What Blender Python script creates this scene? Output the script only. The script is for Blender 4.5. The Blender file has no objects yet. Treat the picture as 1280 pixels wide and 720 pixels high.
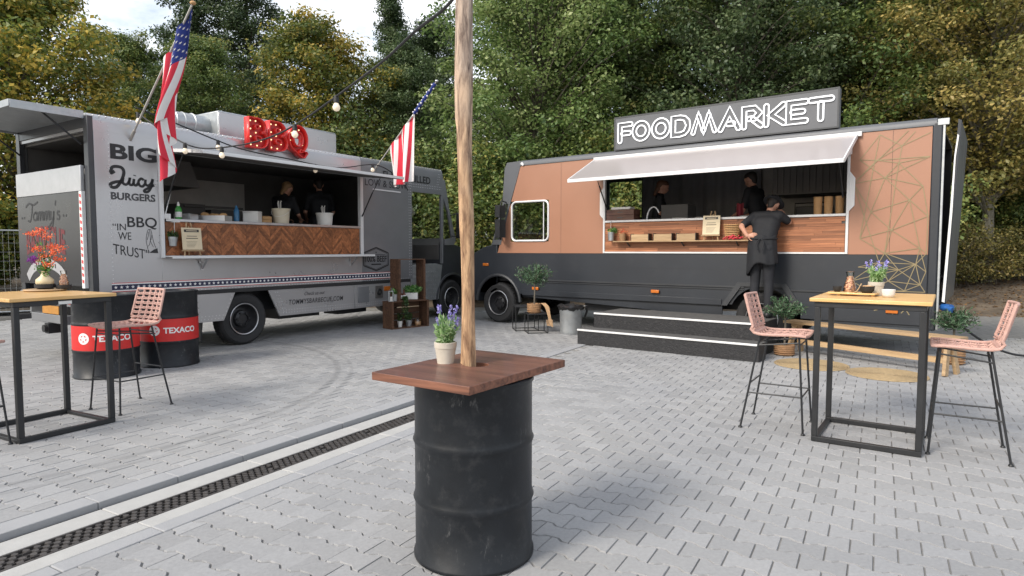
import bpy, bmesh, math, random
import numpy as np
from mathutils import Vector, Matrix, Euler
random.seed(7); RNG = np.random.default_rng(7)
R = math.radians
SC = bpy.context.scene
COL = SC.collection

# ------------------------------------------------------------------ camera
cam_d = bpy.data.cameras.new('camera'); cam = bpy.data.objects.new('camera', cam_d); COL.objects.link(cam)
cam_d.sensor_width = 36; cam_d.lens = 22.5; cam_d.clip_end = 2000
CAM_H = 1.5; PITCH = math.atan(48 / 800)
cam.location = (0, 0, CAM_H); cam.rotation_euler = (math.pi / 2 - PITCH, 0, 0)
SC.camera = cam
# ------------------------------------------------------------------ sky and sun
SUN_EL, SUN_AZ = 38, 230          # azimuth clockwise from +Y: light comes from the left, a little behind the camera
w = bpy.data.worlds.new('World'); SC.world = w; w.use_nodes = True
nt = w.node_tree; bg = nt.nodes['Background']
sky = nt.nodes.new('ShaderNodeTexSky'); sky.sky_type = 'NISHITA'; sky.sun_disc = False
sky.sun_elevation = R(SUN_EL); sky.sun_rotation = R(SUN_AZ); sky.air_density = 1.2; sky.dust_density = 2.5; sky.ozone_density = 1.0
tc = nt.nodes.new('ShaderNodeTexCoord'); mp = nt.nodes.new('ShaderNodeMapping'); mp.inputs['Scale'].default_value = (1, 1, 2.5)
cn = nt.nodes.new('ShaderNodeTexNoise'); cn.inputs['Scale'].default_value = 3.2; cn.inputs['Detail'].default_value = 7; cn.inputs['Roughness'].default_value = .6
cr = nt.nodes.new('ShaderNodeValToRGB'); cr.color_ramp.elements[0].position = .36; cr.color_ramp.elements[1].position = .62
cm = nt.nodes.new('ShaderNodeMixRGB'); cm.inputs[2].default_value = (8.0, 8.2, 8.6, 1)
nt.links.new(tc.outputs['Generated'], mp.inputs[0]); nt.links.new(mp.outputs[0], cn.inputs['Vector'])
nt.links.new(cn.outputs['Fac'], cr.inputs[0]); nt.links.new(cr.outputs[0], cm.inputs[0])
nt.links.new(sky.outputs[0], cm.inputs[1]); nt.links.new(cm.outputs[0], bg.inputs[0])
bg.inputs[1].default_value = 0.145
sl = bpy.data.lights.new('sun', 'SUN'); sl.energy = 2.6; sl.angle = R(18); sl.color = (1, .94, .85)
sun = bpy.data.objects.new('sun', sl); COL.objects.link(sun)
_az = R(SUN_AZ); _d = Vector((math.sin(_az) * math.cos(R(SUN_EL)), math.cos(_az) * math.cos(R(SUN_EL)), math.sin(R(SUN_EL))))
sun.rotation_euler = (-_d).to_track_quat('-Z', 'Y').to_euler(); sun.location = _d * 30
vs = SC.view_settings; vs.view_transform = 'Standard'; vs.look = 'None'; vs.exposure = 0.4; vs.gamma = 1
SC.cycles.max_bounces = 8; SC.cycles.transparent_max_bounces = 16

# ------------------------------------------------------------------ helpers
def srgb(r, g, b):
    f = lambda c: (c / 255 / 12.92) if c / 255 <= .04045 else ((c / 255 + .055) / 1.055) ** 2.4
    return (f(r), f(g), f(b))

MATS = {}
def mat(name, col, rough=.55, metal=0., var=.12, scale=6., bump=0., bscale=80., emis=0., coat=0., trans=0., alpha=1., dirt=None, stretch=None, rvar=.12):
    """plain procedural surface: base colour broken up by two noises, roughness variation, optional fine relief"""
    m = bpy.data.materials.new(name); m.use_nodes = True; n = m.node_tree; p = n.nodes['Principled BSDF']
    MATS[name] = m
    L = n.links.new
    tc = n.nodes.new('ShaderNodeTexCoord'); src = tc.outputs['Object']
    if stretch:
        mpn = n.nodes.new('ShaderNodeMapping'); mpn.inputs['Scale'].default_value = stretch; L(src, mpn.inputs[0]); src = mpn.outputs[0]
    nz = n.nodes.new('ShaderNodeTexNoise'); nz.inputs['Scale'].default_value = scale; nz.inputs['Detail'].default_value = 6; nz.inputs['Roughness'].default_value = .62
    L(src, nz.inputs['Vector'])
    c = list(col) + [1] if len(col) == 3 else list(col)
    rp = n.nodes.new('ShaderNodeMapRange'); rp.inputs[1].default_value = .25; rp.inputs[2].default_value = .75
    rp.inputs[3].default_value = 1 - var; rp.inputs[4].default_value = 1 + var; L(nz.outputs['Fac'], rp.inputs[0])
    mx = n.nodes.new('ShaderNodeMixRGB'); mx.blend_type = 'MULTIPLY'; mx.inputs[0].default_value = 1; mx.inputs[1].default_value = c
    L(rp.outputs[0], mx.inputs[2]); out = mx.outputs[0]
    if dirt:
        dc, amt, ds = dirt
        n2 = n.nodes.new('ShaderNodeTexNoise'); n2.inputs['Scale'].default_value = ds; n2.inputs['Detail'].default_value = 8; n2.inputs['Roughness'].default_value = .7; L(src, n2.inputs['Vector'])
        r2 = n.nodes.new('ShaderNodeMapRange'); r2.inputs[1].default_value = .52; r2.inputs[2].default_value = .75; r2.inputs[3].default_value = 0; r2.inputs[4].default_value = amt; L(n2.outputs['Fac'], r2.inputs[0])
        m2 = n.nodes.new('ShaderNodeMixRGB'); m2.inputs[2].default_value = list(dc) + [1]; L(r2.outputs[0], m2.inputs[0]); L(out, m2.inputs[1]); out = m2.outputs[0]
    L(out, p.inputs['Base Color'])
    rr = n.nodes.new('ShaderNodeMapRange'); rr.inputs[3].default_value = max(.03, rough - rvar); rr.inputs[4].default_value = min(1, rough + rvar); L(nz.outputs['Fac'], rr.inputs[0]); L(rr.outputs[0], p.inputs['Roughness'])
    p.inputs['Metallic'].default_value = metal
    p.inputs['Coat Weight'].default_value = coat; p.inputs['Coat Roughness'].default_value = .12
    p.inputs['Transmission Weight'].default_value = trans
    p.inputs['Alpha'].default_value = alpha
    if bump:
        nb = n.nodes.new('ShaderNodeTexNoise'); nb.inputs['Scale'].default_value = bscale; nb.inputs['Detail'].default_value = 5; L(src, nb.inputs['Vector'])
        bp = n.nodes.new('ShaderNodeBump'); bp.inputs['Strength'].default_value = bump; bp.inputs['Distance'].default_value = .01; L(nb.outputs['Fac'], bp.inputs['Height']); L(bp.outputs[0], p.inputs['Normal'])
    if emis:
        p.inputs['Emission Color'].default_value = c; p.inputs['Emission Strength'].default_value = emis
    return m

def wood(name, c1, c2, rough=.6, scale=1.0, stretch=(2, 30, 30), bump=.25, objvar=.25, coat=0.):
    m = bpy.data.materials.new(name); m.use_nodes = True; n = m.node_tree; p = n.nodes['Principled BSDF']; L = n.links.new
    MATS[name] = m
    tc = n.nodes.new('ShaderNodeTexCoord'); oi = n.nodes.new('ShaderNodeObjectInfo')
    ad = n.nodes.new('ShaderNodeVectorMath'); ad.operation = 'ADD'; L(tc.outputs['Object'], ad.inputs[0])
    sc = n.nodes.new('ShaderNodeVectorMath'); sc.operation = 'SCALE'; sc.inputs['Scale'].default_value = 17; L(oi.outputs['Random'], sc.inputs[0]); L(sc.outputs[0], ad.inputs[1])
    mpn = n.nodes.new('ShaderNodeMapping'); mpn.inputs['Scale'].default_value = stretch; L(ad.outputs[0], mpn.inputs[0])
    nz = n.nodes.new('ShaderNodeTexNoise'); nz.inputs['Scale'].default_value = scale; nz.inputs['Detail'].default_value = 8; nz.inputs['Roughness'].default_value = .65; nz.inputs['Distortion'].default_value = .4
    L(mpn.outputs[0], nz.inputs['Vector'])
    cr = n.nodes.new('ShaderNodeValToRGB'); cr.color_ramp.elements[0].position = .3; cr.color_ramp.elements[1].position = .7
    cr.color_ramp.elements[0].color = list(c1) + [1]; cr.color_ramp.elements[1].color = list(c2) + [1]; L(nz.outputs['Fac'], cr.inputs[0])
    hv = n.nodes.new('ShaderNodeMapRange'); hv.inputs[3].default_value = 1 - objvar; hv.inputs[4].default_value = 1 + objvar; L(oi.outputs['Random'], hv.inputs[0])
    mx = n.nodes.new('ShaderNodeMixRGB'); mx.blend_type = 'MULTIPLY'; mx.inputs[0].default_value = 1; L(cr.outputs[0], mx.inputs[1]); L(hv.outputs[0], mx.inputs[2])
    L(mx.outputs[0], p.inputs['Base Color']); p.inputs['Roughness'].default_value = rough; p.inputs['Coat Weight'].default_value = coat
    bp = n.nodes.new('ShaderNodeBump'); bp.inputs['Strength'].default_value = bump; bp.inputs['Distance'].default_value = .006; L(nz.outputs['Fac'], bp.inputs['Height']); L(bp.outputs[0], p.inputs['Normal'])
    return m

def leafmat(name, cols, rough=.55, transl=.35, objhue=.0):
    """cols: list of colours picked per leaf by the 'rnd' attribute"""
    m = bpy.data.materials.new(name); m.use_nodes = True; n = m.node_tree; L = n.links.new
    MATS[name] = m
    p = n.nodes['Principled BSDF']; out = n.nodes['Material Output']
    at = n.nodes.new('ShaderNodeAttribute'); at.attribute_name = 'rnd'
    cr = n.nodes.new('ShaderNodeValToRGB'); e = cr.color_ramp.elements
    while len(e) < len(cols): e.new(.5)
    for k, c in enumerate(cols): e[k].position = k / (len(cols) - 1); e[k].color = list(c) + [1]
    L(at.outputs['Fac'], cr.inputs[0])
    oi = n.nodes.new('ShaderNodeObjectInfo'); hv = n.nodes.new('ShaderNodeMapRange'); hv.inputs[3].default_value = .8; hv.inputs[4].default_value = 1.2; L(oi.outputs['Random'], hv.inputs[0])
    mx = n.nodes.new('ShaderNodeMixRGB'); mx.blend_type = 'MULTIPLY'; mx.inputs[0].default_value = 1; L(cr.outputs[0], mx.inputs[1]); L(hv.outputs[0], mx.inputs[2])
    L(mx.outputs[0], p.inputs['Base Color']); p.inputs['Roughness'].default_value = rough
    tr = n.nodes.new('ShaderNodeBsdfTranslucent'); L(mx.outputs[0], tr.inputs[0])
    ms = n.nodes.new('ShaderNodeMixShader'); ms.inputs[0].default_value = transl; L(p.outputs[0], ms.inputs[1]); L(tr.outputs[0], ms.inputs[2]); L(ms.outputs[0], out.inputs[0])
    return m

def glassmat(name, tint=(.75, .8, .8), op=.25, rough=.03):
    m = bpy.data.materials.new(name); m.use_nodes = True; n = m.node_tree; L = n.links.new; MATS[name] = m
    out = n.nodes['Material Output']; n.nodes.remove(n.nodes['Principled BSDF'])
    t = n.nodes.new('ShaderNodeBsdfTransparent'); t.inputs[0].default_value = list(tint) + [1]
    g = n.nodes.new('ShaderNodeBsdfGlossy'); g.inputs['Roughness'].default_value = rough; g.inputs[0].default_value = (.9, .9, .9, 1)
    f = n.nodes.new('ShaderNodeFresnel'); f.inputs[0].default_value = 1.5
    a = n.nodes.new('ShaderNodeMath'); a.operation = 'ADD'; a.inputs[1].default_value = op * .25; L(f.outputs[0], a.inputs[0])
    ms = n.nodes.new('ShaderNodeMixShader'); L(a.outputs[0], ms.inputs[0]); L(t.outputs[0], ms.inputs[1]); L(g.outputs[0], ms.inputs[2]); L(ms.outputs[0], out.inputs[0])
    return m

def catmull(pts, k=8, closed=False):
    P = [Vector(p) for p in pts]; n = len(P); out = []
    rng = range(n) if closed else range(n - 1)
    for i in rng:
        if closed: a, b, c, d = P[i - 1], P[i], P[(i + 1) % n], P[(i + 2) % n]
        else: a, b, c, d = P[max(i - 1, 0)], P[i], P[i + 1], P[min(i + 2, n - 1)]
        for t in range(k):
            t /= k
            out.append(.5 * ((2 * b) + (c - a) * t + (2 * a - 5 * b + 4 * c - d) * t * t + (3 * b - a - 3 * c + d) * t ** 3))
    if not closed: out.append(P[-1])
    return out

class G:
    def __init__(s): s.v = []; s.f = []; s.m = []
    def add(s, vs, fs, m=0):
        o = len(s.v); s.v += [tuple(v) for v in vs]; s.f += [tuple(i + o for i in f) for f in fs]; s.m += [m] * len(fs); return s
    def box(s, x0, x1, y0, y1, z0, z1, m=0):
        return s.add([(x0, y0, z0), (x1, y0, z0), (x1, y1, z0), (x0, y1, z0), (x0, y0, z1), (x1, y0, z1), (x1, y1, z1), (x0, y1, z1)],
                     [(3, 2, 1, 0), (4, 5, 6, 7), (0, 1, 5, 4), (1, 2, 6, 5), (2, 3, 7, 6), (3, 0, 4, 7)], m)
    def obox(s, c, size, rot=(0, 0, 0), m=0):
        e = Euler(rot).to_matrix(); c = Vector(c); hx, hy, hz = size[0] / 2, size[1] / 2, size[2] / 2
        vs = [c + e @ Vector(p) for p in ((-hx, -hy, -hz), (hx, -hy, -hz), (hx, hy, -hz), (-hx, hy, -hz), (-hx, -hy, hz), (hx, -hy, hz), (hx, hy, hz), (-hx, hy, hz))]
        return s.add(vs, [(3, 2, 1, 0), (4, 5, 6, 7), (0, 1, 5, 4), (1, 2, 6, 5), (2, 3, 7, 6), (3, 0, 4, 7)], m)
    def bar(s, p0, p1, w, h, m=0, up=(0, 0, 1)):
        p0, p1 = Vector(p0), Vector(p1); d = (p1 - p0).normalized(); u = Vector(up)
        if abs(d.dot(u)) > .98: u = Vector((1, 0, 0))
        a = d.cross(u).normalized(); b = a.cross(d).normalized()
        vs = [p + a * (i * w / 2) + b * (j * h / 2) for p in (p0, p1) for i, j in ((-1, -1), (1, -1), (1, 1), (-1, 1))]
        return s.add(vs, [(3, 2, 1, 0), (4, 5, 6, 7), (0, 1, 5, 4), (1, 2, 6, 5), (2, 3, 7, 6), (3, 0, 4, 7)], m)
    def tube(s, pts, r, n=8, m=0, closed=False, caps=True):
        P = [Vector(p) for p in pts]; k = len(P); rs = r if isinstance(r, (list, tuple)) else [r] * k
        up = None; vs = []
        for i in range(k):
            if closed: d = P[(i + 1) % k] - P[i - 1]
            else: d = P[min(i + 1, k - 1)] - P[max(i - 1, 0)]
            d = d.normalized() if d.length > 1e-9 else Vector((0, 0, 1))
            if up is None:
                up = Vector((0, 0, 1)) if abs(d.z) < .9 else Vector((1, 0, 0))
            a = d.cross(up)
            a = a.normalized() if a.length > 1e-6 else d.orthogonal().normalized()
            up = a.cross(d).normalized()
            for j in range(n):
                t = 2 * math.pi * j / n; vs.append(P[i] + (a * math.cos(t) + up * math.sin(t)) * rs[i])
        fs = []
        for i in range(k if closed else k - 1):
            i2 = (i + 1) % k
            for j in range(n):
                j2 = (j + 1) % n; fs.append((i * n + j, i * n + j2, i2 * n + j2, i2 * n + j))
        if caps and not closed: fs += [tuple(range(n))[::-1], tuple(range((k - 1) * n, k * n))]
        return s.add(vs, fs, m)
    def cyl(s, p0, p1, r0, r1=None, n=16, m=0): return s.tube([p0, p1], [r0, r0 if r1 is None else r1], n, m)
    def lathe(s, prof, n=24, c=(0, 0, 0), m=0, axis='z', closed=False, caps=True):
        vs = []; fs = []; k = len(prof)
        for r, z in prof:
            for j in range(n):
                t = 2 * math.pi * j / n; x, y = r * math.cos(t), r * math.sin(t)
                p = (x, y, z) if axis == 'z' else ((x, z, y) if axis == 'y' else (z, x, y))
                vs.append((p[0] + c[0], p[1] + c[1], p[2] + c[2]))
        for i in range(k if closed else k - 1):
            i2 = (i + 1) % k
            for j in range(n):
                j2 = (j + 1) % n; fs.append((i * n + j, i * n + j2, i2 * n + j2, i2 * n + j))
        if not closed and caps:
            if prof[0][0] > 1e-4: fs.append(tuple(range(n))[::-1])
            if prof[-1][0] > 1e-4: fs.append(tuple(range((k - 1) * n, k * n)))
        return s.add(vs, fs, m)
    def prism(s, poly, a0, a1, axis='y', m=0):
        n = len(poly)
        def q(p, a): return (p[0], a, p[1]) if axis == 'y' else ((p[0], p[1], a) if axis == 'z' else (a, p[0], p[1]))
        vs = [q(p, a0) for p in poly] + [q(p, a1) for p in poly]
        return s.add(vs, [tuple(range(n)), tuple(range(n, 2 * n))[::-1]] + [(i, i + n, (i + 1) % n + n, (i + 1) % n) for i in range(n)], m)
    def sphere(s, c, r, n=10, m=0, sc=(1, 1, 1)):
        k = max(5, n // 2 + 1); vs = []; fs = []
        for i in range(1, k):
            ph = math.pi * i / k
            for j in range(n):
                t = 2 * math.pi * j / n; vs.append((c[0] + r * sc[0] * math.sin(ph) * math.cos(t), c[1] + r * sc[1] * math.sin(ph) * math.sin(t), c[2] + r * sc[2] * math.cos(ph)))
        top = len(vs); vs += [(c[0], c[1], c[2] + r * sc[2]), (c[0], c[1], c[2] - r * sc[2])]
        for i in range(k - 2):
            for j in range(n): fs.append((i * n + j, (i + 1) * n + j, (i + 1) * n + (j + 1) % n, i * n + (j + 1) % n))
        for j in range(n):
            fs.append((top, j, (j + 1) % n)); fs.append((top + 1, (k - 2) * n + (j + 1) % n, (k - 2) * n + j))
        return s.add(vs, fs, m)
    def capsule(s, p0, p1, r0, r1, n=12, m=0):
        p0, p1 = Vector(p0), Vector(p1); d = (p1 - p0); L = d.length; d = d / max(L, 1e-6)
        pts = []; rs = []
        for k in range(5): t = math.pi / 2 * (1 - k / 5); pts.append(p0 - d * r0 * math.sin(t)); rs.append(max(r0 * math.cos(t), .0015))
        pts.append(p0); rs.append(r0); pts.append(p1); rs.append(r1)
        for k in range(1, 6): t = math.pi / 2 * k / 5; pts.append(p1 + d * r1 * math.sin(t)); rs.append(max(r1 * math.cos(t), .0015))
        return s.tube(pts, rs, n, m)
    def obj(s, name, mats, parent=None, bevel=0, smooth=True, angle=38, recalc=True, loc=None, rot=None, seg=2):
        me = bpy.data.meshes.new(name); me.from_pydata(s.v, [], s.f)
        if not isinstance(mats, (list, tuple)): mats = [mats]
        for mm in mats: me.materials.append(MATS[mm] if isinstance(mm, str) else mm)
        if any(s.m): me.polygons.foreach_set('material_index', s.m)
        if recalc:
            b = bmesh.new(); b.from_mesh(me); bmesh.ops.recalc_face_normals(b, faces=b.faces); b.to_mesh(me); b.free()
        if smooth:
            me.polygons.foreach_set('use_smooth', [True] * len(me.polygons)); me.set_sharp_from_angle(angle=R(angle))
        me.update()
        o = bpy.data.objects.new(name, me); COL.objects.link(o)
        if parent is not None: o.parent = parent
        if loc is not None: o.location = loc
        if rot is not None: o.rotation_euler = rot
        if bevel:
            bm = o.modifiers.new('bevel', 'BEVEL'); bm.width = bevel; bm.segments = seg; bm.limit_method = 'ANGLE'; bm.angle_limit = R(40)
        return o

def tag(o, label=None, cat=None, group=None, kind=None):
    if label: o['label'] = label
    if cat: o['category'] = cat
    if group: o['group'] = group
    if kind: o['kind'] = kind
    return o
def thing(name, label, cat, loc=(0, 0, 0), rz=0., group=None):
    o = bpy.data.objects.new(name, None); COL.objects.link(o); o.empty_display_size = .1
    o.location = loc; o.rotation_euler = (0, 0, rz); return tag(o, label, cat, group)
KIDS = {}
def children(o): return [c for c in bpy.data.objects if c.parent == o]
def copy_tree(o, parent=None, loc=None, rz=None, label=None):
    c = o.copy(); COL.objects.link(c); c.parent = parent
    if loc is not None: c.location = loc
    if rz is not None: c.rotation_euler = (0, 0, rz)
    if label: c['label'] = label
    for ch in children(o): copy_tree(ch, c)
    return c

FONT_CACHE = {}
def text_geo(body, shear=0., offset=0., extrude=0., fill='FRONT', bevel=0., spacing=1.0, res=4):
    key = (body, shear, offset, extrude, fill, bevel, spacing)
    if key in FONT_CACHE: return FONT_CACHE[key]
    cu = bpy.data.curves.new('t', 'FONT'); cu.body = body; cu.shear = shear; cu.offset = offset; cu.extrude = extrude
    cu.bevel_depth = bevel; cu.bevel_resolution = 1; cu.fill_mode = fill; cu.space_character = spacing; cu.resolution_u = res
    ob = bpy.data.objects.new('t', cu); COL.objects.link(ob)
    dg = bpy.context.evaluated_depsgraph_get(); me = bpy.data.meshes.new_from_object(ob.evaluated_get(dg), depsgraph=dg)
    v = [tuple(x.co) for x in me.vertices]; f = [tuple(p.vertices) for p in me.polygons]
    bpy.data.objects.remove(ob); bpy.data.curves.remove(cu); bpy.data.meshes.remove(me)
    FONT_CACHE[key] = (v, f); return v, f
def text_on(g, body, x0, x1, z0, z1, y, m=0, shear=0., offset=0., arc=0., slant=0., spacing=1.0):
    """flat lettering stretched into the rectangle x0..x1, z0..z1 of a vertical wall whose outside is -y"""
    v, f = text_geo(body, shear, offset, spacing=spacing); a = np.array(v); lo, hi = a.min(0), a.max(0)
    out = []
    for p in v:
        t = (p[0] - lo[0]) / (hi[0] - lo[0]); s = (p[1] - lo[1]) / (hi[1] - lo[1])
        out.append((x0 + t * (x1 - x0), y, z0 + s * (z1 - z0) + arc * (1 - (2 * t - 1) ** 2) + slant * t))
    g.add(out, [tuple(q[::-1]) for q in f], m)
def ribbon(g, pts, w, y, m=0):
    """flat brush stroke on the wall plane y; w may vary along the stroke"""
    P = [Vector((p[0], p[1])) for p in pts]; k = len(P); ws = w if isinstance(w, (list, tuple)) else [w] * k; vs = []
    for i in range(k):
        d = P[min(i + 1, k - 1)] - P[max(i - 1, 0)]; d = d.normalized() if d.length > 1e-9 else Vector((1, 0)); nn = Vector((-d.y, d.x))
        for sg in (-1, 1): q = P[i] + nn * sg * ws[i] / 2; vs.append((q.x, y, q.y))
    g.add(vs, [(2 * i, 2 * i + 1, 2 * i + 3, 2 * i + 2) for i in range(k - 1)], m)

def leaves_mesh(name, C, N, size, aspect=.5, seed=0, rnd=None, fold=.25, T=None):
    """one small folded leaf (4 verts, 2 tris) at each centre C, facing N, pointing along T"""
    rg = np.random.default_rng(seed); n = len(C)
    N = N / (np.linalg.norm(N, axis=1, keepdims=True) + 1e-9)
    if T is None: T = rg.normal(size=(n, 3))
    T = T - N * (T * N).sum(1, keepdims=True); T /= (np.linalg.norm(T, axis=1, keepdims=True) + 1e-9)
    B = np.cross(N, T); s = np.asarray(size).reshape(-1, 1) * np.ones((n, 1))
    a = C - T * s * .5; b = C + B * s * aspect * .5 + N * s * fold * .3; c = C + T * s * .5; d = C - B * s * aspect * .5 + N * s * fold * .3
    V = np.stack([a, b, c, d], 1).reshape(-1, 3)
    i = np.arange(n) * 4; F = np.stack([np.stack([i, i + 1, i + 2], 1), np.stack([i, i + 2, i + 3], 1)], 1).reshape(-1, 3)
    me = bpy.data.meshes.new(name); me.vertices.add(len(V)); me.vertices.foreach_set('co', V.ravel().astype(np.float32))
    me.loops.add(F.size); me.loops.foreach_set('vertex_index', F.ravel().astype(np.int32))
    me.polygons.add(len(F)); me.polygons.foreach_set('loop_start', (np.arange(len(F)) * 3).astype(np.int32)); me.polygons.foreach_set('loop_total', np.full(len(F), 3, np.int32))
    me.update(calc_edges=True)
    if rnd is None: rnd = rg.random(n)
    at = me.attributes.new('rnd', 'FLOAT', 'FACE'); at.data.foreach_set('value', np.repeat(rnd, 2).astype(np.float32))
    return me
def mesh_obj(name, me, mats, parent=None, loc=None):
    if not isinstance(mats, (list, tuple)): mats = [mats]
    if not me.materials:
        for mm in mats: me.materials.append(MATS[mm])
    o = bpy.data.objects.new(name, me); COL.objects.link(o)
    if parent is not None: o.parent = parent
    if loc is not None: o.location = loc
    return o
# the two trucks' own frames: +x to the right along the serving side, +y into the truck, z up
L_O, L_A = (-5.371, 8.227), R(56.628)
R_O, R_A = (5.758, 8.571), R(-37.076)
def TL(x, y, z): c, s = math.cos(L_A), math.sin(L_A); return (L_O[0] + c * x - s * y, L_O[1] + s * x + c * y, z)
def TR(x, y, z): c, s = math.cos(R_A), math.sin(R_A); return (R_O[0] + c * x - s * y, R_O[1] + s * x + c * y, z)
# ------------------------------------------------------------------ materials
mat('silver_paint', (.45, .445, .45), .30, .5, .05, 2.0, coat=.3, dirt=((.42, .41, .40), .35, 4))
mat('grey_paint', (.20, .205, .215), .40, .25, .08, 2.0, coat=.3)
mat('dark_paint', (.035, .038, .043), .42, .1, .15, 2.0, coat=.25, dirt=((.09, .09, .09), .25, 5))
mat('anthracite', (.017, .021, .028), .48, 0., .12, 1.6, coat=.15, dirt=((.05, .052, .056), .25, 3))
mat('copper_paint', (.335, .165, .102), .42, 0., .05, 1.3, coat=.2, dirt=((.33, .15, .09), .25, 2))
mat('roof_grey', (.10, .105, .115), .5, .1, .12, 3)
mat('white_metal', (.68, .68, .68), .4, .1, .05, 4)
mat('steel', (.55, .55, .56), .35, .85, .1, 8, rvar=.15)
mat('galvanised', (.42, .44, .45), .45, .7, .2, 12, dirt=((.30, .24, .17), .35, 6))
mat('inside_dark', (.095, .09, .085), .6, 0., .2, 3)
mat('inside_grey', (.42, .40, .37), .6, .1, .15, 3)
mat('curtain', (.19, .19, .20), .8, 0., .15, 3)
mat('rubber', (.022, .022, .023), .75, 0., .25, 14, bump=.15, bscale=60, dirt=((.07, .068, .065), .3, 9))
mat('rim', (.02, .02, .022), .5, .1, .25, 12, dirt=((.05, .047, .043), .3, 8))
mat('black_metal', (.022, .023, .025), .45, .2, .15, 10)
mat('print_black', (.018, .018, .02), .5, 0., .1, 5)
mat('print_grey', (.09, .09, .095), .5, 0., .1, 5)
mat('print_white', (.75, .75, .73), .5, 0., .1, 5)
mat('print_red', (.55, .03, .035), .45, 0., .1, 5)
mat('dull_red', (.12, .012, .016), .45, 0., .1, 5)
mat('print_navy', (.02, .022, .06), .5, 0., .1, 5)
mat('gold_line', (.25, .20, .11), .45, .25, .1, 8)
mat('plate_yellow', (.42, .19, .03), .5, 0., .2, 20); mat('dark_panel', (.012, .0135, .017), .3, 0., .1, 3, coat=.3); mat('banner_grey', (.34, .34, .35), .5); mat('amber', (.50, .14, .02), .25, 0., .1, 8)
mat('lamp_red', (.75, .028, .022), .35, 0., .08, 6, coat=.3)
mat('lamp_red_face', (.42, .012, .012), .45, 0., .12, 6)
mat('bulb_glow', (1., .72, .38), .3, emis=1.3)
mat('bulb_glass', (.85, .72, .55), .15, 0., .05, 6, emis=.25)
mat('neon', (.88, .89, .9), .35, 0., .02, 6, emis=.55)
mat('cable', (.015, .015, .016), .6)
mat('cloth_red', (.62, .028, .055), .8, 0., .06, 9); mat('cloth_white', (.72, .70, .69), .8, 0., .05, 9); mat('cloth_blue', (.018, .035, .20), .8, 0., .1, 9)
mat('pole_metal', (.48, .46, .43), .4, .6, .1, 8)
mat('drum_black', (.012, .014, .017), .40, .0, .25, 7, bump=.05, bscale=40, dirt=((.06, .06, .062), .35, 16))
_m = MATS['drum_black']; _n = _m.node_tree; _p = _n.nodes['Principled BSDF']; _p.inputs['Specular IOR Level'].default_value = .3; _s = _p.inputs['Base Color'].links[0].from_socket
_tc = _n.nodes.new('ShaderNodeTexCoord'); _mp = _n.nodes.new('ShaderNodeMapping'); _mp.inputs['Scale'].default_value = (1, 1, .35); _mp.inputs['Rotation'].default_value = (.4, .3, 0); _n.links.new(_tc.outputs['Object'], _mp.inputs[0])
_z = _n.nodes.new('ShaderNodeTexNoise'); _z.inputs['Scale'].default_value = 38; _z.inputs['Detail'].default_value = 9; _z.inputs['Roughness'].default_value = .8; _n.links.new(_mp.outputs[0], _z.inputs['Vector'])
_z2 = _n.nodes.new('ShaderNodeTexNoise'); _z2.inputs['Scale'].default_value = 4; _n.links.new(_tc.outputs['Object'], _z2.inputs['Vector'])
_a = _n.nodes.new('ShaderNodeMath'); _a.operation = 'MULTIPLY'; _n.links.new(_z.outputs['Fac'], _a.inputs[0]); _n.links.new(_z2.outputs['Fac'], _a.inputs[1])
_r = _n.nodes.new('ShaderNodeMapRange'); _r.inputs[1].default_value = .36; _r.inputs[2].default_value = .42; _r.inputs[3].default_value = 0; _r.inputs[4].default_value = .45; _n.links.new(_a.outputs[0], _r.inputs[0])
_x = _n.nodes.new('ShaderNodeMixRGB'); _x.inputs[2].default_value = (.15, .15, .15, 1); _n.links.new(_r.outputs[0], _x.inputs[0]); _n.links.new(_s, _x.inputs[1]); _n.links.new(_x.outputs[0], _p.inputs['Base Color'])
mat('drum_red', (.56, .02, .018), .5, 0., .12, 6, dirt=((.30, .05, .04), .5, 16))
wood('board_red', srgb(70, 42, 34), srgb(118, 80, 66), .45, 1.0, (1.2, 14, 14), .2, .1, coat=.15)
wood('board_edge', srgb(62, 36, 28), srgb(140, 92, 70), .6, 1.0, (2, 30, 30), .3, .1)

wood('bamboo', srgb(196, 152, 92), srgb(222, 184, 126), .4, 1.0, (3, 26, 26), .05, .06, coat=.15)
wood('pine', srgb(146, 118, 86), srgb(188, 160, 122), .6, 1.0, (2, 25, 25), .15, .15)
wood('crate_wood', srgb(52, 34, 24), srgb(110, 78, 56), .75, 1.0, (3, 30, 30), .4, .2)
wood('herring', srgb(104, 60, 34), srgb(176, 112, 70), .5, 1.0, (20, 20, 20), .15, .42)
wood('slat', srgb(128, 78, 50), srgb(176, 118, 82), .5, 1.0, (2.2, 22, 40), .12, .30)
wood('grey_plank', srgb(96, 88, 78), srgb(150, 140, 126), .8, 1.0, (2, 25, 25), .3, .2)
wood('bark', (.05, .042, .032), (.17, .15, .12), .9, 1.0, (10, 10, 2), .9, .1)
wood('bark_pale', (.10, .095, .075), (.26, .24, .19), .9, 1.0, (10, 10, 2), .7, .1)
mat('rattan', srgb(190, 152, 140), .65, 0., .15, 30, bump=.2, bscale=150)
mat('jute', srgb(154, 134, 102), .95, 0., .22, 20, bump=.6, bscale=90)
mat('clay_pot', srgb(190, 182, 168), .85, 0., .12, 9, bump=.15, bscale=40)
mat('concrete_pale', (.39, .385, .37), .85, 0., .10, 5, bump=.25, bscale=120, dirt=((.34, .33, .30), .45, 3))
mat('kerb_stone', (.31, .312, .318), .85, 0., .10, 4, bump=.25, bscale=110, dirt=((.22, .215, .21), .4, 4))
mat('cast_iron', (.085, .078, .074), .6, .5, .35, 18, bump=.2, bscale=60, dirt=((.14, .12, .10), .4, 22))
mat('drain_dark', (.012, .012, .012), .9)
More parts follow.
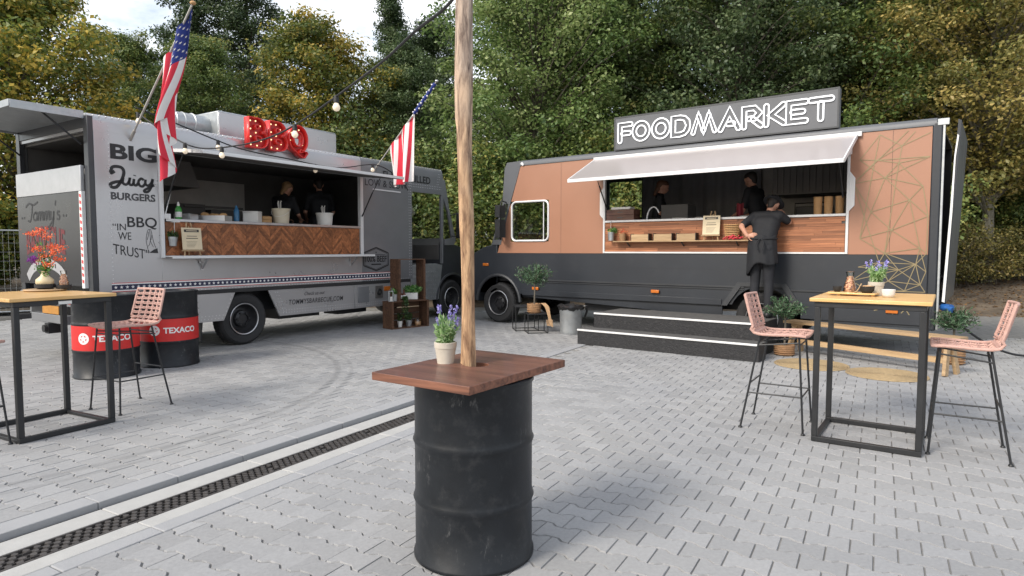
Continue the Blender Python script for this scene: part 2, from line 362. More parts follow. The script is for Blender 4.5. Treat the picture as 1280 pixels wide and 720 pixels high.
mat('step_black', (.016, .016, .018), .7, 0., .4, 14, bump=.8, bscale=45, dirt=((.10, .098, .095), .4, 26))
mat('step_top', (.085, .083, .08), .85, 0., .25, 8, bump=.4, bscale=90, dirt=((.20, .19, .17), .5, 9))
mat('skin', (.48, .25, .17), .5, 0., .08, 9); mat('hair_brown', (.10, .045, .022), .6, 0., .3, 40); mat('hair_dark', (.02, .014, .011), .6, 0., .3, 40); mat('hair_fair', (.28, .17, .08), .6, 0., .3, 40)
mat('shirt_black', (.008, .009, .012), .8, 0., .2, 10, bump=.3, bscale=25); mat('trouser_dark', (.014, .015, .019), .85, 0., .2, 10, bump=.3, bscale=22); mat('apron_black', (.010, .011, .014), .8, 0., .2, 8, bump=.3, bscale=18)
mat('red_cloth', (.16, .012, .02), .85)
mat('plastic_white', (.72, .70, .66), .4, 0., .05, 8); mat('plastic_cream', (.62, .55, .42), .45, 0., .06, 8)
mat('kraft', srgb(186, 146, 100), .7, 0., .1, 10); mat('paper', srgb(214, 198, 168), .8, 0., .06, 10)
mat('bottle_green', (.05, .28, .05), .25); mat('bottle_blue', (.03, .16, .32), .25); mat('label_white', (.7, .7, .68), .5)
mat('amber_glass', (.10, .025, .01), .12)
mat('bowl_black', (.018, .018, .019), .6); mat('ceramic', (.68, .68, .68), .45, 0., .1, 30, bump=.3, bscale=60)
mat('nuts', (.55, .33, .17), .7, 0., .4, 50); mat('candy', (.85, .50, .30), .5, 0., .35, 60); mat('vase_cream', (.62, .52, .33), .45, 0., .15, 12)
mat('berry', (.5, .02, .04), .4); mat('rope', (.45, .29, .16), .9, 0., .2, 40, bump=.5, bscale=200); mat('yellow_hose', (.75, .55, .03), .45); mat('bag_black', (.012, .012, .013), .35, bump=.5, bscale=25); mat('blue_plug', (.02, .10, .32), .4)
glassmat('window_glass', (.62, .67, .65), .3); glassmat('windscreen', (.80, .84, .82), .3); glassmat('jar_glass', (.97, .98, .97), .1)
leafmat('leaf_herb', [srgb(52, 96, 44), srgb(92, 142, 70), srgb(150, 182, 112)], .55, .3)
leafmat('leaf_sage', [srgb(120, 164, 96), srgb(172, 206, 140), srgb(220, 234, 196)], .6, .45)
leafmat('leaf_olive', [srgb(30, 58, 36), srgb(58, 92, 56), srgb(122, 150, 118)], .55, .25)
leafmat('petal_lav', [srgb(140, 132, 208), srgb(172, 164, 230), srgb(200, 194, 240)], .6, .4)
leafmat('petal_orange', [srgb(196, 70, 40), srgb(226, 108, 66), srgb(236, 140, 92), srgb(206, 50, 40)], .6, .3)
leafmat('petal_purple', [srgb(96, 20, 120), srgb(140, 40, 160)], .6, .3)
leafmat('leaf_dark', [srgb(26, 44, 24), srgb(46, 72, 36), srgb(92, 118, 60)], .5, .25)

m = wood('pole_wood', srgb(74, 38, 18), srgb(212, 170, 124), .8, 1.0, (38, 38, 6.5), 1.0, .05)
_n = m.node_tree; _p = _n.nodes['Principled BSDF']; _src = _p.inputs['Base Color'].links[0].from_socket   # weathered grey towards the top, peeled below
_tc = _n.nodes.new('ShaderNodeTexCoord'); _sp = _n.nodes.new('ShaderNodeSeparateXYZ'); _n.links.new(_tc.outputs['Object'], _sp.inputs[0])
_nz = _n.nodes.new('ShaderNodeTexNoise'); _nz.inputs['Scale'].default_value = 5; _n.links.new(_tc.outputs['Object'], _nz.inputs['Vector'])
_ad = _n.nodes.new('ShaderNodeMath'); _ad.operation = 'ADD'; _n.links.new(_sp.outputs['Z'], _ad.inputs[0]); _n.links.new(_nz.outputs['Fac'], _ad.inputs[1])
_mr = _n.nodes.new('ShaderNodeMapRange'); _mr.inputs[1].default_value = 2.2; _mr.inputs[2].default_value = 3.0; _mr.inputs[3].default_value = .15; _mr.inputs[4].default_value = .8; _n.links.new(_ad.outputs[0], _mr.inputs[0])
_gm = _n.nodes.new('ShaderNodeHueSaturation'); _gm.inputs['Saturation'].default_value = .45; _gm.inputs['Value'].default_value = .95; _n.links.new(_src, _gm.inputs['Color'])
_mx = _n.nodes.new('ShaderNodeMixRGB'); _n.links.new(_mr.outputs[0], _mx.inputs[0]); _n.links.new(_src, _mx.inputs[1]); _n.links.new(_gm.outputs[0], _mx.inputs[2]); _n.links.new(_mx.outputs[0], _p.inputs['Base Color'])
# ------------------------------------------------------------------ ground
def noise_floor(name, c1, c2, scale, bump):
    m = bpy.data.materials.new(name); m.use_nodes = True; n = m.node_tree; p = n.nodes['Principled BSDF']; L = n.links.new; MATS[name] = m
    tc = n.nodes.new('ShaderNodeTexCoord')
    a = n.nodes.new('ShaderNodeTexNoise'); a.inputs['Scale'].default_value = scale; a.inputs['Detail'].default_value = 10; a.inputs['Roughness'].default_value = .7; L(tc.outputs['Object'], a.inputs['Vector'])
    cr = n.nodes.new('ShaderNodeValToRGB'); cr.color_ramp.elements[0].position = .3; cr.color_ramp.elements[1].position = .72
    cr.color_ramp.elements[0].color = list(c1) + [1]; cr.color_ramp.elements[1].color = list(c2) + [1]; L(a.outputs['Fac'], cr.inputs[0]); L(cr.outputs[0], p.inputs['Base Color'])
    p.inputs['Roughness'].default_value = .95
    bp = n.nodes.new('ShaderNodeBump'); bp.inputs['Strength'].default_value = bump; bp.inputs['Distance'].default_value = .05; L(a.outputs['Fac'], bp.inputs['Height']); L(bp.outputs[0], p.inputs['Normal'])
noise_floor('soil', (.055, .040, .027), (.20, .155, .11), 2.2, .8)
noise_floor('asphalt', (.085, .084, .082), (.19, .185, .18), 1.2, .25)
noise_floor('joint_sand', (.13, .127, .12), (.27, .26, .245), 9, .3)

g = G()   # soil sheet to the horizon, gently humped where the bank under the trees rises
NX, NY = 90, 70
def ground_z(x, y):
    t = min(max((y - 15.5 + .22 * max(x, 0) + .05 * max(-x, 0)) / 6.5, 0), 1); t = t * t * (3 - 2 * t)
    return -.085 + .75 * t + (.05 * math.sin(x * 1.7) * math.sin(y * 1.3) if t > 0 else 0) * t
xs = sorted(set([-600, -300, -150] + list(np.linspace(-60, 60, NX)) + [150, 300, 600])); ys = [-300, -100, -30] + list(np.linspace(-10, 60, NY)) + [120, 300, 900]
vs = [(x, y, ground_z(x, y)) for y in ys for x in xs]; nx = len(xs)
g.add(vs, [(j * nx + i, j * nx + i + 1, (j + 1) * nx + i + 1, (j + 1) * nx + i) for j in range(len(ys) - 1) for i in range(nx - 1)])
tag(g.obj('ground', 'soil', recalc=False), kind='structure')
g = G(); g.add([(-40, -20, -.055), (40, -20, -.055), (40, 15.2, -.055), (11.5, 13.4, -.055), (8, 16.2, -.055), (-40, 16.8, -.055)], [(0, 1, 2, 3, 4, 5)])
tag(g.obj('asphalt_yard', 'asphalt', recalc=False), kind='structure')

# ------------------------------------------------------------------ paving: interlocking double-T blocks, drain line between two fields
YAW = .522; EC = np.array([math.sin(YAW), math.cos(YAW)]); ER = np.array([math.cos(YAW), -math.sin(YAW)])
BA, BB, DEL, GAP = .209, .150, .0135, .0017
P_R, P_L = -3.33, -4.15          # where the right field starts, where the left field ends (across the drain line)
def pq(p, q): return ER * p + EC * q
Q_END = 6.05                     # the slotted drain stops here; beyond it the blocks run through to a kerb line
def level(p, q=0.):              # the right field dips a little to the drain
    if p < -4.0: return 0.
    t = min(max((p + 3.4) / 1.5, 0), 1); return -.032 * (1 - t * t * (3 - 2 * t)) * min(max((Q_END + 1.2 - q) / 1.2, 0), 1)
def block_poly(gap):
    h = BB / 2; e = BA / 2
    up = [(-e, h + DEL), (-e + .034, h + DEL), (-.038, h - DEL), (.038, h - DEL), (e - .034, h + DEL), (e, h + DEL)]
    poly = up[::-1] + [(x, -y) for x, y in up]
    poly = [(x, y) for x, y in poly]
    out = []; n = len(poly)
    for i in range(n):           # inset
        a, b, c = (Vector(poly[i - 1]), Vector(poly[i]), Vector(poly[(i + 1) % n]))
        d1 = (b - a).normalized(); d2 = (c - b).normalized(); n1 = Vector((-d1.y, d1.x)); n2 = Vector((-d2.y, d2.x)); nn = (n1 + n2); nn = nn / max(nn.length_squared / 2, .3)
        out.append((b.x + nn.x * gap, b.y + nn.y * gap))
    return out
BOT = block_poly(GAP); TOP = block_poly(GAP + .0034)
def clip(poly, pmin=None, pmax=None):
    for lim, sg in ((pmin, 1), (pmax, -1)):
        if lim is None: continue
        out = []
        for i in range(len(poly)):
            a, b = poly[i - 1], poly[i]; ia, ib = sg * (a[0] - lim) >= 0, sg * (b[0] - lim) >= 0
            if ia != ib:
                t = (lim - a[0]) / (b[0] - a[0]); out.append((lim, a[1] + t * (b[1] - a[1])))
            if ib: out.append(b)
        poly = out
    return poly
def block_mesh(name, bot, top):
    g = G(); n = len(top); g.v = [(x, y, 0) for x, y in top] + [(x, y, -.009) for x, y in bot]
    g.f = [tuple(range(n))] + [(i, i + n, (i + 1) % n + n, (i + 1) % n) for i in range(n)]; g.m = [0] * len(g.f)
    return g
m = bpy.data.materials.new('paving'); m.use_nodes = True; MATS['paving'] = m; n = m.node_tree; p = n.nodes['Principled BSDF']; Lk = n.links.new
oi = n.nodes.new('ShaderNodeObjectInfo'); at = n.nodes.new('ShaderNodeAttribute'); at.attribute_name = 'rnd'
sm = n.nodes.new('ShaderNodeMath'); sm.operation = 'ADD'; Lk(oi.outputs['Random'], sm.inputs[0]); Lk(at.outputs['Fac'], sm.inputs[1])
fr = n.nodes.new('ShaderNodeMath'); fr.operation = 'FRACT'; Lk(sm.outputs[0], fr.inputs[0])
mr = n.nodes.new('ShaderNodeMapRange'); mr.inputs[3].default_value = .885; mr.inputs[4].default_value = 1.085; Lk(fr.outputs[0], mr.inputs[0])
ge = n.nodes.new('ShaderNodeNewGeometry')
n1 = n.nodes.new('ShaderNodeTexNoise'); n1.inputs['Scale'].default_value = .55; n1.inputs['Detail'].default_value = 5; Lk(ge.outputs['Position'], n1.inputs['Vector'])
n2 = n.nodes.new('ShaderNodeTexNoise'); n2.inputs['Scale'].default_value = 45; n2.inputs['Detail'].default_value = 6; n2.inputs['Roughness'].default_value = .75; Lk(ge.outputs['Position'], n2.inputs['Vector'])
n3 = n.nodes.new('ShaderNodeTexNoise'); n3.inputs['Scale'].default_value = 3.3; n3.inputs['Detail'].default_value = 8; n3.inputs['Roughness'].default_value = .7; n3.inputs['Distortion'].default_value = .6; Lk(ge.outputs['Position'], n3.inputs['Vector'])
c1 = n.nodes.new('ShaderNodeValToRGB'); c1.color_ramp.elements[0].position = .3; c1.color_ramp.elements[0].color = (.268, .270, .276, 1); c1.color_ramp.elements[1].position = .7; c1.color_ramp.elements[1].color = (.332, .329, .324, 1); Lk(n1.outputs['Fac'], c1.inputs[0])
a1 = n.nodes.new('ShaderNodeMixRGB'); a1.blend_type = 'MULTIPLY'; a1.inputs[0].default_value = 1; Lk(c1.outputs[0], a1.inputs[1]); Lk(mr.outputs[0], a1.inputs[2])
r2 = n.nodes.new('ShaderNodeMapRange'); r2.inputs[1].default_value = .3; r2.inputs[2].default_value = .7; r2.inputs[3].default_value = .86; r2.inputs[4].default_value = 1.1; Lk(n2.outputs['Fac'], r2.inputs[0])
a2 = n.nodes.new('ShaderNodeMixRGB'); a2.blend_type = 'MULTIPLY'; a2.inputs[0].default_value = 1; Lk(a1.outputs[0], a2.inputs[1]); Lk(r2.outputs[0], a2.inputs[2])
r3 = n.nodes.new('ShaderNodeMapRange'); r3.inputs[1].default_value = .56; r3.inputs[2].default_value = .74; r3.inputs[3].default_value = 0; r3.inputs[4].default_value = .38; Lk(n3.outputs['Fac'], r3.inputs[0])
a3 = n.nodes.new('ShaderNodeMixRGB'); a3.inputs[2].default_value = (.25, .245, .235, 1); Lk(r3.outputs[0], a3.inputs[0]); Lk(a2.outputs[0], a3.inputs[1])
vo = n.nodes.new('ShaderNodeTexVoronoi'); vo.inputs['Scale'].default_value = 1.1; Lk(ge.outputs['Position'], vo.inputs['Vector'])
n4 = n.nodes.new('ShaderNodeTexNoise'); n4.inputs['Scale'].default_value = 22; Lk(ge.outputs['Position'], n4.inputs['Vector'])
v1 = n.nodes.new('ShaderNodeMath'); v1.operation = 'MULTIPLY_ADD'; v1.inputs[1].default_value = .06; Lk(n4.outputs['Fac'], v1.inputs[0]); Lk(vo.outputs['Distance'], v1.inputs[2])
v2 = n.nodes.new('ShaderNodeMapRange'); v2.inputs[1].default_value = .075; v2.inputs[2].default_value = .05; v2.inputs[3].default_value = 0; v2.inputs[4].default_value = .42; Lk(v1.outputs[0], v2.inputs[0])
a4 = n.nodes.new('ShaderNodeMixRGB'); a4.inputs[2].default_value = (.12, .11, .095, 1); Lk(v2.outputs[0], a4.inputs[0]); Lk(a3.outputs[0], a4.inputs[1]); a3 = a4
# tyre marks: two faint dark arcs where vans turn on the left field, one on the right
prev = a3.outputs[0]
for (cx, cy, rad, wd, amt) in ((-6.2, 6.9, 4.15, .055, .30), (-6.2, 6.9, 4.32, .035, .22), (9.0, 7.5, 6.2, .07, .16), (9.0, 7.5, 6.45, .05, .12)):
    sv = n.nodes.new('ShaderNodeVectorMath'); sv.operation = 'DISTANCE'; sv.inputs[1].default_value = (cx, cy, 0); Lk(ge.outputs['Position'], sv.inputs[0])
    s1 = n.nodes.new('ShaderNodeMath'); s1.operation = 'SUBTRACT'; s1.inputs[1].default_value = rad; Lk(sv.outputs['Value'], s1.inputs[0])
    s2 = n.nodes.new('ShaderNodeMath'); s2.operation = 'ABSOLUTE'; Lk(s1.outputs[0], s2.inputs[0])
    s3 = n.nodes.new('ShaderNodeMapRange'); s3.inputs[1].default_value = wd; s3.inputs[2].default_value = wd * .35; s3.inputs[3].default_value = 0; s3.inputs[4].default_value = amt; Lk(s2.outputs[0], s3.inputs[0])
    s4 = n.nodes.new('ShaderNodeMath'); s4.operation = 'MULTIPLY'; Lk(s3.outputs[0], s4.inputs[0]); Lk(n3.outputs['Fac'], s4.inputs[1])
    s5 = n.nodes.new('ShaderNodeMath'); s5.operation = 'MULTIPLY'; s5.inputs[1].default_value = 2; Lk(s4.outputs[0], s5.inputs[0])
    aa = n.nodes.new('ShaderNodeMixRGB'); aa.inputs[2].default_value = (.10, .10, .10, 1); Lk(s5.outputs[0], aa.inputs[0]); Lk(prev, aa.inputs[1]); prev = aa.outputs[0]
Lk(prev, p.inputs['Base Color']); p.inputs['Roughness'].default_value = .82
bp = n.nodes.new('ShaderNodeBump'); bp.inputs['Strength'].default_value = .22; bp.inputs['Distance'].default_value = .004; Lk(n2.outputs['Fac'], bp.inputs['Height']); Lk(bp.outputs[0], p.inputs['Normal'])

pav = thing('pavement', None, None); tag(pav, kind='structure')
gb = G()   # sand bed seen in the joints; follows the dip
for (p0, p1) in ((-16, P_L), (P_R, P_R + .5), (P_R + .5, P_R + 1), (P_R + 1, P_R + 1.6), (P_R + 1.6, 14)):
    for q0, q1 in ((-4, Q_END), (Q_END, Q_END + 1.2), (Q_END + 1.2, 20)):
        gb.add([(*pq(a_, b_), level(a_ + e_, b_) - .0085) for a_, b_, e_ in ((p0, q0, 1e-3), (p1, q0, -1e-3), (p1, q1, -1e-3), (p0, q1, 1e-3))], [(0, 1, 2, 3)])
gb.add([(*pq(a_, b_), level(-3.4, b_) - .0085) for a_, b_ in ((P_L, Q_END), (P_R, Q_END), (P_R, Q_END + 1.2), (P_L, Q_END + 1.2))], [(0, 1, 2, 3)])
gb.add([(*pq(a_, b_), -.0085) for a_, b_ in ((P_L, Q_END + 1.2), (P_R, Q_END + 1.2), (P_R, 20), (P_L, 20))], [(0, 1, 2, 3)])
gb.obj('sand_bed', 'joint_sand', pav, recalc=False)
base = block_mesh('paving_block', BOT, TOP); bme = None
cand = []
def px(x, y, z=0):
    yc = y * math.cos(PITCH) - (z - CAM_H) * math.sin(PITCH); zc = (z - CAM_H) * math.cos(PITCH) + y * math.sin(PITCH)
    return (640 + 800 * x / yc, 360 - 800 * zc / yc) if yc > .1 else (1e9, 1e9)
for j in range(-30, 125):
    for i in range(-75, 75):
        for side in (0, 1):
            pc = (P_R + (i + .5 * (j % 2)) * BA) if side else (P_L - (i + .5 * (j % 2)) * BA)
            qc = j * BB
            if pc < -16 or pc > 13: continue
            if i < 0 and not (side and qc > Q_END + .1 and pc > P_L + .20): continue
            x, y = pq(pc, qc)
            if y < .9 or y > 15.6 or abs(x) > .86 * y + 1.6: continue
            if x > 6.2 and y > 10.4 + .18 * (x - 6.2): continue
            cand.append((pc, qc, x, y, side))
def in_frame(c):
    u, v = px(c[2], c[3]); return 8 < u < 1272 and 0 < v < 712
full = [c for c in cand if abs(c[0] - (P_R if c[4] else P_L)) > BA * .4]
order = sorted([c for c in full if in_frame(c)], key=lambda c: c[2] ** 2 + c[3] ** 2)
drum_xy = (-.19, 3.14)
order = [c for c in order if (c[2] - drum_xy[0]) ** 2 + (c[3] - drum_xy[1]) ** 2 > .2 ** 2]
near = set(order[:300]); shared = None
rb = random.Random(3)
for c in order[:300]:
    if shared is None:
        o = base.obj('paving_block', 'paving', pav, angle=20); shared = o.data
    else:
        o = bpy.data.objects.new('paving_block', shared); COL.objects.link(o); o.parent = pav
    o.location = (c[2], c[3], level(c[0] if not (c[4] and c[0] < -3.9) else -3.9, c[1]) + rb.uniform(-.0022, .0012)); o.rotation_euler = (rb.uniform(-.006, .006), rb.uniform(-.006, .006), -YAW + rb.uniform(-.004, .004) + (math.pi if rb.random() < .5 else 0))
V, F, RN = [], [], []
cy, sy = math.cos(-YAW), math.sin(-YAW)
for c in cand:
    if c in near: continue
    bot, top = BOT, TOP; edge = abs(c[0] - (P_R if c[4] else P_L)) <= BA * .4 and not (c[4] and c[1] > Q_END + .1)
    if edge:
        if c[4]: bot, top = clip(BOT, pmin=.002), clip(TOP, pmin=.005)
        else: bot, top = clip(BOT, pmax=-.002), clip(TOP, pmax=-.005)
        if len(bot) != len(top) or len(bot) < 3: continue
    dz = level(c[0] if not (c[4] and c[0] < -3.9) else -3.9, c[1]) + rb.uniform(-.0022, .0012); tx, ty = rb.uniform(-.006, .006), rb.uniform(-.006, .006); o = len(V); k = len(top)
    for poly, z in ((top, 0), (bot, -.009)):
        for x, y in poly: V.append((c[2] + cy * x - sy * y, c[3] + sy * x + cy * y, dz + z + tx * x + ty * y))
    F.append(tuple(range(o, o + k))); F += [(o + i, o + i + k, o + (i + 1) % k + k, o + (i + 1) % k) for i in range(k)]
    RN += [rb.random()] * (k + 1)
me = bpy.data.meshes.new('paving_block'); me.from_pydata(V, [], F); a = me.attributes.new('rnd', 'FLOAT', 'FACE'); a.data.foreach_set('value', RN)
b = bmesh.new(); b.from_mesh(me); bmesh.ops.recalc_face_normals(b, faces=b.faces); b.to_mesh(me); b.free()
tag(mesh_obj('paving_block', me, 'paving', pav), kind='stuff')

# drain line: kerb stones, pale concrete strips, cast iron grates
dr = thing('drain_channel', None, None, (0, 0, 0), -YAW); tag(dr, kind='structure')   # local x across, y along
ZD = -.032
def seg_stones(name, p0, p1, ztop, zbot, step, material, bev, q0=-1.0, q1=Q_END, joint=.004, front_round=False):
    shared = None; q = q0
    while q < q1:
        if shared is None:
            gg = G(); gg.box(0, p1 - p0, joint / 2, step - joint / 2, zbot, ztop); o = gg.obj(name, material, dr, bevel=bev); shared = o
        else:
            o = shared.copy(); COL.objects.link(o)
        o.location = (p0, q, random.uniform(-.0015, .0015)); o.rotation_euler = (0, random.uniform(-.004, .004), 0)
        q += step
seg_stones('kerb_stone', -4.148, -3.988, .002, -.10, .50, 'kerb_stone', .005, q1=15.5)
seg_stones('concrete_strip', -3.957, -3.782, ZD, -.13, 1.0, 'concrete_pale', .006, joint=.003)
seg_stones('concrete_strip', -3.588, -3.458, ZD, -.13, 1.0, 'concrete_pale', .006, joint=.003)
seg_stones('edging_stone', -3.455, -3.335, ZD + .001, -.10, .50, 'kerb_stone', .006)
gg = G(); gg.box(-3.988, -3.957, -1, Q_END, -.14, ZD - .012); gg.box(-3.78, -3.59, -1, Q_END, -.20, -.19); gg.obj('channel_bed', 'drain_dark', dr)
gg = G()    # one grate, half a metre: staggered webs between long bars leave three rows of slots
W0, W1, GL = -3.780, -3.590, .5
for pp in (W0 + .008, W1 - .008): gg.box(pp - .007, pp + .007, .002, GL - .002, -.06, ZD - .001)
rows = 4; pw = (W1 - W0 - .03) / rows
for r_ in range(rows):
    for k in range(10):
        off = (k + .5 * (r_ % 2)) * .05
        a, b2 = W0 + .015 + r_ * pw, W0 + .015 + (r_ + 1) * pw
        if off + .03 < GL:
            hx = [(a + .002, off + .018), ((a + b2) / 2, off + .007), (b2 - .002, off + .018), (b2 - .002, off + .030), ((a + b2) / 2, off + .041), (a + .002, off + .030)]
            gg.prism(hx, -.05, ZD - .003, 'z')
for r_ in range(1, rows): gg.box(W0 + .015 + r_ * pw - .003, W0 + .015 + r_ * pw + .003, .002, GL - .002, -.06, ZD - .006)
gr = gg.obj('grate', 'cast_iron', dr, smooth=False)
for k in range(-2, 12):
    o = gr if k == -2 else gr.copy()
    if k != -2: COL.objects.link(o)
    o.location = (0, k * GL, 0)
# ------------------------------------------------------------------ shared truck pieces
def wheel(parent, x, y, z, r, name='wheel'):
    e = bpy.data.objects.new(name, None); COL.objects.link(e); e.parent = parent; e.location = (x, y, z)
    w_ = .24
    g = G(); g.lathe([(r * .60, .02), (r * .68, .0), (r * .90, -.008), (r * .965, .012), (r, .035), (r, w_ - .035), (r * .965, w_ - .01), (r * .9, w_), (r * .6, w_)], 40, axis='y', closed=True)
    for k in range(44):
        t = 2 * math.pi * k / 44
        g.obox((math.cos(t) * (r + .001), .12, math.sin(t) * (r + .001)), (.012, .15, .030), (0, -t, 0))
    g.obj('tyre', 'rubber', e)
    g = G(); g.lathe([(r * .62, .015), (r * .60, .0), (r * .55, .006), (r * .52, .07), (r * .42, .11), (r * .34, .10), (r * .30, .05), (r * .20, .03), (r * .19, .05), (r * .10, .05), (0, .048)], 32, axis='y', caps=False)
    for k in range(6):
        t = 2 * math.pi * k / 6; g.cyl((math.cos(t) * r * .245, .05, math.sin(t) * r * .245), (math.cos(t) * r * .245, .015, math.sin(t) * r * .245), .016, n=6)
    g.obj('rim', 'rim', e)
    g = G(); g.lathe([(r * .615, -.006), (r * .60, -.012), (r * .575, -.008), (r * .575, .004)], 32, axis='y', caps=False); g.obj('rim_ring', 'steel', e)
    return e
def arch_poly(x0, x1, z0, z1, arches, seg=14):
    pts = [(x0, z1), (x1, z1), (x1, z0)]
    for xc, zc, r in sorted(arches, key=lambda a: -a[0]):
        hw = math.sqrt(max(r * r - (z0 - zc) ** 2, 0)); t0 = math.atan2(z0 - zc, hw)
        for k in range(seg + 1):
            t = t0 + (math.pi - 2 * t0) * k / seg; pts.append((xc + r * math.cos(t), zc + r * math.sin(t)))
    pts.append((x0, z0)); return pts
def star_poly(c, r, rot=0.): return [(c[0] + (r if k % 2 == 0 else r * .4) * math.sin(rot + math.pi * k / 5), c[1] + (r if k % 2 == 0 else r * .4) * math.cos(rot + math.pi * k / 5)) for k in range(10)]
def flat(g, poly, y, m=0): g.add([(p[0], y, p[1]) for p in poly], [tuple(range(len(poly)))], m)
def clip_rect(poly, x0, x1, z0, z1):
    for ax, lim, sg in ((0, x0, 1), (0, x1, -1), (1, z0, 1), (1, z1, -1)):
        out = []
        for i in range(len(poly)):
            a, b = poly[i - 1], poly[i]; ia, ib = sg * (a[ax] - lim) >= 0, sg * (b[ax] - lim) >= 0
            if ia != ib: t = (lim - a[ax]) / (b[ax] - a[ax]); out.append((a[0] + t * (b[0] - a[0]), a[1] + t * (b[1] - a[1])))
            if ib: out.append(b)
        poly = out
        if not poly: return []
    return poly

# ================================================================== the silver burger truck
T = thing('food_truck', 'silver grey food truck with herringbone wood counter and red letters on its roof', 'food truck', (L_O[0], L_O[1], 0), L_A)
W = 2.2
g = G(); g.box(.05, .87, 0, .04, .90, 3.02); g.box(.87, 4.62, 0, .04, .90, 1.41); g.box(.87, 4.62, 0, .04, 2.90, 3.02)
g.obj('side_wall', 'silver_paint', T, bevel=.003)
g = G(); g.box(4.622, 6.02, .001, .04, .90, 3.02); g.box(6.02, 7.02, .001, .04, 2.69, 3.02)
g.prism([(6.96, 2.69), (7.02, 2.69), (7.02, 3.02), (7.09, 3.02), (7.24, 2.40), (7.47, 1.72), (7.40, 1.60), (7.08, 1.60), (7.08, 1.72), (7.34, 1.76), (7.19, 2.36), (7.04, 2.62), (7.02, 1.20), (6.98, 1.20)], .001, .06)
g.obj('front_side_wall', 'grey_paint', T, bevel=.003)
prof = [(.002, 3.02), (0, 3.15), (.02, 3.205), (.07, 3.24), (.6, 3.275), (1.1, 3.285), (1.6, 3.275), (2.13, 3.24), (2.18, 3.205), (2.2, 3.15), (2.198, 3.02)]
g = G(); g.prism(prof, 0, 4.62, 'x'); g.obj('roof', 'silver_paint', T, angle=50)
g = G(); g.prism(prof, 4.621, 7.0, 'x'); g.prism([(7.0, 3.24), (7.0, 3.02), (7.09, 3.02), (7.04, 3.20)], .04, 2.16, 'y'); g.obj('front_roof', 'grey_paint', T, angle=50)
g = G()
for k in range(88): g.sphere((.06 + k * .078, .012, 3.218), .009, 6)
rv = G()
def rivets(x0, z0, x1, z1, step=.055, y=-.002):
    d = math.hypot(x1 - x0, z1 - z0); k = max(1, int(d / step))
    for i in range(k + 1):
        t = i / k; x, z = x0 + (x1 - x0) * t, z0 + (z1 - z0) * t
        rv.add([(x + .008 * math.cos(a), y, z + .008 * math.sin(a)) for a in [i_ * math.pi / 3 for i_ in range(6)]] + [(x, y - .005, z)], [(i_, (i_ + 1) % 6, 6) for i_ in range(6)])
rivets(.225, 1.06, .225, 3.1); 
for dx in (0, .05): rivets(5.93 + dx, .98, 5.93 + dx, 2.86); rivets(5.95, 2.80 + dx, 6.95, 2.80 + dx); rivets(6.82 + dx, 2.9, 6.82 + dx + .05, 3.12)
rivets(1.0, .915, 5.9, .915)
g.v += []; 
tag(g.obj('roof_rivet', 'silver_paint', T), kind='stuff')
# far wall with a driver's window, floor, ceiling lining, partition
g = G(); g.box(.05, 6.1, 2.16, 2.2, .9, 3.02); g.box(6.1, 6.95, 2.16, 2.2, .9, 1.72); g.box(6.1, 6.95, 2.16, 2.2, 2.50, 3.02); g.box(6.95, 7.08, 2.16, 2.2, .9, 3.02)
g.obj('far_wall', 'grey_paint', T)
g = G(); g.box(.06, 7.5, .05, 2.15, 1.02, 1.08); g.box(.06, 7.0, .05, 2.15, 2.985, 3.015); g.box(.10, 5.9, 2.135, 2.155, 1.08, 2.985); g.box(5.5, 5.54, .05, 2.13, 1.08, 2.98)
g.box(.87, 5.5, .041, .06, 1.08, 1.40)
g.obj('interior_lining', 'inside_dark', T)
g = G(); g.box(.12, .86, .05, .07, 1.1, 2.98); g.box(.10, .115, .30, 2.12, 1.09, 2.57)
g.box(.88, 1.9, 2.10, 2.13, 1.6, 2.75); g.box(1.95, 3.6, 2.10, 2.13, 1.5, 2.75)
g.obj('steel_lining', 'inside_grey', T)
g = G(); g.prism([(.9, 2.9), (1.9, 2.9), (2.05, 2.5), (.75, 2.5)], 1.0, 2.1, 'y'); g.obj('extractor_hood', 'inside_dark', T)
g = G(); g.box(.92, 4.58, .50, 1.15, 1.09, 1.86); g.box(1.2, 5.2, 1.55, 2.09, 1.09, 1.92); g.obj('kitchen_unit', 'steel', T, bevel=.006)
g = G(); g.box(2.05, 2.5, 1.6, 2.05, 1.93, 2.28); g.box(2.6, 3.25, 1.6, 2.05, 1.93, 2.2); g.box(2.1, 3.2, 1.55, 1.59, 2.22, 2.26); g.box(2.75, 2.95, .62, .95, 1.87, 2.12); g.obj('grill_unit', 'inside_dark', T, bevel=.006)
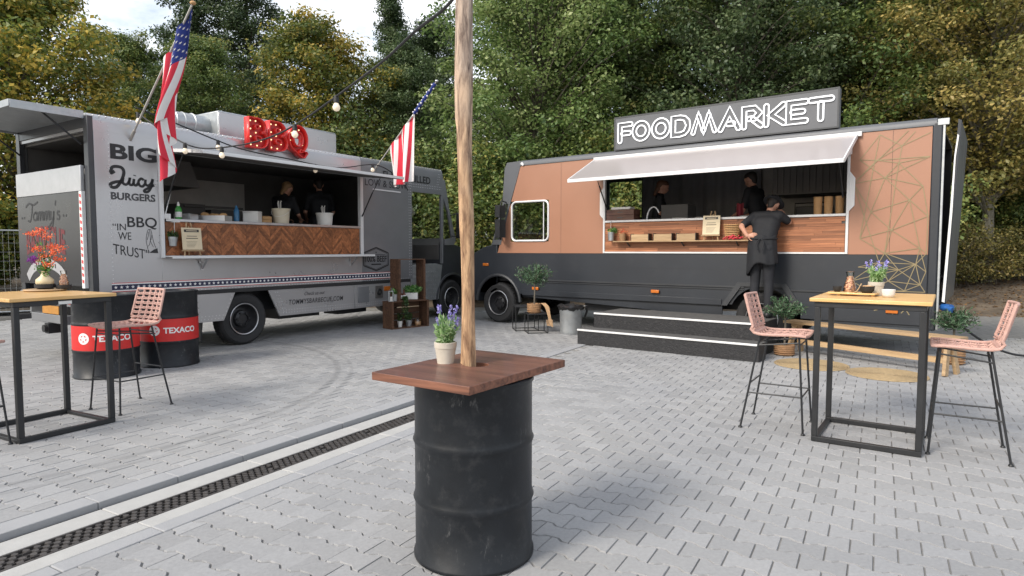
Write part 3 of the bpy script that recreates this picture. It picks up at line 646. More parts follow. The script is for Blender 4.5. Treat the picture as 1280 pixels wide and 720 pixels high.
# counter, wood front, frame, folding shelf
g = G(); g.box(.93, 4.57, -.03, .49, 1.895, 1.935); g.obj('counter', 'steel', T, bevel=.004)
pn = G(); pn.box(.92, 4.57, .005, .035, 1.415, 1.893); pn = pn.obj('service_panel', 'inside_dark', T)
pw_, ph_ = .040, .215           # chevron planks, each its own piece, cut to the panel
rr = random.Random(5)
col = 0; x = .90
while x < 4.6:
    sgn = 1 if col % 2 == 0 else -1
    for k in range(-8, 18):
        z0 = 1.25 + k * pw_ * 1.414; dz = ph_ * sgn
        if sgn < 0: z0 += ph_
        poly = [(x + .001, z0 + .001), (x + ph_ - .001, z0 + dz + .001), (x + ph_ - .001, z0 + dz + pw_ * 1.414 - .001), (x + .001, z0 + pw_ * 1.414 - .001)]
        poly = clip_rect(poly, .925, 4.565, 1.418, 1.890)
        if len(poly) < 3: continue
        area = abs(sum(poly[i - 1][0] * poly[i][1] - poly[i][0] * poly[i - 1][1] for i in range(len(poly)))) / 2
        if area < .0006: continue
        cx_ = sum(p_[0] for p_ in poly) / len(poly); cz_ = sum(p_[1] for p_ in poly) / len(poly)
        pg = G(); d_ = rr.uniform(.0, .004); pg.prism([(a_ - cx_, b_ - cz_) for a_, b_ in poly], -.008 - d_, .006, 'y')
        pg.obj('plank', 'herring', pn, smooth=False, loc=(cx_, 0, cz_))
    col += 1; x += ph_
g = G(); g.box(.855, .905, -.035, .045, 1.385, 2.90); g.box(4.575, 4.645, -.03, .045, 1.385, 2.86); g.box(.905, 4.575, -.02, .04, 1.397, 1.414); g.box(.905, 4.575, -.01, .04, 2.86, 2.898)
g.obj('opening_frame', 'white_metal', T, bevel=.004)
g = G(); g.box(.91, 4.76, -.20, -.036, 1.396, 1.408); g.box(.91, 4.76, -.205, -.20, 1.375, 1.412); sh = g.obj('folding_shelf', 'white_metal', T, bevel=.002)
for bx in (1.45, 4.35):
    g = G(); g.box(bx - .02, bx + .02, -.012, -.002, 1.20, 1.39); g.bar((bx, -.01, 1.22), (bx, -.17, 1.385), .03, .012); g.box(bx - .05, bx + .02, -.05, -.01, 1.30, 1.33); g.obj('bracket', 'steel', sh)
# serving hatch held up on gas struts
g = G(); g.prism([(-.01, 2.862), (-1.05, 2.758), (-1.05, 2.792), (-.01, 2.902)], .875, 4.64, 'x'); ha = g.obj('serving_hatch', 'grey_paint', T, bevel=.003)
g = G(); g.bar((.87, -1.055, 2.772), (4.645, -1.055, 2.772), .03, .045); g.bar((.87, -.02, 2.876), (.87, -1.04, 2.772), .03, .045); g.bar((4.645, -.02, 2.876), (4.645, -1.04, 2.772), .03, .045); g.obj('trim', 'white_metal', ha, bevel=.003)
g = G(); g.prism([(-.03, 2.855), (-1.02, 2.752), (-1.02, 2.757), (-.03, 2.861)], .90, 4.615, 'x'); g.obj('underside', 'inside_dark', ha)
for xx in (.93, 4.60): g = G(); g.cyl((xx, -.04, 2.12), (xx, -.32, 2.55), .012); g.cyl((xx, -.32, 2.55), (xx, -.52, 2.80), .007); g.obj('gas_strut', 'black_metal', T)
g = G(); g.bar((.93, -.02, 2.0), (1.0, -.06, 2.35), .012, .012); g.box(.905, .98, -.06, .0, 1.93, 2.0); g.obj('strut_mount', 'white_metal', T)
g = G(); g.bar((4.92, -.006, 2.655), (5.68, -.006, 2.650), .01, .025); g.obj('door_rail', 'white_metal', T)
# lower skirts, rubber line, star stripe
g = G(); g.prism([(.05, .84), (1.98, .84), (1.78, .42), (.05, .42)], .0, .03); g.obj('rear_skirt', 'silver_paint', T, bevel=.003)
g = G(); g.prism([(2.57, .84), (4.42, .84), (4.42, .40), (2.78, .40)], .0, .03); g.prism([(4.43, .84), (5.95, .84), (5.95, .40), (4.43, .40)], .0, .03); g.obj('front_skirt', 'silver_paint', T, bevel=.003)
for dz in (.0, .045):
    rivets(.3, .46 + dz, 1.75 + dz * .4, .46 + dz); rivets(2.85, .45 + dz, 5.9, .45 + dz)
    rivets(1.80 + dz * .6, .50, 1.92 + dz * .6, .80) if dz == 0 else None; rivets(2.70 + dz, .80, 2.86 + dz, .47)
tag(rv.obj('rivet', 'white_metal', T, smooth=False, recalc=True), kind='stuff')
g = G(); g.box(.05, 5.95, -.006, .04, .842, .898); g.obj('rubber_strip', 'rubber', T)
g = G(); g.box(.205, 5.45, -.004, -.001, .965, 1.035, 0); g.box(.205, 5.45, -.0045, -.001, 1.035, 1.052, 1); g.box(.205, 5.45, -.0045, -.001, .948, .965, 1); g.box(.205, 5.45, -.005, -.001, 1.052, 1.060, 2); g.box(.205, 5.45, -.005, -.001, .940, .948, 2)
st = g.obj('star_stripe', ['print_navy', 'print_white', 'print_red'], T, smooth=False)
g = G()
for k in range(72): flat(g, star_poly((.25 + k * .0725, 1.0), .026), -.0062)
tag(g.obj('star', 'print_white', st, smooth=False), kind='stuff')
# utility doors and lamps in the front skirt
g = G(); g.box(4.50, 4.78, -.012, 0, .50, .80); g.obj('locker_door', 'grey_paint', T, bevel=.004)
for a_, b_, mt in ((4.95, 5.15, 'inside_dark'), (5.42, 5.62, 'inside_dark')):
    g = G(); g.box(a_, b_, -.014, 0, .56, .80); o = g.obj('vent_grille', mt, T, bevel=.006); g = G(); g.lathe([(.07, -.02), (.06, -.03), (.03, -.03), (.03, -.02)], 16, ((a_ + b_) / 2, 0, .68), axis='y', closed=True); g.obj('ring', 'rim', o)
g = G(); g.box(5.18, 5.36, -.02, 0, .69, .78); g.obj('side_lamp', 'amber', T, bevel=.008)
# chassis and wheels
g = G(); g.box(.2, 7.6, .35, .6, .5, .9); g.box(.2, 7.6, 1.6, 1.85, .5, .9); g.box(.2, 7.9, .30, 1.9, .80, 1.02); g.box(2.95, 3.8, .25, .9, .32, .7); g.box(.05, 1.7, .1, 2.1, .55, .9); g.prism([(1.45, .12), (1.47, .12), (1.52, .6), (1.5, .6)], .1, .5, 'y'); g.box(4.2, 4.9, .2, .6, .30, .6); g.obj('chassis', 'black_metal', T)
for wx, wy in ((2.16, .05), (7.34, .03)): wheel(T, wx, wy, .41, .41)
for wx in (2.16, 7.34): o = wheel(T, wx, W - .05, .41, .41); o.rotation_euler = (0, 0, math.pi)
# cab: open door, seat well, tread plate step, wing, bonnet, windscreen
g = G(); g.prism([(5.97, 1.18), (6.78, 1.20), (6.98, 1.16), (6.86, .42), (5.97, .42)], .002, .05); g.obj('tread_plate', 'galvanised', T, bevel=.004)
rvt = G()
for i_ in range(11):
    for k in range(7):
        xx, zz = 6.03 + i_ * .072, .48 + k * .09
        if zz < 1.12 - (0 if xx < 6.8 else .1): rvt.obox((xx, -.001, zz), (.035, .006, .012), (0, .8 if (i_ + k) % 2 else -.8, 0))
tag(rvt.obj('tread_pattern', 'steel', T, smooth=False), kind='stuff')
g = G(); g.box(5.97, 7.05, .3, 1.0, 1.085, 1.2); g.box(6.0, 6.1, .1, 1.9, 1.2, 2.0); g.prism([(7.0, 1.2), (7.4, 1.2), (7.40, 1.70), (7.1, 1.75), (6.95, 1.6)], .1, 2.1, 'y'); g.obj('cab_interior', 'inside_dark', T)
g = G(); g.box(6.15, 6.75, .75, 1.35, 1.2, 1.62); g.box(6.12, 6.3, .75, 1.35, 1.62, 2.25); g.obj('driver_seat', 'inside_dark', T, bevel=.05, seg=4)
g = G(); g.tube([(6.98 + .06 * math.sin(t) * 0 + .0, 1.05 + .2 * math.cos(t), 1.78 + .2 * math.sin(t)) for t in np.linspace(0, 2 * math.pi, 24, endpoint=False)], .015, 8, closed=True); g.obj('steering_wheel', 'black_metal', T, loc=(-.15, 0, 0))
g = G(); g.sphere((6.5, .9, 2.86), .035, 10); g.obj('cab_bulb', 'bulb_glow', T)
fa = [(7.34, .41, .53)]
g = G(); g.prism([(6.99, 1.62), (6.99, 1.18), (6.88, .45)] + [(7.34 + .53 * math.cos(t), .41 + .53 * math.sin(t)) for t in np.linspace(math.pi, 0, 16)] + [(8.05, .55), (8.12, .6), (8.10, 1.28), (8.02, 1.42), (7.7, 1.55), (7.40, 1.63)], .02, 2.18, 'y')
g.obj('bonnet', 'dark_paint', T, bevel=.02, seg=3)
g = G(); g.tube([(7.34 + .55 * math.cos(t), .012, .41 + .55 * math.sin(t)) for t in np.linspace(math.pi, 0, 20)], .03, 8); g.obj('wheel_arch', 'dark_paint', T)
g = G(); g.add([(7.06, .08, 3.0), (7.46, .08, 1.66), (7.46, 2.12, 1.66), (7.06, 2.12, 3.0)], [(0, 1, 2, 3)]); g.obj('windscreen', 'windscreen', T)
g = G(); flat(g, [(7.10, 1.74), (7.33, 1.78), (7.18, 2.35), (7.05, 2.6)], .03); g.obj('quarter_window', 'windscreen', T)
g = G(); g.box(7.32, 7.42, -.28, -.12, 1.75, 2.30); g.bar((7.25, .0, 2.25), (7.37, -.2, 2.32), .02, .02); g.bar((7.3, .0, 1.8), (7.37, -.2, 1.78), .02, .02); g.obj('mirror', 'black_metal', T, bevel=.03, seg=3)
g = G(); g.box(8.08, 8.2, .05, 2.15, .42, .62); g.obj('bumper', 'black_metal', T, bevel=.02)
# rear end (outside is -x): corner posts, panel with name, hazard tape, raised rear hatch
g = G(); g.box(-.02, .048, -.004, .11, .9, 3.2); g.box(-.02, .048, 2.09, 2.203, .9, 3.2); g.box(-.015, .048, .11, 2.09, 3.06, 3.2); g.obj('corner_post', 'dark_paint', T, bevel=.006)
g = G(); g.prism([(.20, 1.02), (2.13, 1.02), (2.13, 2.25), (.20, 2.25)], -.06, -.02, 'x'); rp_ = g.obj('rear_panel', 'dark_panel', T, bevel=.004)
g = G(); g.prism([(.125, 2.252), (2.13, 2.252), (2.13, 2.58), (.125, 2.58)], -.065, -.018, 'x'); g.obj('rear_steel_strip', 'steel', T, bevel=.004)
g = G(); g.prism([(.125, 1.0), (.198, 1.0), (.198, 2.25), (.125, 2.25)], -.062, -.018, 'x', 0)
for k in range(14): zz = 1.06 + k * .085; g.prism([(.14, zz), (.183, zz + .012), (.183, zz + .055), (.14, zz + .043)], -.0645, -.06, 'x', 1)
g.obj('hazard_tape', ['print_white', 'print_red'], T, smooth=False)
g = G()
U = 1.86   # lettering frame: x runs to the right as seen from behind
tx = lambda pts, x0, x1, z0, z1: [(x0 + p_[0] * (x1 - x0), z0 + p_[1] * (z1 - z0)) for p_ in pts]
def cur(pts, k=7): return [(v_.x, v_.y) for v_ in catmull([(a_, b_, 0) for a_, b_ in pts], k)]
TOM = [[(.0, .80), (.10, .92), (.22, .86), (.36, .95)], [(.20, .90), (.17, .55), (.12, .30), (.05, .32)],
       [(.27, .60), (.22, .50), (.23, .34), (.29, .34), (.32, .50), (.28, .60), (.34, .56)],
       [(.35, .60), (.34, .32), (.38, .56), (.42, .58), (.41, .32), (.45, .56), (.49, .58), (.48, .34), (.52, .36)],
       [(.53, .60), (.52, .32), (.56, .56), (.60, .58), (.59, .32), (.63, .56), (.67, .58), (.66, .34), (.70, .36)],
       [(.72, .60), (.71, .38), (.77, .36), (.80, .60), (.77, .20), (.70, .0), (.66, .08), (.80, .36)],
       [(.86, .95), (.84, .78)], [(.95, .56), (.90, .58), (.90, .48), (.95, .42), (.93, .32), (.87, .34)]]
for s_ in TOM: ribbon(g, tx(cur(s_), .02, 1.14, 1.78, 2.18), .028, 0, 0)
for k in range(2): g.add([(1.20 + k * .08 + .018 * math.cos(t), 0, 1.95 + .018 * math.sin(t)) for t in np.linspace(0, 6.28, 9)[:-1]], [tuple(range(8))], 0); g.add([(-.12 + k * .08 + .018 * math.cos(t), 0, 1.95 + .018 * math.sin(t)) for t in np.linspace(0, 6.28, 9)[:-1]], [tuple(range(8))], 0)
text_on(g, 'BARBECUE', .0, 1.22, 1.42, 1.76, 0, 1, offset=.02, arc=.07)
ban = [(.0, 1.10), (.2, 1.24), (.6, 1.32), (1.0, 1.24), (1.2, 1.10)]
ribbon(g, cur(ban), .13, 0, 2); 
for k in range(9): ribbon(g, [(.30 + k * .075, 1.245 + .05 * (1 - ((k - 4) / 4) ** 2)), (.30 + k * .075, 1.305 + .05 * (1 - ((k - 4) / 4) ** 2))], .03, -.001, 0)   # illegible print on the banner
g.obj('rear_lettering', ['print_black', 'dull_red', 'banner_grey'], T, smooth=False, loc=(-.0625, U, 0), rot=(0, 0, -math.pi / 2), recalc=False)
g = G(); g.prism([(-.01, 3.185), (-.80, 3.215), (-.80, 3.255), (-.01, 3.225)], .10, 2.12, 'y'); rh = g.obj('rear_hatch', 'galvanised', T, bevel=.004)
g = G(); g.box(-.815, -.80, .08, 2.14, 3.18, 3.262); g.box(-.80, -.02, .075, .098, 3.165, 3.262); g.box(-.80, -.02, 2.122, 2.145, 3.165, 3.262); g.obj('trim', 'galvanised', rh, bevel=.003)
for yy in (.17, 2.05): g = G(); g.cyl((-.02, yy, 2.85), (-.45, yy, 3.19), .012); g.obj('gas_strut', 'black_metal', T)
g = G(); g.prism([(.5, 2.6), (1.15, 2.6), (1.15, 2.62), (.62, 2.95), (.5, 2.95)], .4, .9, 'y'); g.obj('shelf_unit', 'inside_dark', T)
g = G(); g.box(-.10, .05, .15, 2.05, .74, .92); g.box(-.12, -.02, .55, 1.65, .5, .62); g.obj('rear_bumper', 'grey_paint', T, bevel=.01)
g = G(); g.box(-.13, -.121, .75, 1.25, .63, .74); g.obj('number_plate', 'plate_yellow', T)
for yy in (.25, 1.75): g = G(); g.box(-.13, -.10, yy, yy + .22, .78, .90); g.obj('tail_lamp', 'print_red', T, bevel=.006)
g = G(); g.box(-.16, .05, 1.0, 1.12, .36, .5); g.cyl((-.2, 1.06, .43), (-.05, 1.06, .43), .05); g.obj('tow_hitch', 'black_metal', T)
# lettering on the serving side
Y0 = -.0035
g = G(); text_on(g, 'BIG', .243, .842, 2.685, 2.885, Y0, 0, offset=.035); g.obj('big_lettering', 'print_black', T, smooth=False, recalc=False)
g = G()
JUI = [([(.10, .80), (.02, .70), (.06, .98), (.24, 1.0), (.30, .78), (.24, .40), (.14, .10), (.04, .05), (.0, .18), (.10, .30), (.26, .36)], .040),
       ([(.28, .52), (.27, .30), (.33, .22), (.40, .34), (.43, .56), (.41, .30), (.46, .22), (.52, .34)], .034), ([(.52, .52), (.51, .28), (.56, .22), (.61, .34)], .034), ([(.535, .66), (.54, .70)], .036),
       ([(.74, .50), (.68, .56), (.62, .42), (.64, .24), (.71, .20), (.77, .34)], .034), ([(.78, .54), (.78, .32), (.84, .26), (.91, .38), (.95, .58), (.91, .22), (.84, -.02), (.76, -.06), (.76, .04), (.98, .30)], .034)]
for s_, w_ in JUI: ribbon(g, [(.232 + a_ * .575, 2.30 + b_ * .285 - .0 * a_) for a_, b_ in cur(s_)], w_, Y0)
g.obj('juicy_lettering', 'print_black', T, smooth=False, recalc=False)
g = G(); text_on(g, 'BURGERS', .232, .805, 2.155, 2.255, Y0, 0, offset=.03); text_on(g, 'BURGERS', .232, .805, 2.155, 2.255, Y0 - .0012, 1, offset=-.012); g.obj('burgers_lettering', ['print_black', 'print_grey'], T, smooth=False, recalc=False)
g = G(); text_on(g, '“IN', .24, .405, 1.755, 1.845, Y0); text_on(g, 'BBQ', .425, .815, 1.775, 1.94, Y0, offset=.012); text_on(g, 'WE', .305, .47, 1.63, 1.73, Y0); text_on(g, 'TRUST”', .235, .70, 1.45, 1.58, Y0, slant=-.09); g.obj('motto_lettering', 'print_black', T, smooth=False, recalc=False)
g = G()
HND = [[(.45, .02), (.35, .30), (.30, .60), (.42, .95), (.52, 1.0), (.56, .8), (.58, .5), (.75, .25)], [(.52, 1.0), (.62, .98), (.70, .70), (.78, .45), (.90, .22)], [(.36, .55), (.45, .75), (.46, .9)], [(.60, .55), (.66, .75)], [(.40, .28), (.50, .35), (.55, .5)], [(.15, .05), (.45, .02)]]
for s_ in HND: ribbon(g, [(.60 + a_ * .21, 1.455 + b_ * .32) for a_, b_ in cur(s_, 5)], .0055, Y0)
flat(g, [(.70, 1.455), (.82, 1.45), (.81, 1.52), (.76, 1.50)], Y0); g.obj('praying_hands_print', 'print_black', T, smooth=False, recalc=False)
g = G(); text_on(g, 'FLAME GRILLED', 5.20, 6.60, 2.885, 3.035, Y0, offset=.02); text_on(g, 'LOW & SLOW', 4.72, 5.87, 2.715, 2.845, Y0, offset=.0); g.obj('front_lettering', 'print_black', T, smooth=False, recalc=False)
g = G()
cx_, cz_ = 4.985, 1.317
hexa = [(-.33, -.12), (-.33, .12), (0, .225), (.33, .12), (.33, -.12), (0, -.225)]
for sc_, w_ in ((1., .02), (.9, .008)):
    hh = [(cx_ + a_ * sc_, cz_ + b_ * sc_) for a_, b_ in hexa]; hh.append(hh[0])
    for i_ in range(6): ribbon(g, [hh[i_], hh[i_ + 1]], w_, Y0)
text_on(g, '100% BEEF', cx_ - .28, cx_ + .28, cz_ - .055, cz_ + .065, Y0, offset=.02); flat(g, star_poly((cx_, cz_ + .13), .022), Y0); ribbon(g, [(cx_ - .13, cz_ - .10), (cx_ + .13, cz_ - .10)], .022, Y0); ribbon(g, [(cx_ - .25, cz_ + .085), (cx_ + .25, cz_ + .085)], .008, Y0)
g.obj('beef_badge', 'print_black', T, smooth=False, recalc=False)
g = G(); text_on(g, 'Check us out', 3.28, 3.72, .715, .775, Y0, shear=.35); text_on(g, 'TOMMYSBARBECUE.COM', 2.96, 4.14, .575, .66, Y0, shear=.15, offset=.008, spacing=1.12); g.obj('address_lettering', 'print_black', T, smooth=False, recalc=False)
# roof: extractor box with duct, marquee letters BBQ
g = G(); g.box(2.15, 4.57, .60, 1.7, 3.26, 3.72); vb = g.obj('vent_box', 'galvanised', T, bevel=.02)
g = G()
for a_, b_ in ((2.16, 2.98), (3.02, 3.80), (3.84, 4.56)): g.box(a_, b_, .592, .6, 3.31, 3.69)
g.obj('vent_panel', 'silver_paint', vb, bevel=.004)
g = G(); g.lathe([(.155, 0), (.155, .06), (.17, .07), (.155, .08), (.155, .2), (.165, .21), (.155, .22), (.155, .36), (.17, .37), (.155, .38), (.155, .62)], 28, (1.53, .95, 3.50), axis='x'); g.cyl((1.6, .95, 3.25), (1.6, .95, 3.45), .14); g.obj('duct', 'galvanised', T)
xl = 2.19
for ch, wd in (('B', .335), ('B', .335), ('Q', .365)):
    v_, f_ = text_geo(ch, fill='NONE', extrude=.16, offset=.05, res=8); a_ = np.array(v_); lo, hi = a_.min(0), a_.max(0); sx, sz = wd / (hi[0] - lo[0]), (.46 if ch == 'B' else .52) / (hi[1] - lo[1])
    zb = 3.085 if ch == 'B' else 3.03
    conv = lambda p_: (xl + (p_[0] - lo[0]) * sx, -.09 - p_[2] / .16 * .065, zb + (p_[1] - lo[1]) * sz)
    g = G(); g.add([conv(p_) for p_ in v_], f_); le = g.obj('marquee_letter', 'lamp_red', T, recalc=False)
    sd = le.modifiers.new('solid', 'SOLIDIFY'); sd.thickness = .012; sd.offset = 0
    v2, f2 = text_geo(ch, fill='FRONT', offset=.05, res=8); g = G(); g.add([(conv(p_)[0], -.075, conv(p_)[2]) for p_ in v2], f2); g.obj('letter_face', 'lamp_red_face', le, smooth=False)
    B_ = [(.17, .10), (.17, .37), (.17, .63), (.17, .90), (.45, .91), (.68, .76), (.45, .52), (.72, .26), (.5, .09)]
    Q_ = [(.14, .52), (.20, .30), (.20, .76), (.42, .92), (.62, .88), (.80, .70), (.80, .42), (.66, .22), (.42, .16)]
    for (a2, b2) in (B_ if ch == 'B' else Q_):
        g = G(); g.sphere((0, 0, 0), .012, 8); g.obj('bulb', 'bulb_glow', le, loc=(xl + a2 * wd, -.095, zb + b2 * (.46 if ch == 'B' else .52)))
    xl += wd + .035
g = G(); g.box(2.2, 3.3, -.02, .02, 3.10, 3.14); g.box(2.2, 3.3, -.02, .02, 3.36, 3.40); g.box(2.3, 2.34, -.02, .3, 3.2, 3.24); g.box(3.2, 3.24, -.02, .3, 3.2, 3.24); g.obj('letter_rail', 'galvanised', T)
# ================================================================== the copper and black truck
T = thing('food_truck', 'copper and black food truck with raised hatch and white neon word on its roof', 'food truck', (R_O[0], R_O[1], 0), R_A)
FX = lambda z: -7.0 - (3.15 - z) * .343        # slanted front edge of the copper side
g = G()
g.box(-6.33, -5.13, 0, .03, 1.432, 3.15); g.box(-5.13, -1.145, 0, .03, 2.90, 3.15); g.box(-1.145, -.165, 0, .03, 1.432, 3.15)
g.prism([(-6.33, 2.46), (-6.33, 3.15), (-7.0, 3.15), (-7.236, 2.46)], 0, .03); g.prism([(-6.33, 1.432), (-6.33, 1.66), (-7.51, 1.66), (-7.59, 1.432)], 0, .03); g.prism([(-7.25, 1.66), (-7.25, 2.42), (-7.505, 1.66)], 0, .03)
g.obj('side_wall', 'copper_paint', T)
ar = [(-7.57, .42, .54), (-2.33, .42, .50)]
g = G(); g.prism(arch_poly(-7.62, -.165, .62, 1.429, ar), -.002, .03); g.obj('lower_side', 'anthracite', T)
g = G(); g.box(-6.95, -2.95, -.02, .0, .60, .70); g.box(-1.75, -.1, -.02, .0, .46, .70); g.prism([(-6.95, .70), (-2.95, .70), (-2.95, .40), (-6.6, .55), (-6.95, .58)], .02, .05); g.prism([(-1.72, .62), (-.1, .62), (-.1, .42), (-1.60, .42)], .0, .04); g.obj('sill', 'anthracite', T, bevel=.004)
g = G(); g.bar((-6.95, -.012, .905), (-2.6, -.012, .905), .02, .025); g.bar((-6.95, -.010, .865), (-2.6, -.010, .865), .016, .012); g.bar((-2.0, -.012, .88), (-.17, -.012, .88), .02, .02); g.obj('rub_strip', 'dark_paint', T)
g = G(); g.box(-.164, -.05, -.012, .05, .40, 3.20); g.obj('corner_post', 'anthracite', T, bevel=.02, seg=3)
g = G(); g.box(-.048, -.02, -.015, .04, .42, 3.21); g.box(-.11, .02, -.02, .02, 3.15, 3.235); g.obj('corner_trim', 'galvanised', T, bevel=.004)
prof = [(-.012, 3.155), (-.012, 3.21), (.01, 3.24), (.06, 3.262), (1.1, 3.31), (2.14, 3.262), (2.19, 3.24), (2.212, 3.21), (2.212, 3.155)]
g = G(); g.prism(prof, -7.02, -.12, 'x'); g.obj('roof', 'roof_grey', T, angle=50)
g = G(); g.bar((-6.93, -.016, 3.20), (-6.96, -.016, 3.17), .03, .07); g.obj('roof_clip', 'white_metal', T)
g = G(); g.box(-7.6, -6.2, 2.17, 2.2, .6, 1.66); g.box(-7.3, -6.2, 2.17, 2.2, 2.5, 3.15); g.box(-6.4, -6.2, 2.17, 2.2, 1.66, 2.5); g.box(-6.2, -5.43, 2.17, 2.2, .6, 1.87); g.box(-6.2, -5.43, 2.17, 2.2, 2.95, 3.15); g.box(-5.43, -.05, 2.17, 2.2, .6, 3.15); g.obj('far_wall', 'anthracite', T)
g = G(); g.box(-7.4, -.05, .05, 2.16, 1.02, 1.08); g.box(-7.0, -.05, .05, 2.16, 3.10, 3.14); g.box(-6.2, -5.0, .04, .06, 1.10, 1.62); g.box(-5.13, -1.15, .035, .06, 1.08, 1.44); g.box(-1.14, -1.0, .05, 2.1, 1.08, 3.1)
g.obj('interior_lining', 'inside_dark', T)
g = G(); g.box(-3.0, -1.16, 2.12, 2.16, 1.08, 3.09); g.obj('steel_lining', 'inside_grey', T)
g = G()   # grey cloth hung along the back
nx = 90
vs = []
for i_ in range(nx + 1):
    t = i_ / nx; x_ = -5.36 + t * 2.4; y_ = 2.05 + .025 * math.sin(t * 26) + .02 * math.sin(t * 61 + 1)
    for z_ in (1.1, 2.0, 3.08): vs.append((x_, y_ + (.03 * math.sin(t * 17) if z_ == 2.0 else 0), z_))
g.add(vs, [(i_ * 3 + k, i_ * 3 + 3 + k, i_ * 3 + 4 + k, i_ * 3 + 1 + k) for i_ in range(nx) for k in (0, 1)]); g.obj('back_cloth', 'curtain', T, recalc=False)
g = G(); g.box(-2.5, -1.2, 1.1, 1.95, 2.42, 3.0); 
for k in range(12): g.box(-2.45 + k * .1, -2.42 + k * .1, 1.08, 1.1, 2.45, 2.9)
g.obj('extractor_hood', 'inside_dark', T)
g = G(); g.box(-5.1, -1.17, .40, 1.0, 1.09, 1.93); g.box(-3.4, -1.2, 1.6, 2.1, 1.09, 1.95); g.obj('kitchen_unit', 'inside_grey', T, bevel=.006)
g = G(); g.box(-4.25, -3.75, .5, .9, 1.94, 2.3); g.obj('kitchen_machine', 'inside_dark', T, bevel=.01); g = G(); g.box(-2.25, -1.75, 1.65, 2.05, 1.96, 2.25); g.obj('kitchen_machine', 'inside_dark', T, bevel=.01); g = G(); g.box(-3.3, -2.7, 1.65, 2.05, 1.96, 2.3); g.obj('kitchen_machine', 'inside_dark', T, bevel=.01); g = G(); g.tube([(-2.25, 1.6, 1.98), (-2.25, 1.6, 2.3), (-1.7, 1.6, 2.3), (-1.7, 1.6, 1.98)], .012); g.obj('rack', 'black_metal', T)
# counter, slatted wood front (each slat a piece), white frame
g = G(); g.box(-5.10, -1.175, -.04, .39, 1.985, 2.02); g.obj('counter', 'white_metal', T, bevel=.003)
pn = G(); pn.box(-5.10, -1.175, .005, .034, 1.462, 1.983); pn = pn.obj('service_panel', 'inside_dark', T)
rr = random.Random(8); rows = 15; hz = (1.983 - 1.464) / rows
for k in range(rows):
    x_ = -5.095 - rr.uniform(0, .5)
    while x_ < -1.18:
        ln = rr.uniform(.55, 1.15); a_, b_ = max(x_, -5.095), min(x_ + ln, -1.18)
        if b_ - a_ > .05:
            d_ = rr.uniform(.004, .014); pg = G(); pg.box(-(b_ - a_) / 2 + .0012, (b_ - a_) / 2 - .0012, -d_, .004, -hz / 2 + .0012, hz / 2 - .0012)
            pg.obj('slat', 'slat', pn, smooth=False, loc=((a_ + b_) / 2, 0, 1.464 + (k + .5) * hz))
        x_ += ln
g = G(); g.box(-5.135, -5.10, -.022, .035, 1.435, 2.92); g.box(-1.175, -1.14, -.022, .035, 1.435, 2.92); g.box(-5.10, -1.175, -.022, .035, 1.435, 1.462); g.box(-5.10, -1.175, -.012, .03, 2.87, 2.90)
fr_ = g.obj('opening_frame', 'white_metal', T, bevel=.003)
for sx, x_ in ((-1, -5.135), (1, -1.14)):
    g = G(); g.prism([(x_, 2.05), (x_ + sx * .07, 2.13), (x_ + sx * .07, 2.52), (x_, 2.62)], -.02, .0, 'y'); g.obj('hatch_latch', 'white_metal', fr_, bevel=.004)
# raised hatch
hx0, hx1 = -5.30, -1.06
g = G(); g.prism([(-.02, 3.105), (-.96, 2.655), (-.96, 2.69), (-.02, 3.14)], hx0, hx1, 'x'); ha = g.obj('serving_hatch', mat('hatch_skin', (.37, .335, .33), .38, .15, .05, 1.5, coat=.2), T, bevel=.003)
g = G(); g.prism([(-.05, 3.085), (-.93, 2.664), (-.93, 2.668), (-.05, 3.089)], hx0 + .03, hx1 - .03, 'x'); g.obj('underside', mat('hatch_under', (.74, .67, .65), .32, .15, .04, 2), ha)  # pink tinge is the copper side's reflection, put into the base colour
g = G(); g.bar((hx0, -.965, 2.665), (hx1, -.965, 2.665), .02, .055); 
for x_ in (hx0, hx1): g.bar((x_, -.03, 3.11), (x_, -.95, 2.668), .02, .06)
g.obj('trim', 'white_metal', ha, bevel=.003)
g = G(); g.box(-5.32, -1.0, -.06, -.013, 3.10, 3.165); g.obj('hinge_rail', 'white_metal', T, bevel=.004)
g = G(); g.prism([(-.03, 3.08), (-.50, 2.86), (-.42, 2.80), (-.03, 2.86)], hx1 - .06, hx1 - .055, 'x'); g.obj('hatch_cheek', 'white_metal', T)
for x_ in (-5.06, -1.22): g = G(); g.cyl((x_, -.03, 2.25), (x_, -.30, 2.62), .012); g.cyl((x_, -.30, 2.62), (x_, -.45, 2.84), .007); g.obj('gas_strut', 'black_metal', T)
# shelf under the counter
g = G(); g.box(-4.86, -2.42, -.16, -.012, 1.632, 1.652); sh = g.obj('display_shelf', 'pine', T, bevel=.002)
for x_ in (-4.6, -3.6, -2.7): g = G(); g.bar((x_, -.013, 1.56), (x_, -.13, 1.63), .02, .012); g.obj('bracket', 'black_metal', sh)
# sign
g = G(); g.box(-4.93, -1.31, .0, .14, 3.262, 3.835); sg = g.obj('roof_sign', 'roof_grey', T, bevel=.006)
g = G(); g.box(-4.935, -1.305, -.004, .004, 3.815, 3.84); g.box(-4.935, -1.305, -.004, .004, 3.258, 3.28); g.box(-4.935, -4.91, -.004, .004, 3.28, 3.815); g.box(-1.33, -1.305, -.004, .004, 3.28, 3.815); g.obj('sign_frame', 'dark_paint', sg)
ZB, CH = 3.375, .35
def oc(cx_, cz_, rx, rz, n=28, a0=0, a1=2 * math.pi): return [(cx_ + rx * math.cos(t), cz_ + rz * math.sin(t)) for t in np.linspace(a0, a1, n)]
def tube2(g, pts, closed=False): g.tube([(p_[0], -.016, p_[1]) for p_ in pts], .0125, 6, closed=closed)
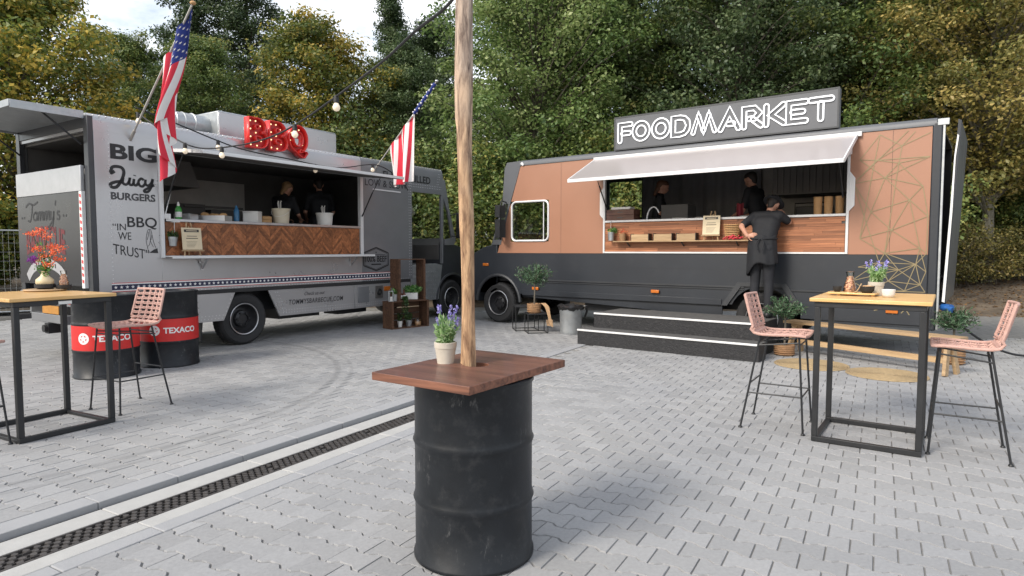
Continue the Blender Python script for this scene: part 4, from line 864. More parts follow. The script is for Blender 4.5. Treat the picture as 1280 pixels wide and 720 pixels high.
# each letter is a loop of white tube round a broad stroke
def stroke_outline(sk, hw):
    """outline loop of an open polyline stroke with round-ish ends"""
    P_ = [Vector(q_) for q_ in sk]; Lf, Rt = [], []
    for i_ in range(len(P_)):
        if i_ == 0: d = (P_[1] - P_[0]).normalized(); nn = Vector((-d.y, d.x)); sc_ = 1
        elif i_ == len(P_) - 1: d = (P_[-1] - P_[-2]).normalized(); nn = Vector((-d.y, d.x)); sc_ = 1
        else:
            d1 = (P_[i_] - P_[i_ - 1]).normalized(); d2 = (P_[i_ + 1] - P_[i_]).normalized(); nn = Vector((-d1.y - d2.y, d1.x + d2.x)); nn.normalize(); sc_ = min(1 / max(nn.dot(Vector((-d1.y, d1.x))), .35), 2.2)
        Lf.append(P_[i_] + nn * hw * sc_); Rt.append(P_[i_] - nn * hw * sc_)
    def cap(c_, d):
        a0 = math.atan2(-d.y, -d.x); return [c_ + Vector((math.cos(a0 + t), math.sin(a0 + t))) * hw for t in (-1.0, -.5, 0, .5, 1.0)]
    d0 = (P_[0] - P_[1]).normalized(); d9 = (P_[-1] - P_[-2]).normalized()
    c0 = [P_[0] + d0 * hw * math.cos(t) + Vector((-d0.y, d0.x)) * hw * math.sin(t) for t in (-1.1, -.55, 0, .55, 1.1)]
    c9 = [P_[-1] + d9 * hw * math.cos(t) + Vector((-d9.y, d9.x)) * hw * math.sin(t) for t in (-1.1, -.55, 0, .55, 1.1)]
    return Lf + c9[::-1] + Rt[::-1] + c0[::-1]
HW = .036
GL_ = {'F': (.27, [[(.04, .036), (.04, .314), (.25, .314)], [(.10, .165), (.22, .165)]]),
       'O': (.37, 'O'),
       'D': (.35, [[(.04, .036), (.04, .314), (.17, .314), (.26, .28), (.305, .175), (.26, .07), (.17, .036), (.075, .036)]]),
       'M': (.46, [[(.035, .036), (.125, .314), (.21, .06)], [(.215, .06), (.30, .314), (.40, .036)], [(.125, .30), (.215, .05), (.30, .30)]]),
       'A': (.37, [[(.035, .036), (.18, .314), (.325, .036)], [(.16, .115), (.235, .115)]]),
       'R': (.34, [[(.04, .036), (.04, .314), (.20, .314), (.275, .235), (.20, .155), (.12, .155)], [(.18, .14), (.30, .036)]]),
       'K': (.33, [[(.04, .036), (.04, .314)], [(.29, .314), (.11, .175), (.30, .036)]]),
       'E': (.32, [[(.28, .314), (.04, .314), (.04, .036), (.28, .036)], [(.10, .175), (.24, .175)]]),
       'T': (.33, [[(.03, .314), (.31, .314)], [(.17, .255), (.17, .036)]])}
x_ = -4.85; word = 'FOODMARKET'; tot = sum(GL_[c][0] for c in word); kx = (3.46) / tot
for c in word:
    wd, sk = GL_[c]; g = G()
    if sk == 'O':
        for rr_ in (.165, .090): tube2(g, [(x_ + (p_[0]) * kx, ZB + p_[1]) for p_ in oc(.18, .175, rr_, rr_ * 1.03, 30)[:-1]], True)
    elif c == 'D':
        for off in (0,):
            o_ = [(.0, .0), (.0, .35), (.16, .35), (.25, .33), (.32, .26), (.335, .175), (.32, .09), (.25, .02), (.16, .0)]; i_ = [(.075, .072), (.075, .278), (.16, .278), (.225, .258), (.262, .175), (.225, .092), (.16, .072)]
            for lp in (o_, i_): tube2(g, [(x_ + p_[0] * kx, ZB + p_[1]) for p_ in lp], True)
    else:
        for s_ in sk: tube2(g, [(x_ + p_[0] * kx, ZB + p_[1]) for p_ in [(q_.x, q_.y) for q_ in stroke_outline(s_, HW if len(sk) < 3 else .030)]], True)
    g.obj('neon_letter', 'neon', sg); x_ += wd * kx
g = G()   # panel seams and a few rivets on the copper side
for x_ in (-6.05, -.62): ribbon(g, [(x_, 1.44), (x_, 3.14)], .004, -.0015)
for z_ in (1.18,): ribbon(g, [(-6.9, z_), (-.2, z_)], .004, -.0035)
g.obj('panel_seam', 'print_black', T, smooth=False, recalc=False)
# gold line pattern
NODES = {'a': (-.78, 3.10), 'b': (-.51, 2.92), 'c': (-.81, 2.75), 'd': (-.54, 2.69), 'e': (-.18, 2.75), 'f': (-.70, 2.50), 'g': (-.25, 2.36), 'h': (-.40, 2.18), 'i': (-1.09, 2.44), 'j': (-.86, 2.03), 'k': (-.60, 1.77), 'l': (-.26, 1.52), 'm': (-.99, 1.66), 'n': (-.18, 1.95), 'o': (-.675, 1.45), 'p': (-.36, 3.10), 'q': (-.18, 3.07), 'r': (-1.02, 2.77), 's': (-.18, 1.45), 't': (-.44, 3.12),
         'u': (-1.0, 1.25), 'v': (-.74, 1.32), 'w': (-.50, 1.22), 'x': (-.30, 1.30), 'y': (-.62, 1.06), 'z': (-.24, 1.02), 'A': (-.86, .92), 'B': (-.42, .93), 'C': (-.18, 1.20), 'D': (-.18, .92), 'E': (-1.08, 1.05)}
ED = 'ab bd bp bc ce bq cd de cr rf df fg fe ci if fj fh gh gd gn hj hk hn ij jm jk jh km kl kn kh mo ok ol ls lh ng ns iv do ti ar am ov ow wx vx vw uw wy yx xz wz yA yB Bz Bx AB AE Ev uv Ew zD zC xC vy lx lC ox sx yz AD vA'.split()
g = G(); g2 = G()
for k_, e_ in enumerate(sorted({''.join(sorted(q_)) for q_ in ED})):
    a_, b_ = NODES[e_[0]], NODES[e_[1]]; ribbon(g, [a_, b_], .010, -.0042 - .00006 * k_)
for (a_, b_) in (((-.75, .70), (-.62, .86)), ((-.62, .86), (-.40, .66)), ((-.70, .88), (-.55, .60)), ((-.78, .64), (-.30, .80)), ((-.45, .88), (-.62, .62)), ((-.35, .60), (-.52, .87)), ((-.80, .80), (-.50, .78)), ((-.25, .86), (-.45, .62))): ribbon(g, [a_, b_], .012, -.0235 if max(a_[1], b_[1]) < .705 else -.024)
g.obj('gold_line_print', 'gold_line', T, smooth=False, recalc=False)
for x_, z_ in ((-.56, .64), (-4.1, .78), (-6.62, .74)): g = G(); g.box(x_ - .075, x_ + .075, -.045, -.02, z_ - .028, z_ + .028); g.obj('side_lamp', 'amber', T, bevel=.008)
# cab window
def rrect(x0, x1, z0, z1, r, n=6):
    P_ = []
    for cx_, cz_, a0 in ((x1 - r, z1 - r, 0), (x0 + r, z1 - r, 90), (x0 + r, z0 + r, 180), (x1 - r, z0 + r, 270)):
        for k in range(n + 1): t = R(a0 + 90 * k / n); P_.append((cx_ + r * math.cos(t), cz_ + r * math.sin(t)))
    return P_
g = G(); g.tube([(p_[0], -.006, p_[1]) for p_ in rrect(-7.215, -6.335, 1.675, 2.445, .10)], .020, 8, closed=True); wf = g.obj('cab_window', 'white_metal', T)
g = G(); flat(g, rrect(-7.21, -6.34, 1.68, 2.44, .09), .012); g.obj('pane', 'window_glass', wf, recalc=False)
g = G(); g.box(-6.46, -6.445, -.002, .02, 1.69, 2.43); g.obj('window_bar', 'white_metal', wf)
g = G(); g.box(-7.3, -6.0, 2.10, 2.15, 1.08, 1.6); g.box(-6.25, -6.1, .7, 1.4, 1.2, 2.3); g.box(-6.7, -6.2, .7, 1.4, 1.1, 1.55); g.obj('cab_seat', 'inside_dark', T, bevel=.04)
g = G(); g.tube([(-6.95 + .08 * math.sin(t), .75 + .2 * math.cos(t), 1.80 + .2 * math.sin(t)) for t in np.linspace(0, 2 * math.pi, 24, endpoint=False)], .014, 8, closed=True); g.bar((-7.2, .75, 1.6), (-6.95, .75, 1.8), .03, .03); g.obj('steering_wheel', 'black_metal', T)
# front: pillar, quarter glass, windscreen, bonnet, wing, mirror, wheels
g = G(); g.prism([(-7.0, 3.25), (-7.34, 3.24), (-7.40, 3.12), (-7.46, 2.42), (-7.30, 2.42), (-7.25, 2.46), (-7.005, 3.15)], -.004, .05)
g.prism([(-7.46, 2.42), (-7.42, 2.42), (-7.68, 1.70), (-7.52, 1.70), (-7.30, 2.42), (-7.25, 2.46), (-7.50, 1.60), (-7.74, 1.60)], -.004, .05)
g.obj('front_pillar', 'roof_grey', T)
g = G(); flat(g, [(-7.44, 2.43), (-7.29, 2.43), (-7.51, 1.68), (-7.70, 1.68)], .02); g.obj('quarter_window', 'windscreen', T, recalc=False)
g = G(); g.add([(-7.40, .06, 3.1), (-7.72, .06, 1.64), (-7.72, 2.14, 1.64), (-7.40, 2.14, 3.1)], [(0, 1, 2, 3)]); g.obj('windscreen', 'windscreen', T, recalc=False)
g = G(); g.prism([(-7.02, 3.262), (-7.02, 3.155), (-7.36, 3.1), (-7.34, 3.22)], .0, 2.2, 'y'); g.obj('roof_brow', 'roof_grey', T, bevel=.02)
g = G(); g.prism([(-7.605, 1.62), (-7.605, 1.0), (-7.05, .99)][:2] + [(-7.57 + .54 * math.cos(t), .42 + .54 * math.sin(t)) for t in np.linspace(math.pi * .52, math.pi, 12)] + [(-8.25, .45), (-8.32, .55), (-8.30, 1.30), (-8.22, 1.44), (-7.95, 1.56)], .01, 2.19, 'y'); g.obj('bonnet', 'anthracite', T, bevel=.02, seg=3)
g = G(); g.tube([(-7.57 + .56 * math.cos(t), -.005, .42 + .56 * math.sin(t)) for t in np.linspace(.05, math.pi - .05, 24)], .035, 8); g.obj('wheel_arch', 'dark_paint', T)
g = G(); g.prism([(-2.95, .60), (-2.70, .98), (-1.96, .98), (-1.71, .60), (-1.80, .60), (-2.02, .92), (-2.64, .92), (-2.86, .60)], -.035, .0, 'y'); g.obj('wheel_arch', 'dark_paint', T)
g = G(); g.box(-7.98, -7.83, -.01, .02, 1.16, 1.22); g.obj('indicator', 'amber', T, bevel=.01)
g = G(); g.box(-8.42, -8.28, .02, 2.18, .42, .66); g.obj('bumper', 'black_metal', T, bevel=.03)
g = G(); g.box(-7.42, -7.30, -.30, -.10, 1.74, 2.10); g.box(-7.42, -7.30, -.30, -.10, 2.14, 2.38); g.tube([(-7.36, .0, 2.45), (-7.37, -.15, 2.48), (-7.37, -.2, 2.3)], .014); g.tube([(-7.50, .0, 1.75), (-7.40, -.15, 1.70), (-7.37, -.2, 1.80)], .014); g.obj('mirror', 'black_metal', T, bevel=.035, seg=3)
for wx, wy in ((-7.57, .0), (-2.33, .03)): wheel(T, wx, wy, .41, .41)
for wx in (-7.57, -2.33): o = wheel(T, wx, W - .02, .41, .41); o.rotation_euler = (0, 0, math.pi)
g = G(); g.box(-7.9, -.3, .4, .6, .5, .85); g.box(-7.9, -.3, 1.6, 1.8, .5, .85); g.box(-7.9, -.1, .08, 2.1, .86, 1.0); g.box(-5.6, -4.6, .15, .9, .36, .75); g.box(-1.6, -.2, .1, 2.0, .5, .9); g.obj('chassis', 'black_metal', T)
# rear flap leaning open, hinged at the floor
g = G(); g.prism([(.012, .80), (.05, .78), (.15, 3.20), (.112, 3.22)], .05, 2.15, 'y'); fl = g.obj('rear_flap', 'anthracite', T, bevel=.004)
g = G(); g.prism([(.010, .80), (.042, .79), (.088, 2.0), (.10, 2.72), (.128, 3.0), (.11, 3.02), (.085, 2.75), (.06, 2.0)], .03, .05, 'y'); g.obj('flap_edge', 'white_metal', fl)
g = G(); g.cyl((.02, .1, .72), (.12, .0, .72), .05); g.cyl((.06, .0, .72), (.14, -.06, .70), .035); g.obj('power_inlet', 'blue_plug', T)
# ================================================================== standing table on a drum, with the pole through it
def drum(parent, r, h, mt, name='drum'):
    g = G(); p_ = [(r * .985, 0), (r * 1.02, .006), (r * 1.02, .022), (r * .99, .03)]
    for zc in (h * .335, h * .655): p_ += [(r * .99, zc - .035), (r * 1.0, zc - .015), (r * 1.022, zc), (r * 1.0, zc + .015), (r * .99, zc + .035)]
    p_ += [(r * .99, h - .03), (r * 1.02, h - .022), (r * 1.02, h - .004), (r * .98, h), (r * .96, h - .02), (0, h - .02)]
    g.lathe(p_, 56); return g.obj(name, mt, parent, angle=60)
D = thing('drum_table', 'black oil drum with a dark red-brown square wooden top, pole rising through it', 'table', (-.19, 3.125, 0), R(-34.5))
drum(D, .292, .888, 'drum_black')
g = G(); hole = .062; n_ = 32        # board with a round hole for the pole
hxx, hyy = .29, .40; rect = [(hxx, -hyy), (hxx, hyy), (-hxx, hyy), (-hxx, -hyy)]
out_ = []; inn = []; hc = (-.005, .03)
for k in range(n_):
    t = 2 * math.pi * k / n_; dx, dy = math.cos(t), math.sin(t); s_ = min(((hxx * (1 if dx > 0 else -1)) - hc[0]) / dx if abs(dx) > 1e-6 else 9, ((hyy * (1 if dy > 0 else -1)) - hc[1]) / dy if abs(dy) > 1e-6 else 9)
    out_.append((hc[0] + dx * s_, hc[1] + dy * s_)); inn.append((hc[0] + dx * hole, hc[1] + dy * hole))
ta = math.atan2(hyy - hc[1], hxx - hc[0])
for cx_, cy_ in ((hxx, hyy), (-hxx, hyy), (-hxx, -hyy), (hxx, -hyy)):   # snap nearest ray to each corner
    j = min(range(n_), key=lambda q_: math.hypot(out_[q_][0] - cx_, out_[q_][1] - cy_)); out_[j] = (cx_, cy_)
V_ = [(*p_, .93) for p_ in out_] + [(*p_, .93) for p_ in inn] + [(*p_, .892) for p_ in out_] + [(*p_, .892) for p_ in inn]; F_ = []; Mi = []
for k in range(n_):
    k2 = (k + 1) % n_
    F_ += [(k, k2, n_ + k2, n_ + k), (2 * n_ + k, 3 * n_ + k, 3 * n_ + k2, 2 * n_ + k2), (k, 2 * n_ + k, 2 * n_ + k2, k2), (n_ + k, n_ + k2, 3 * n_ + k2, 3 * n_ + k)]; Mi += [0, 1, 1, 1]
g.v = V_; g.f = F_; g.m = Mi; g.obj('table_top', ['board_red', 'board_edge'], D, bevel=.003)
P_ = thing('wooden_pole', 'tall bare rough wooden pole standing through the drum table', 'pole', (-.215, 3.168, 0))
pts = []; rs = []
for k in range(40):
    z_ = .02 + k * .088; pts.append((.005 * math.sin(z_ * 2.1) - .006 * z_ + .003 * math.sin(z_ * 5.3), .006 * math.sin(z_ * 1.7), z_)); rs.append(.036 + .004 * math.sin(z_ * 3.1) + .0018 * math.sin(z_ * 9) + (.003 if z_ > 1.6 else 0))
g = G(); g.tube(pts, rs, 22)
rq = random.Random(4)
vv = []
for q_, v_ in enumerate(g.v):
    i_, j_ = divmod(q_, 22); c_ = Vector(pts[i_]); d = Vector(v_) - c_
    amp = 1 + .05 * math.sin(j_ * 1.9 + i_ * .15) + .03 * math.sin(j_ * 3.7 + i_ * .4)
    if j_ in (15, 16) and i_ < 24: amp *= .72            # long drying crack
    if i_ in (9, 17, 27) and j_ in (12, 13, 14): amp *= 1.10   # knots
    vv.append(tuple(c_ + d * amp))
g.v = vv; g.obj('shaft', 'pole_wood', P_, angle=50)

# ------------------------------------------------------------------ small plants
def bush(name, parent, mt, c, rad, n, size, aspect=.35, up=.6, seed=1, loc=None):
    rg = np.random.default_rng(seed); d = rg.normal(size=(n, 3)); d /= np.linalg.norm(d, axis=1, keepdims=True); r_ = rg.random((n, 1)) ** .45
    C = np.array(c) + d * r_ * np.array(rad); T_ = d + np.array([0, 0, up]) + rg.normal(size=(n, 3)) * .35; N_ = rg.normal(size=(n, 3))
    return mesh_obj(name, leaves_mesh(name, C, N_, size * (.6 + .8 * rg.random(n)), aspect, seed, T=T_), mt, parent, loc)
def pot(parent, r0, r1, h, mt, rim=True, name='pot'):
    g = G(); p_ = [(r0, 0), (r1 * .95, h * .72)] + ([(r1, h * .73), (r1 * 1.02, h * .99), (r1 * .99, h), (r1 * .88, h), (r1 * .85, h * .85), (0, h * .85)] if rim else [(r1, h), (r1 * .93, h), (r1 * .9, h * .85), (0, h * .85)])
    g.lathe(p_, 28); return g.obj(name, mt, parent, angle=30)
def lavender(label, loc, k=1., seed=3, potmt='clay_pot', square=False):
    t = thing('lavender_plant', label, 'potted plant', loc)
    pot(t, .032 * k, .043 * k, .082 * k, potmt)
    rg = np.random.default_rng(seed); g = G(); C, T_, CF, TF = [], [], [], []
    for i_ in range(34):
        a_ = rg.random() * 6.28; ln = (.075 + .055 * rg.random()) * k; tl = rg.random() * .5; d = np.array([math.cos(a_) * math.sin(tl), math.sin(a_) * math.sin(tl), math.cos(tl)]); b_ = np.array([math.cos(a_) * .015 * k, math.sin(a_) * .015 * k, .075 * k])
        tip = b_ + d * ln; g.tube([b_, (b_ + tip) / 2 + rg.normal(size=3) * .004 * k, tip], .0011 * k, 4)
        for q_ in range(15): C.append(b_ + d * ln * (.05 + .8 * q_ / 15) + rg.normal(size=3) * .005 * k); T_.append(d + rg.normal(size=3) * .6)
        if i_ < 11:
            for q_ in range(16): CF.append(tip + d * (.030 * k * q_ / 16 - .012) + rg.normal(size=3) * .0035 * k); TF.append(d + rg.normal(size=3) * .8)
    st_ = g.obj('stem', 'leaf_sage', t)
    C, T_, CF, TF = map(np.array, (C, T_, CF, TF))
    mesh_obj('foliage', leaves_mesh('foliage', C, rg.normal(size=C.shape), .034 * k * (.6 + .8 * rg.random(len(C))), .22, seed, T=T_), 'leaf_sage', t)
    tag(mesh_obj('flower_spike', leaves_mesh('flower_spike', CF, rg.normal(size=CF.shape), .012 * k, .7, seed, T=TF), 'petal_lav', t), kind='stuff')
    return t
lavender('lavender in a pale clay pot on the drum table beside the pole', (-.335, 3.20, .93), 1.3, 3)
def olive(label, loc, h, cr, seed, potr=.1, poth=.14, name='olive_tree', n=900, trunk=True, potmt='rattan_pot', lean=0.):
    t = thing(name, label, 'potted plant', loc); rg = np.random.default_rng(seed)
    g = G(); p_ = [(potr * .8, 0), (potr * .95, poth * .4), (potr, poth), (potr * .9, poth), (potr * .85, poth * .8), (0, poth * .8)]; g.lathe(p_, 20); 
    for k in range(5): g.lathe([(potr * 1.0 - .004, poth * (.15 + .18 * k) - .006), (potr * 1.03, poth * (.15 + .18 * k)), (potr * 1.0 - .004, poth * (.15 + .18 * k) + .006)], 20)
    g.obj('pot', potmt, t)
    g = G(); z0 = poth * .8; zc = h - cr[2]
    if trunk: g.tube(catmull([(0, 0, z0), (.01, .01, (z0 + zc) / 2), (0, 0, zc - cr[2] * .4)], 5), .014, 8)
    C, T_ = [], []
    for i_ in range(46):
        d = rg.normal(size=3); d[2] = abs(d[2]) * .9 + .1; d /= np.linalg.norm(d); tip = np.array([0, 0, zc - cr[2] * .35]) + d * np.array(cr) * (.75 + .45 * rg.random()); b_ = np.array([0, 0, zc - cr[2] * (.4 + .3 * rg.random())]); mid = (b_ + tip) / 2 + rg.normal(size=3) * .03
        pl = catmull([b_, mid, tip], 4); g.tube(pl, .003, 4)
        for q_ in range(n // 46):
            s_ = .25 + .75 * rg.random(); p0 = pl[min(int(s_ * (len(pl) - 1)), len(pl) - 1)]; C.append(np.array(p0) + rg.normal(size=3) * .022); T_.append(d + rg.normal(size=3) * .7)
    g.obj('branch', 'bark', t); C, T_ = np.array(C), np.array(T_)
    mesh_obj('foliage', leaves_mesh('foliage', C, rg.normal(size=C.shape), .06 * (.6 + .7 * rg.random(len(C))), .22, seed, T=T_), 'leaf_olive', t); return t
mat('rattan_pot', srgb(150, 116, 84), .85, 0., .25, 20, bump=.5, bscale=70)

# ================================================================== bar tables
def bar_table(label, loc, rz):
    t = thing('bar_table', label, 'table', loc, rz, 'bamboo topped bar tables')
    w_, d_, s_ = .345, .345, .042
    for yy in (-d_, d_):
        for xx in (-w_, w_): g = G(); g.box(xx - s_ / 2, xx + s_ / 2, yy - s_ / 2, yy + s_ / 2, s_, 1.098 - s_); g.obj('leg', 'black_metal', t, bevel=.004)
        g = G(); g.box(-w_ - s_ / 2, w_ + s_ / 2, yy - s_ / 2, yy + s_ / 2, .003, s_); g.obj('foot_bar', 'black_metal', t, bevel=.004)
        g = G(); g.box(-w_ - s_ / 2, w_ + s_ / 2, yy - s_ / 2, yy + s_ / 2, 1.098 - s_, 1.098); g.obj('top_bar', 'black_metal', t, bevel=.004)
    for xx in (-w_, w_): g = G(); g.box(xx - s_ / 2, xx + s_ / 2, -d_ + s_ / 2, d_ - s_ / 2, .003, s_ * .7); g.obj('side_bar', 'black_metal', t, bevel=.004); g = G(); g.box(xx - s_ / 2, xx + s_ / 2, -d_ + s_ / 2, d_ - s_ / 2, 1.098 - s_, 1.098); g.obj('side_bar', 'black_metal', t, bevel=.004)
    g = G(); g.prism([(-.40, -.39), (.40, -.39), (.40, .62), (-.40, .62)], 1.099, 1.128, 'z'); g.obj('table_top', 'bamboo', t, bevel=.006, seg=3)
    g = G(); g.box(-.05, .05, -.368, -.366, 1.06, 1.085); g.obj('maker_label', 'label_white', t)
    return t
TBR = bar_table('bar table with bamboo top and black frame near the two round jute mats', (2.854, 5.038, 0), R(-34.5))
TBL = copy_tree(TBR, loc=(-3.945, 5.343, 0), rz=R(62), label='bar table with bamboo top and black frame beside the red banded drums')
for o in children(TBR):
    if o.name.startswith('maker_label'): bpy.data.objects.remove(o)
def on(t, x, y): c, s = math.cos(t.rotation_euler.z), math.sin(t.rotation_euler.z); return (t.location.x + c * x - s * y, t.location.y + s * x + c * y, 1.1285)

# ------------------------------------------------------------------ rattan bar stools, backrest towards +y
def stool(label, loc, rz):
    t = thing('bar_stool', label, 'bar stool', loc, rz, 'pink rattan bar stools')
    path = [(.0, -.21, .80), (.0, -.12, .803), (.0, .05, .796), (.0, .16, .800), (.0, .205, .83), (.0, .232, .89), (.0, .262, 1.0), (.0, .292, 1.115)]
    cp = catmull(path, 6); hw = lambda s_: .215 - .02 * max(0, s_ - .5)
    L_ = [0]
    for i_ in range(1, len(cp)): L_.append(L_[-1] + (cp[i_] - cp[i_ - 1]).length)
    tot = L_[-1]
    def at_(s_):
        s_ *= tot
        for i_ in range(1, len(cp)):
            if L_[i_] >= s_: q_ = (s_ - L_[i_ - 1]) / (L_[i_] - L_[i_ - 1]); return cp[i_ - 1].lerp(cp[i_], q_)
        return cp[-1]
    def pt(u_, s_): p0 = at_(s_); sag = -.018 * (1 - u_ * u_) if s_ < .5 else 0; bk = .03 * u_ * u_ * -1 if s_ > .6 else 0; return Vector((u_ * hw(s_), p0.y + bk, p0.z + sag))
    for nm, s0, s1 in (('seat', .0, .535), ('backrest', .55, 1.)):
        g = G(); rows = 8 if nm == 'seat' else 7
        rim = [pt(-1, s0 + (s1 - s0) * k / 10) for k in range(11)] + [pt(-1 + .25 * k, s1) for k in range(1, 8)] + [pt(1, s1 - (s1 - s0) * k / 10) for k in range(11)] + [pt(1 - .25 * k, s0) for k in range(1, 8)]
        g.tube(rim, .012, 8, closed=True)
        for k in range(1, rows):                    # woven bands across
            s_ = s0 + (s1 - s0) * k / rows
            for off in (-.007, .007): g.tube([pt(-1 + .2 * q_, min(max(s_ + off / tot, 0), 1)) + Vector((0, 0, .003 * (-1) ** q_)) for q_ in range(11)], .0062, 5)
        for u_ in (-.6, -.2, .2, .6):
            g.tube([pt(u_, s0 + (s1 - s0) * q_ / 12) + Vector((0, 0, .003 * (-1) ** q_)) for q_ in range(13)], .0105, 6)
        g.obj(nm, 'rattan', t)
    ft = {(-1, -1): (-.235, -.215, 0), (1, -1): (.235, -.215, 0), (-1, 1): (-.25, .27, 0), (1, 1): (.25, .27, 0)}
    tp = {(-1, -1): (-.175, -.16, .79), (1, -1): (.175, -.16, .79), (-1, 1): (-.175, .14, .785), (1, 1): (.175, .14, .785)}
    for k, f_ in ft.items(): g = G(); g.cyl(tp[k], (f_[0], f_[1], .006), .0085, n=8); g.lathe([(.016, 0), (.018, .004), (.014, .014), (0, .016)], 10, (f_[0], f_[1], 0)); g.obj('leg', 'black_metal', t)
    def lg(k, z_): a_, b_ = Vector(tp[k]), Vector(ft[k]); q_ = (a_.z - z_) / a_.z; return a_.lerp(b_, q_)
    for (a_, b_, za, zb) in (((-1, -1), (1, -1), .30, .30), ((-1, -1), (-1, 1), .30, .30), ((1, -1), (1, 1), .30, .30), ((-1, 1), (1, 1), .38, .38), ((-1, -1), (1, -1), .72, .72), ((-1, 1), (1, 1), .72, .72), ((-1, -1), (-1, 1), .74, .70), ((1, -1), (1, 1), .74, .70)):
        g = G(); g.cyl(lg(a_, za), lg(b_, zb), .0065, n=8); g.obj('foot_rail' if za < .5 else 'stretcher', 'black_metal', t)
    return t
S1 = stool('pink rattan bar stool between the black steps and the bamboo table', (2.295, 5.405, 0), R(57.3))
copy_tree(S1, loc=(3.365, 4.71, 0), rz=R(-122.3), label='pink rattan bar stool turned away from the black steps, beyond the bamboo table')
copy_tree(S1, loc=(-3.655, 6.02, 0), rz=R(-28), label='pink rattan bar stool in front of the red banded drums')
copy_tree(S1, loc=(-4.18, 4.78, 0), rz=R(152), label='pink rattan bar stool on the side of the table away from the drums')

# ------------------------------------------------------------------ table settings
def tray(label, loc, rz, pts_, h=.014):
    t = thing('serving_board', label, 'board', loc, rz); g = G(); g.prism(pts_, .012, .012 + h, 'z'); g.obj('board', 'bamboo', t, bevel=.004)
    for xx in (-.12, .12): g = G(); g.box(xx - .01, xx + .01, -.05, .05, 0, .0118); g.obj('foot', 'bamboo', t)
    return t
def bowl(label, loc, r, h, mt, fill=None):
    t = thing('bowl', label, 'bowl', loc); g = G(); g.lathe([(r * .6, 0), (r * .9, h * .35), (r, h), (r * .95, h), (r * .86, h * .4), (r * .5, h * .12), (0, h * .12)], 24); g.obj('bowl_shell', mt, t, angle=60)
    if fill:
        rg = random.Random(int(r * 1e4)); g = G()
        for k in range(60): a_ = rg.random() * 6.28; q_ = rg.random() ** .5 * r * .85; g.sphere((q_ * math.cos(a_), q_ * math.sin(a_), h * .86 + (1 - q_ / r) * h * .2), r * .13, 6, sc=(1, 1.3, .8))
        g.obj('contents', fill, t)
    return t
def carafe(label, loc, h=.16, fill='candy'):
    t = thing('glass_carafe', label, 'carafe', loc); k = h / .16; pr = [(.040, 0), (.044, .01), (.040, .05), (.024, .11), (.022, .13), (.028, .16)]
    g = G(); g.lathe([(a_ * k, b_ * k) for a_, b_ in pr], 24); g.obj('glass', 'jar_glass', t, angle=60)
    rg = random.Random(2); g = G()
    for q_ in range(150):
        z_ = rg.random() * .115; rr_ = np.interp(z_, [p_[1] for p_ in pr], [p_[0] for p_ in pr]) - .008; a_ = rg.random() * 6.28; d = rr_ * rg.random() ** .4; g.sphere((d * math.cos(a_) * k, d * math.sin(a_) * k, (z_ + .008) * k), .0075 * k, 6)
    g.obj('contents', fill, t); return t
q = on(TBR, -.13, .06); tray('small slatted bamboo board under the bowls on the table by the mats', q, R(-34.5), [(-.20, -.075), (.14, -.075), (.16, .075), (-.20, .075)])
zt = Vector((0, 0, .0265))
bowl('small black bowl at the end of the bamboo board', Vector(on(TBR, -.27, .08)) + zt, .034, .045, 'bowl_black')
bowl('black bowl heaped with nuts on the bamboo board', Vector(on(TBR, -.05, .03)) + zt, .056, .055, 'bowl_black', 'nuts')
carafe('glass carafe of orange sweets behind the bowl of nuts', Vector(on(TBR, -.19, .19)), .19)
bowl('round white ceramic tub on the bamboo table', on(TBR, .10, -.02), .05, .062, 'ceramic', None)
lavender('lavender in a pale pot on the bamboo table behind the white tub', on(TBR, -.0, .17), 1.35, 9)
t = thing('wooden_scoop', 'little pale wooden scoop leaning on the bowl of nuts', 'scoop', Vector(on(TBR, -.125, .0)) + zt); g = G(); g.tube([(0, 0, .004), (.02, -.01, .04), (.035, -.015, .075)], .005, 6); g.sphere((0, 0, .008), .012, 8, sc=(1.2, 1, .6)); g.obj('handle', 'pine', t)
q = on(TBL, .24, .42); t = thing('serving_board', 'round wooden board under the flower vase', 'board', q, 0); g = G(); g.lathe([(.15, 0), (.165, .01), (.16, .018), (0, .018)], 36); g.obj('board', 'pine', t)
q = Vector(on(TBL, .24, .42)) + Vector((0, 0, .0185))
t = thing('flower_vase', 'cream vase in a black dish holding orange sprays and a purple flower', 'vase', q); rg = np.random.default_rng(12)
g = G(); g.lathe([(.05, 0), (.078, .012), (.08, .045), (.074, .045), (.06, .02), (0, .02)], 28); g.obj('dish', 'bowl_black', t, angle=60)
g = G(); g.lathe([(.045, .022), (.070, .05), (.068, .085), (.035, .115), (.022, .145), (.026, .16), (.02, .16), (.016, .145)], 28); g.obj('vase_body', 'vase_cream', t, angle=60)
g = G(); CF, CL, CP = [], [], []
tops = [(-.10, .0, .50), (-.04, .03, .52), (.02, .02, .47), (.10, -.03, .33), (.13, .02, .37), (.09, .05, .27), (-.02, -.05, .36), (.04, .05, .38), (.0, .0, .30), (.06, -.05, .22), (-.05, .03, .25)]
for k, tp_ in enumerate(tops):
    tp_ = np.array(tp_); g.tube(catmull([(0, 0, .13), tp_ * [.35, .35, .7], tp_], 5), .0022, 5)
    for q_ in range(70): CF.append(tp_ + rg.normal(size=3) * [.026, .026, .014])
    for q_ in range(5): CL.append(tp_ * [.5, .5, .75] * rg.uniform(.6, 1.1) + rg.normal(size=3) * .015)
for q_ in range(90): CP.append(np.array([-.085, -.02, .265]) + rg.normal(size=3) * .018)
for q_ in range(60): CL.append(np.array([0, 0, .19]) + rg.normal(size=3) * [.03, .03, .02])
g.obj('stem', 'leaf_herb', t)
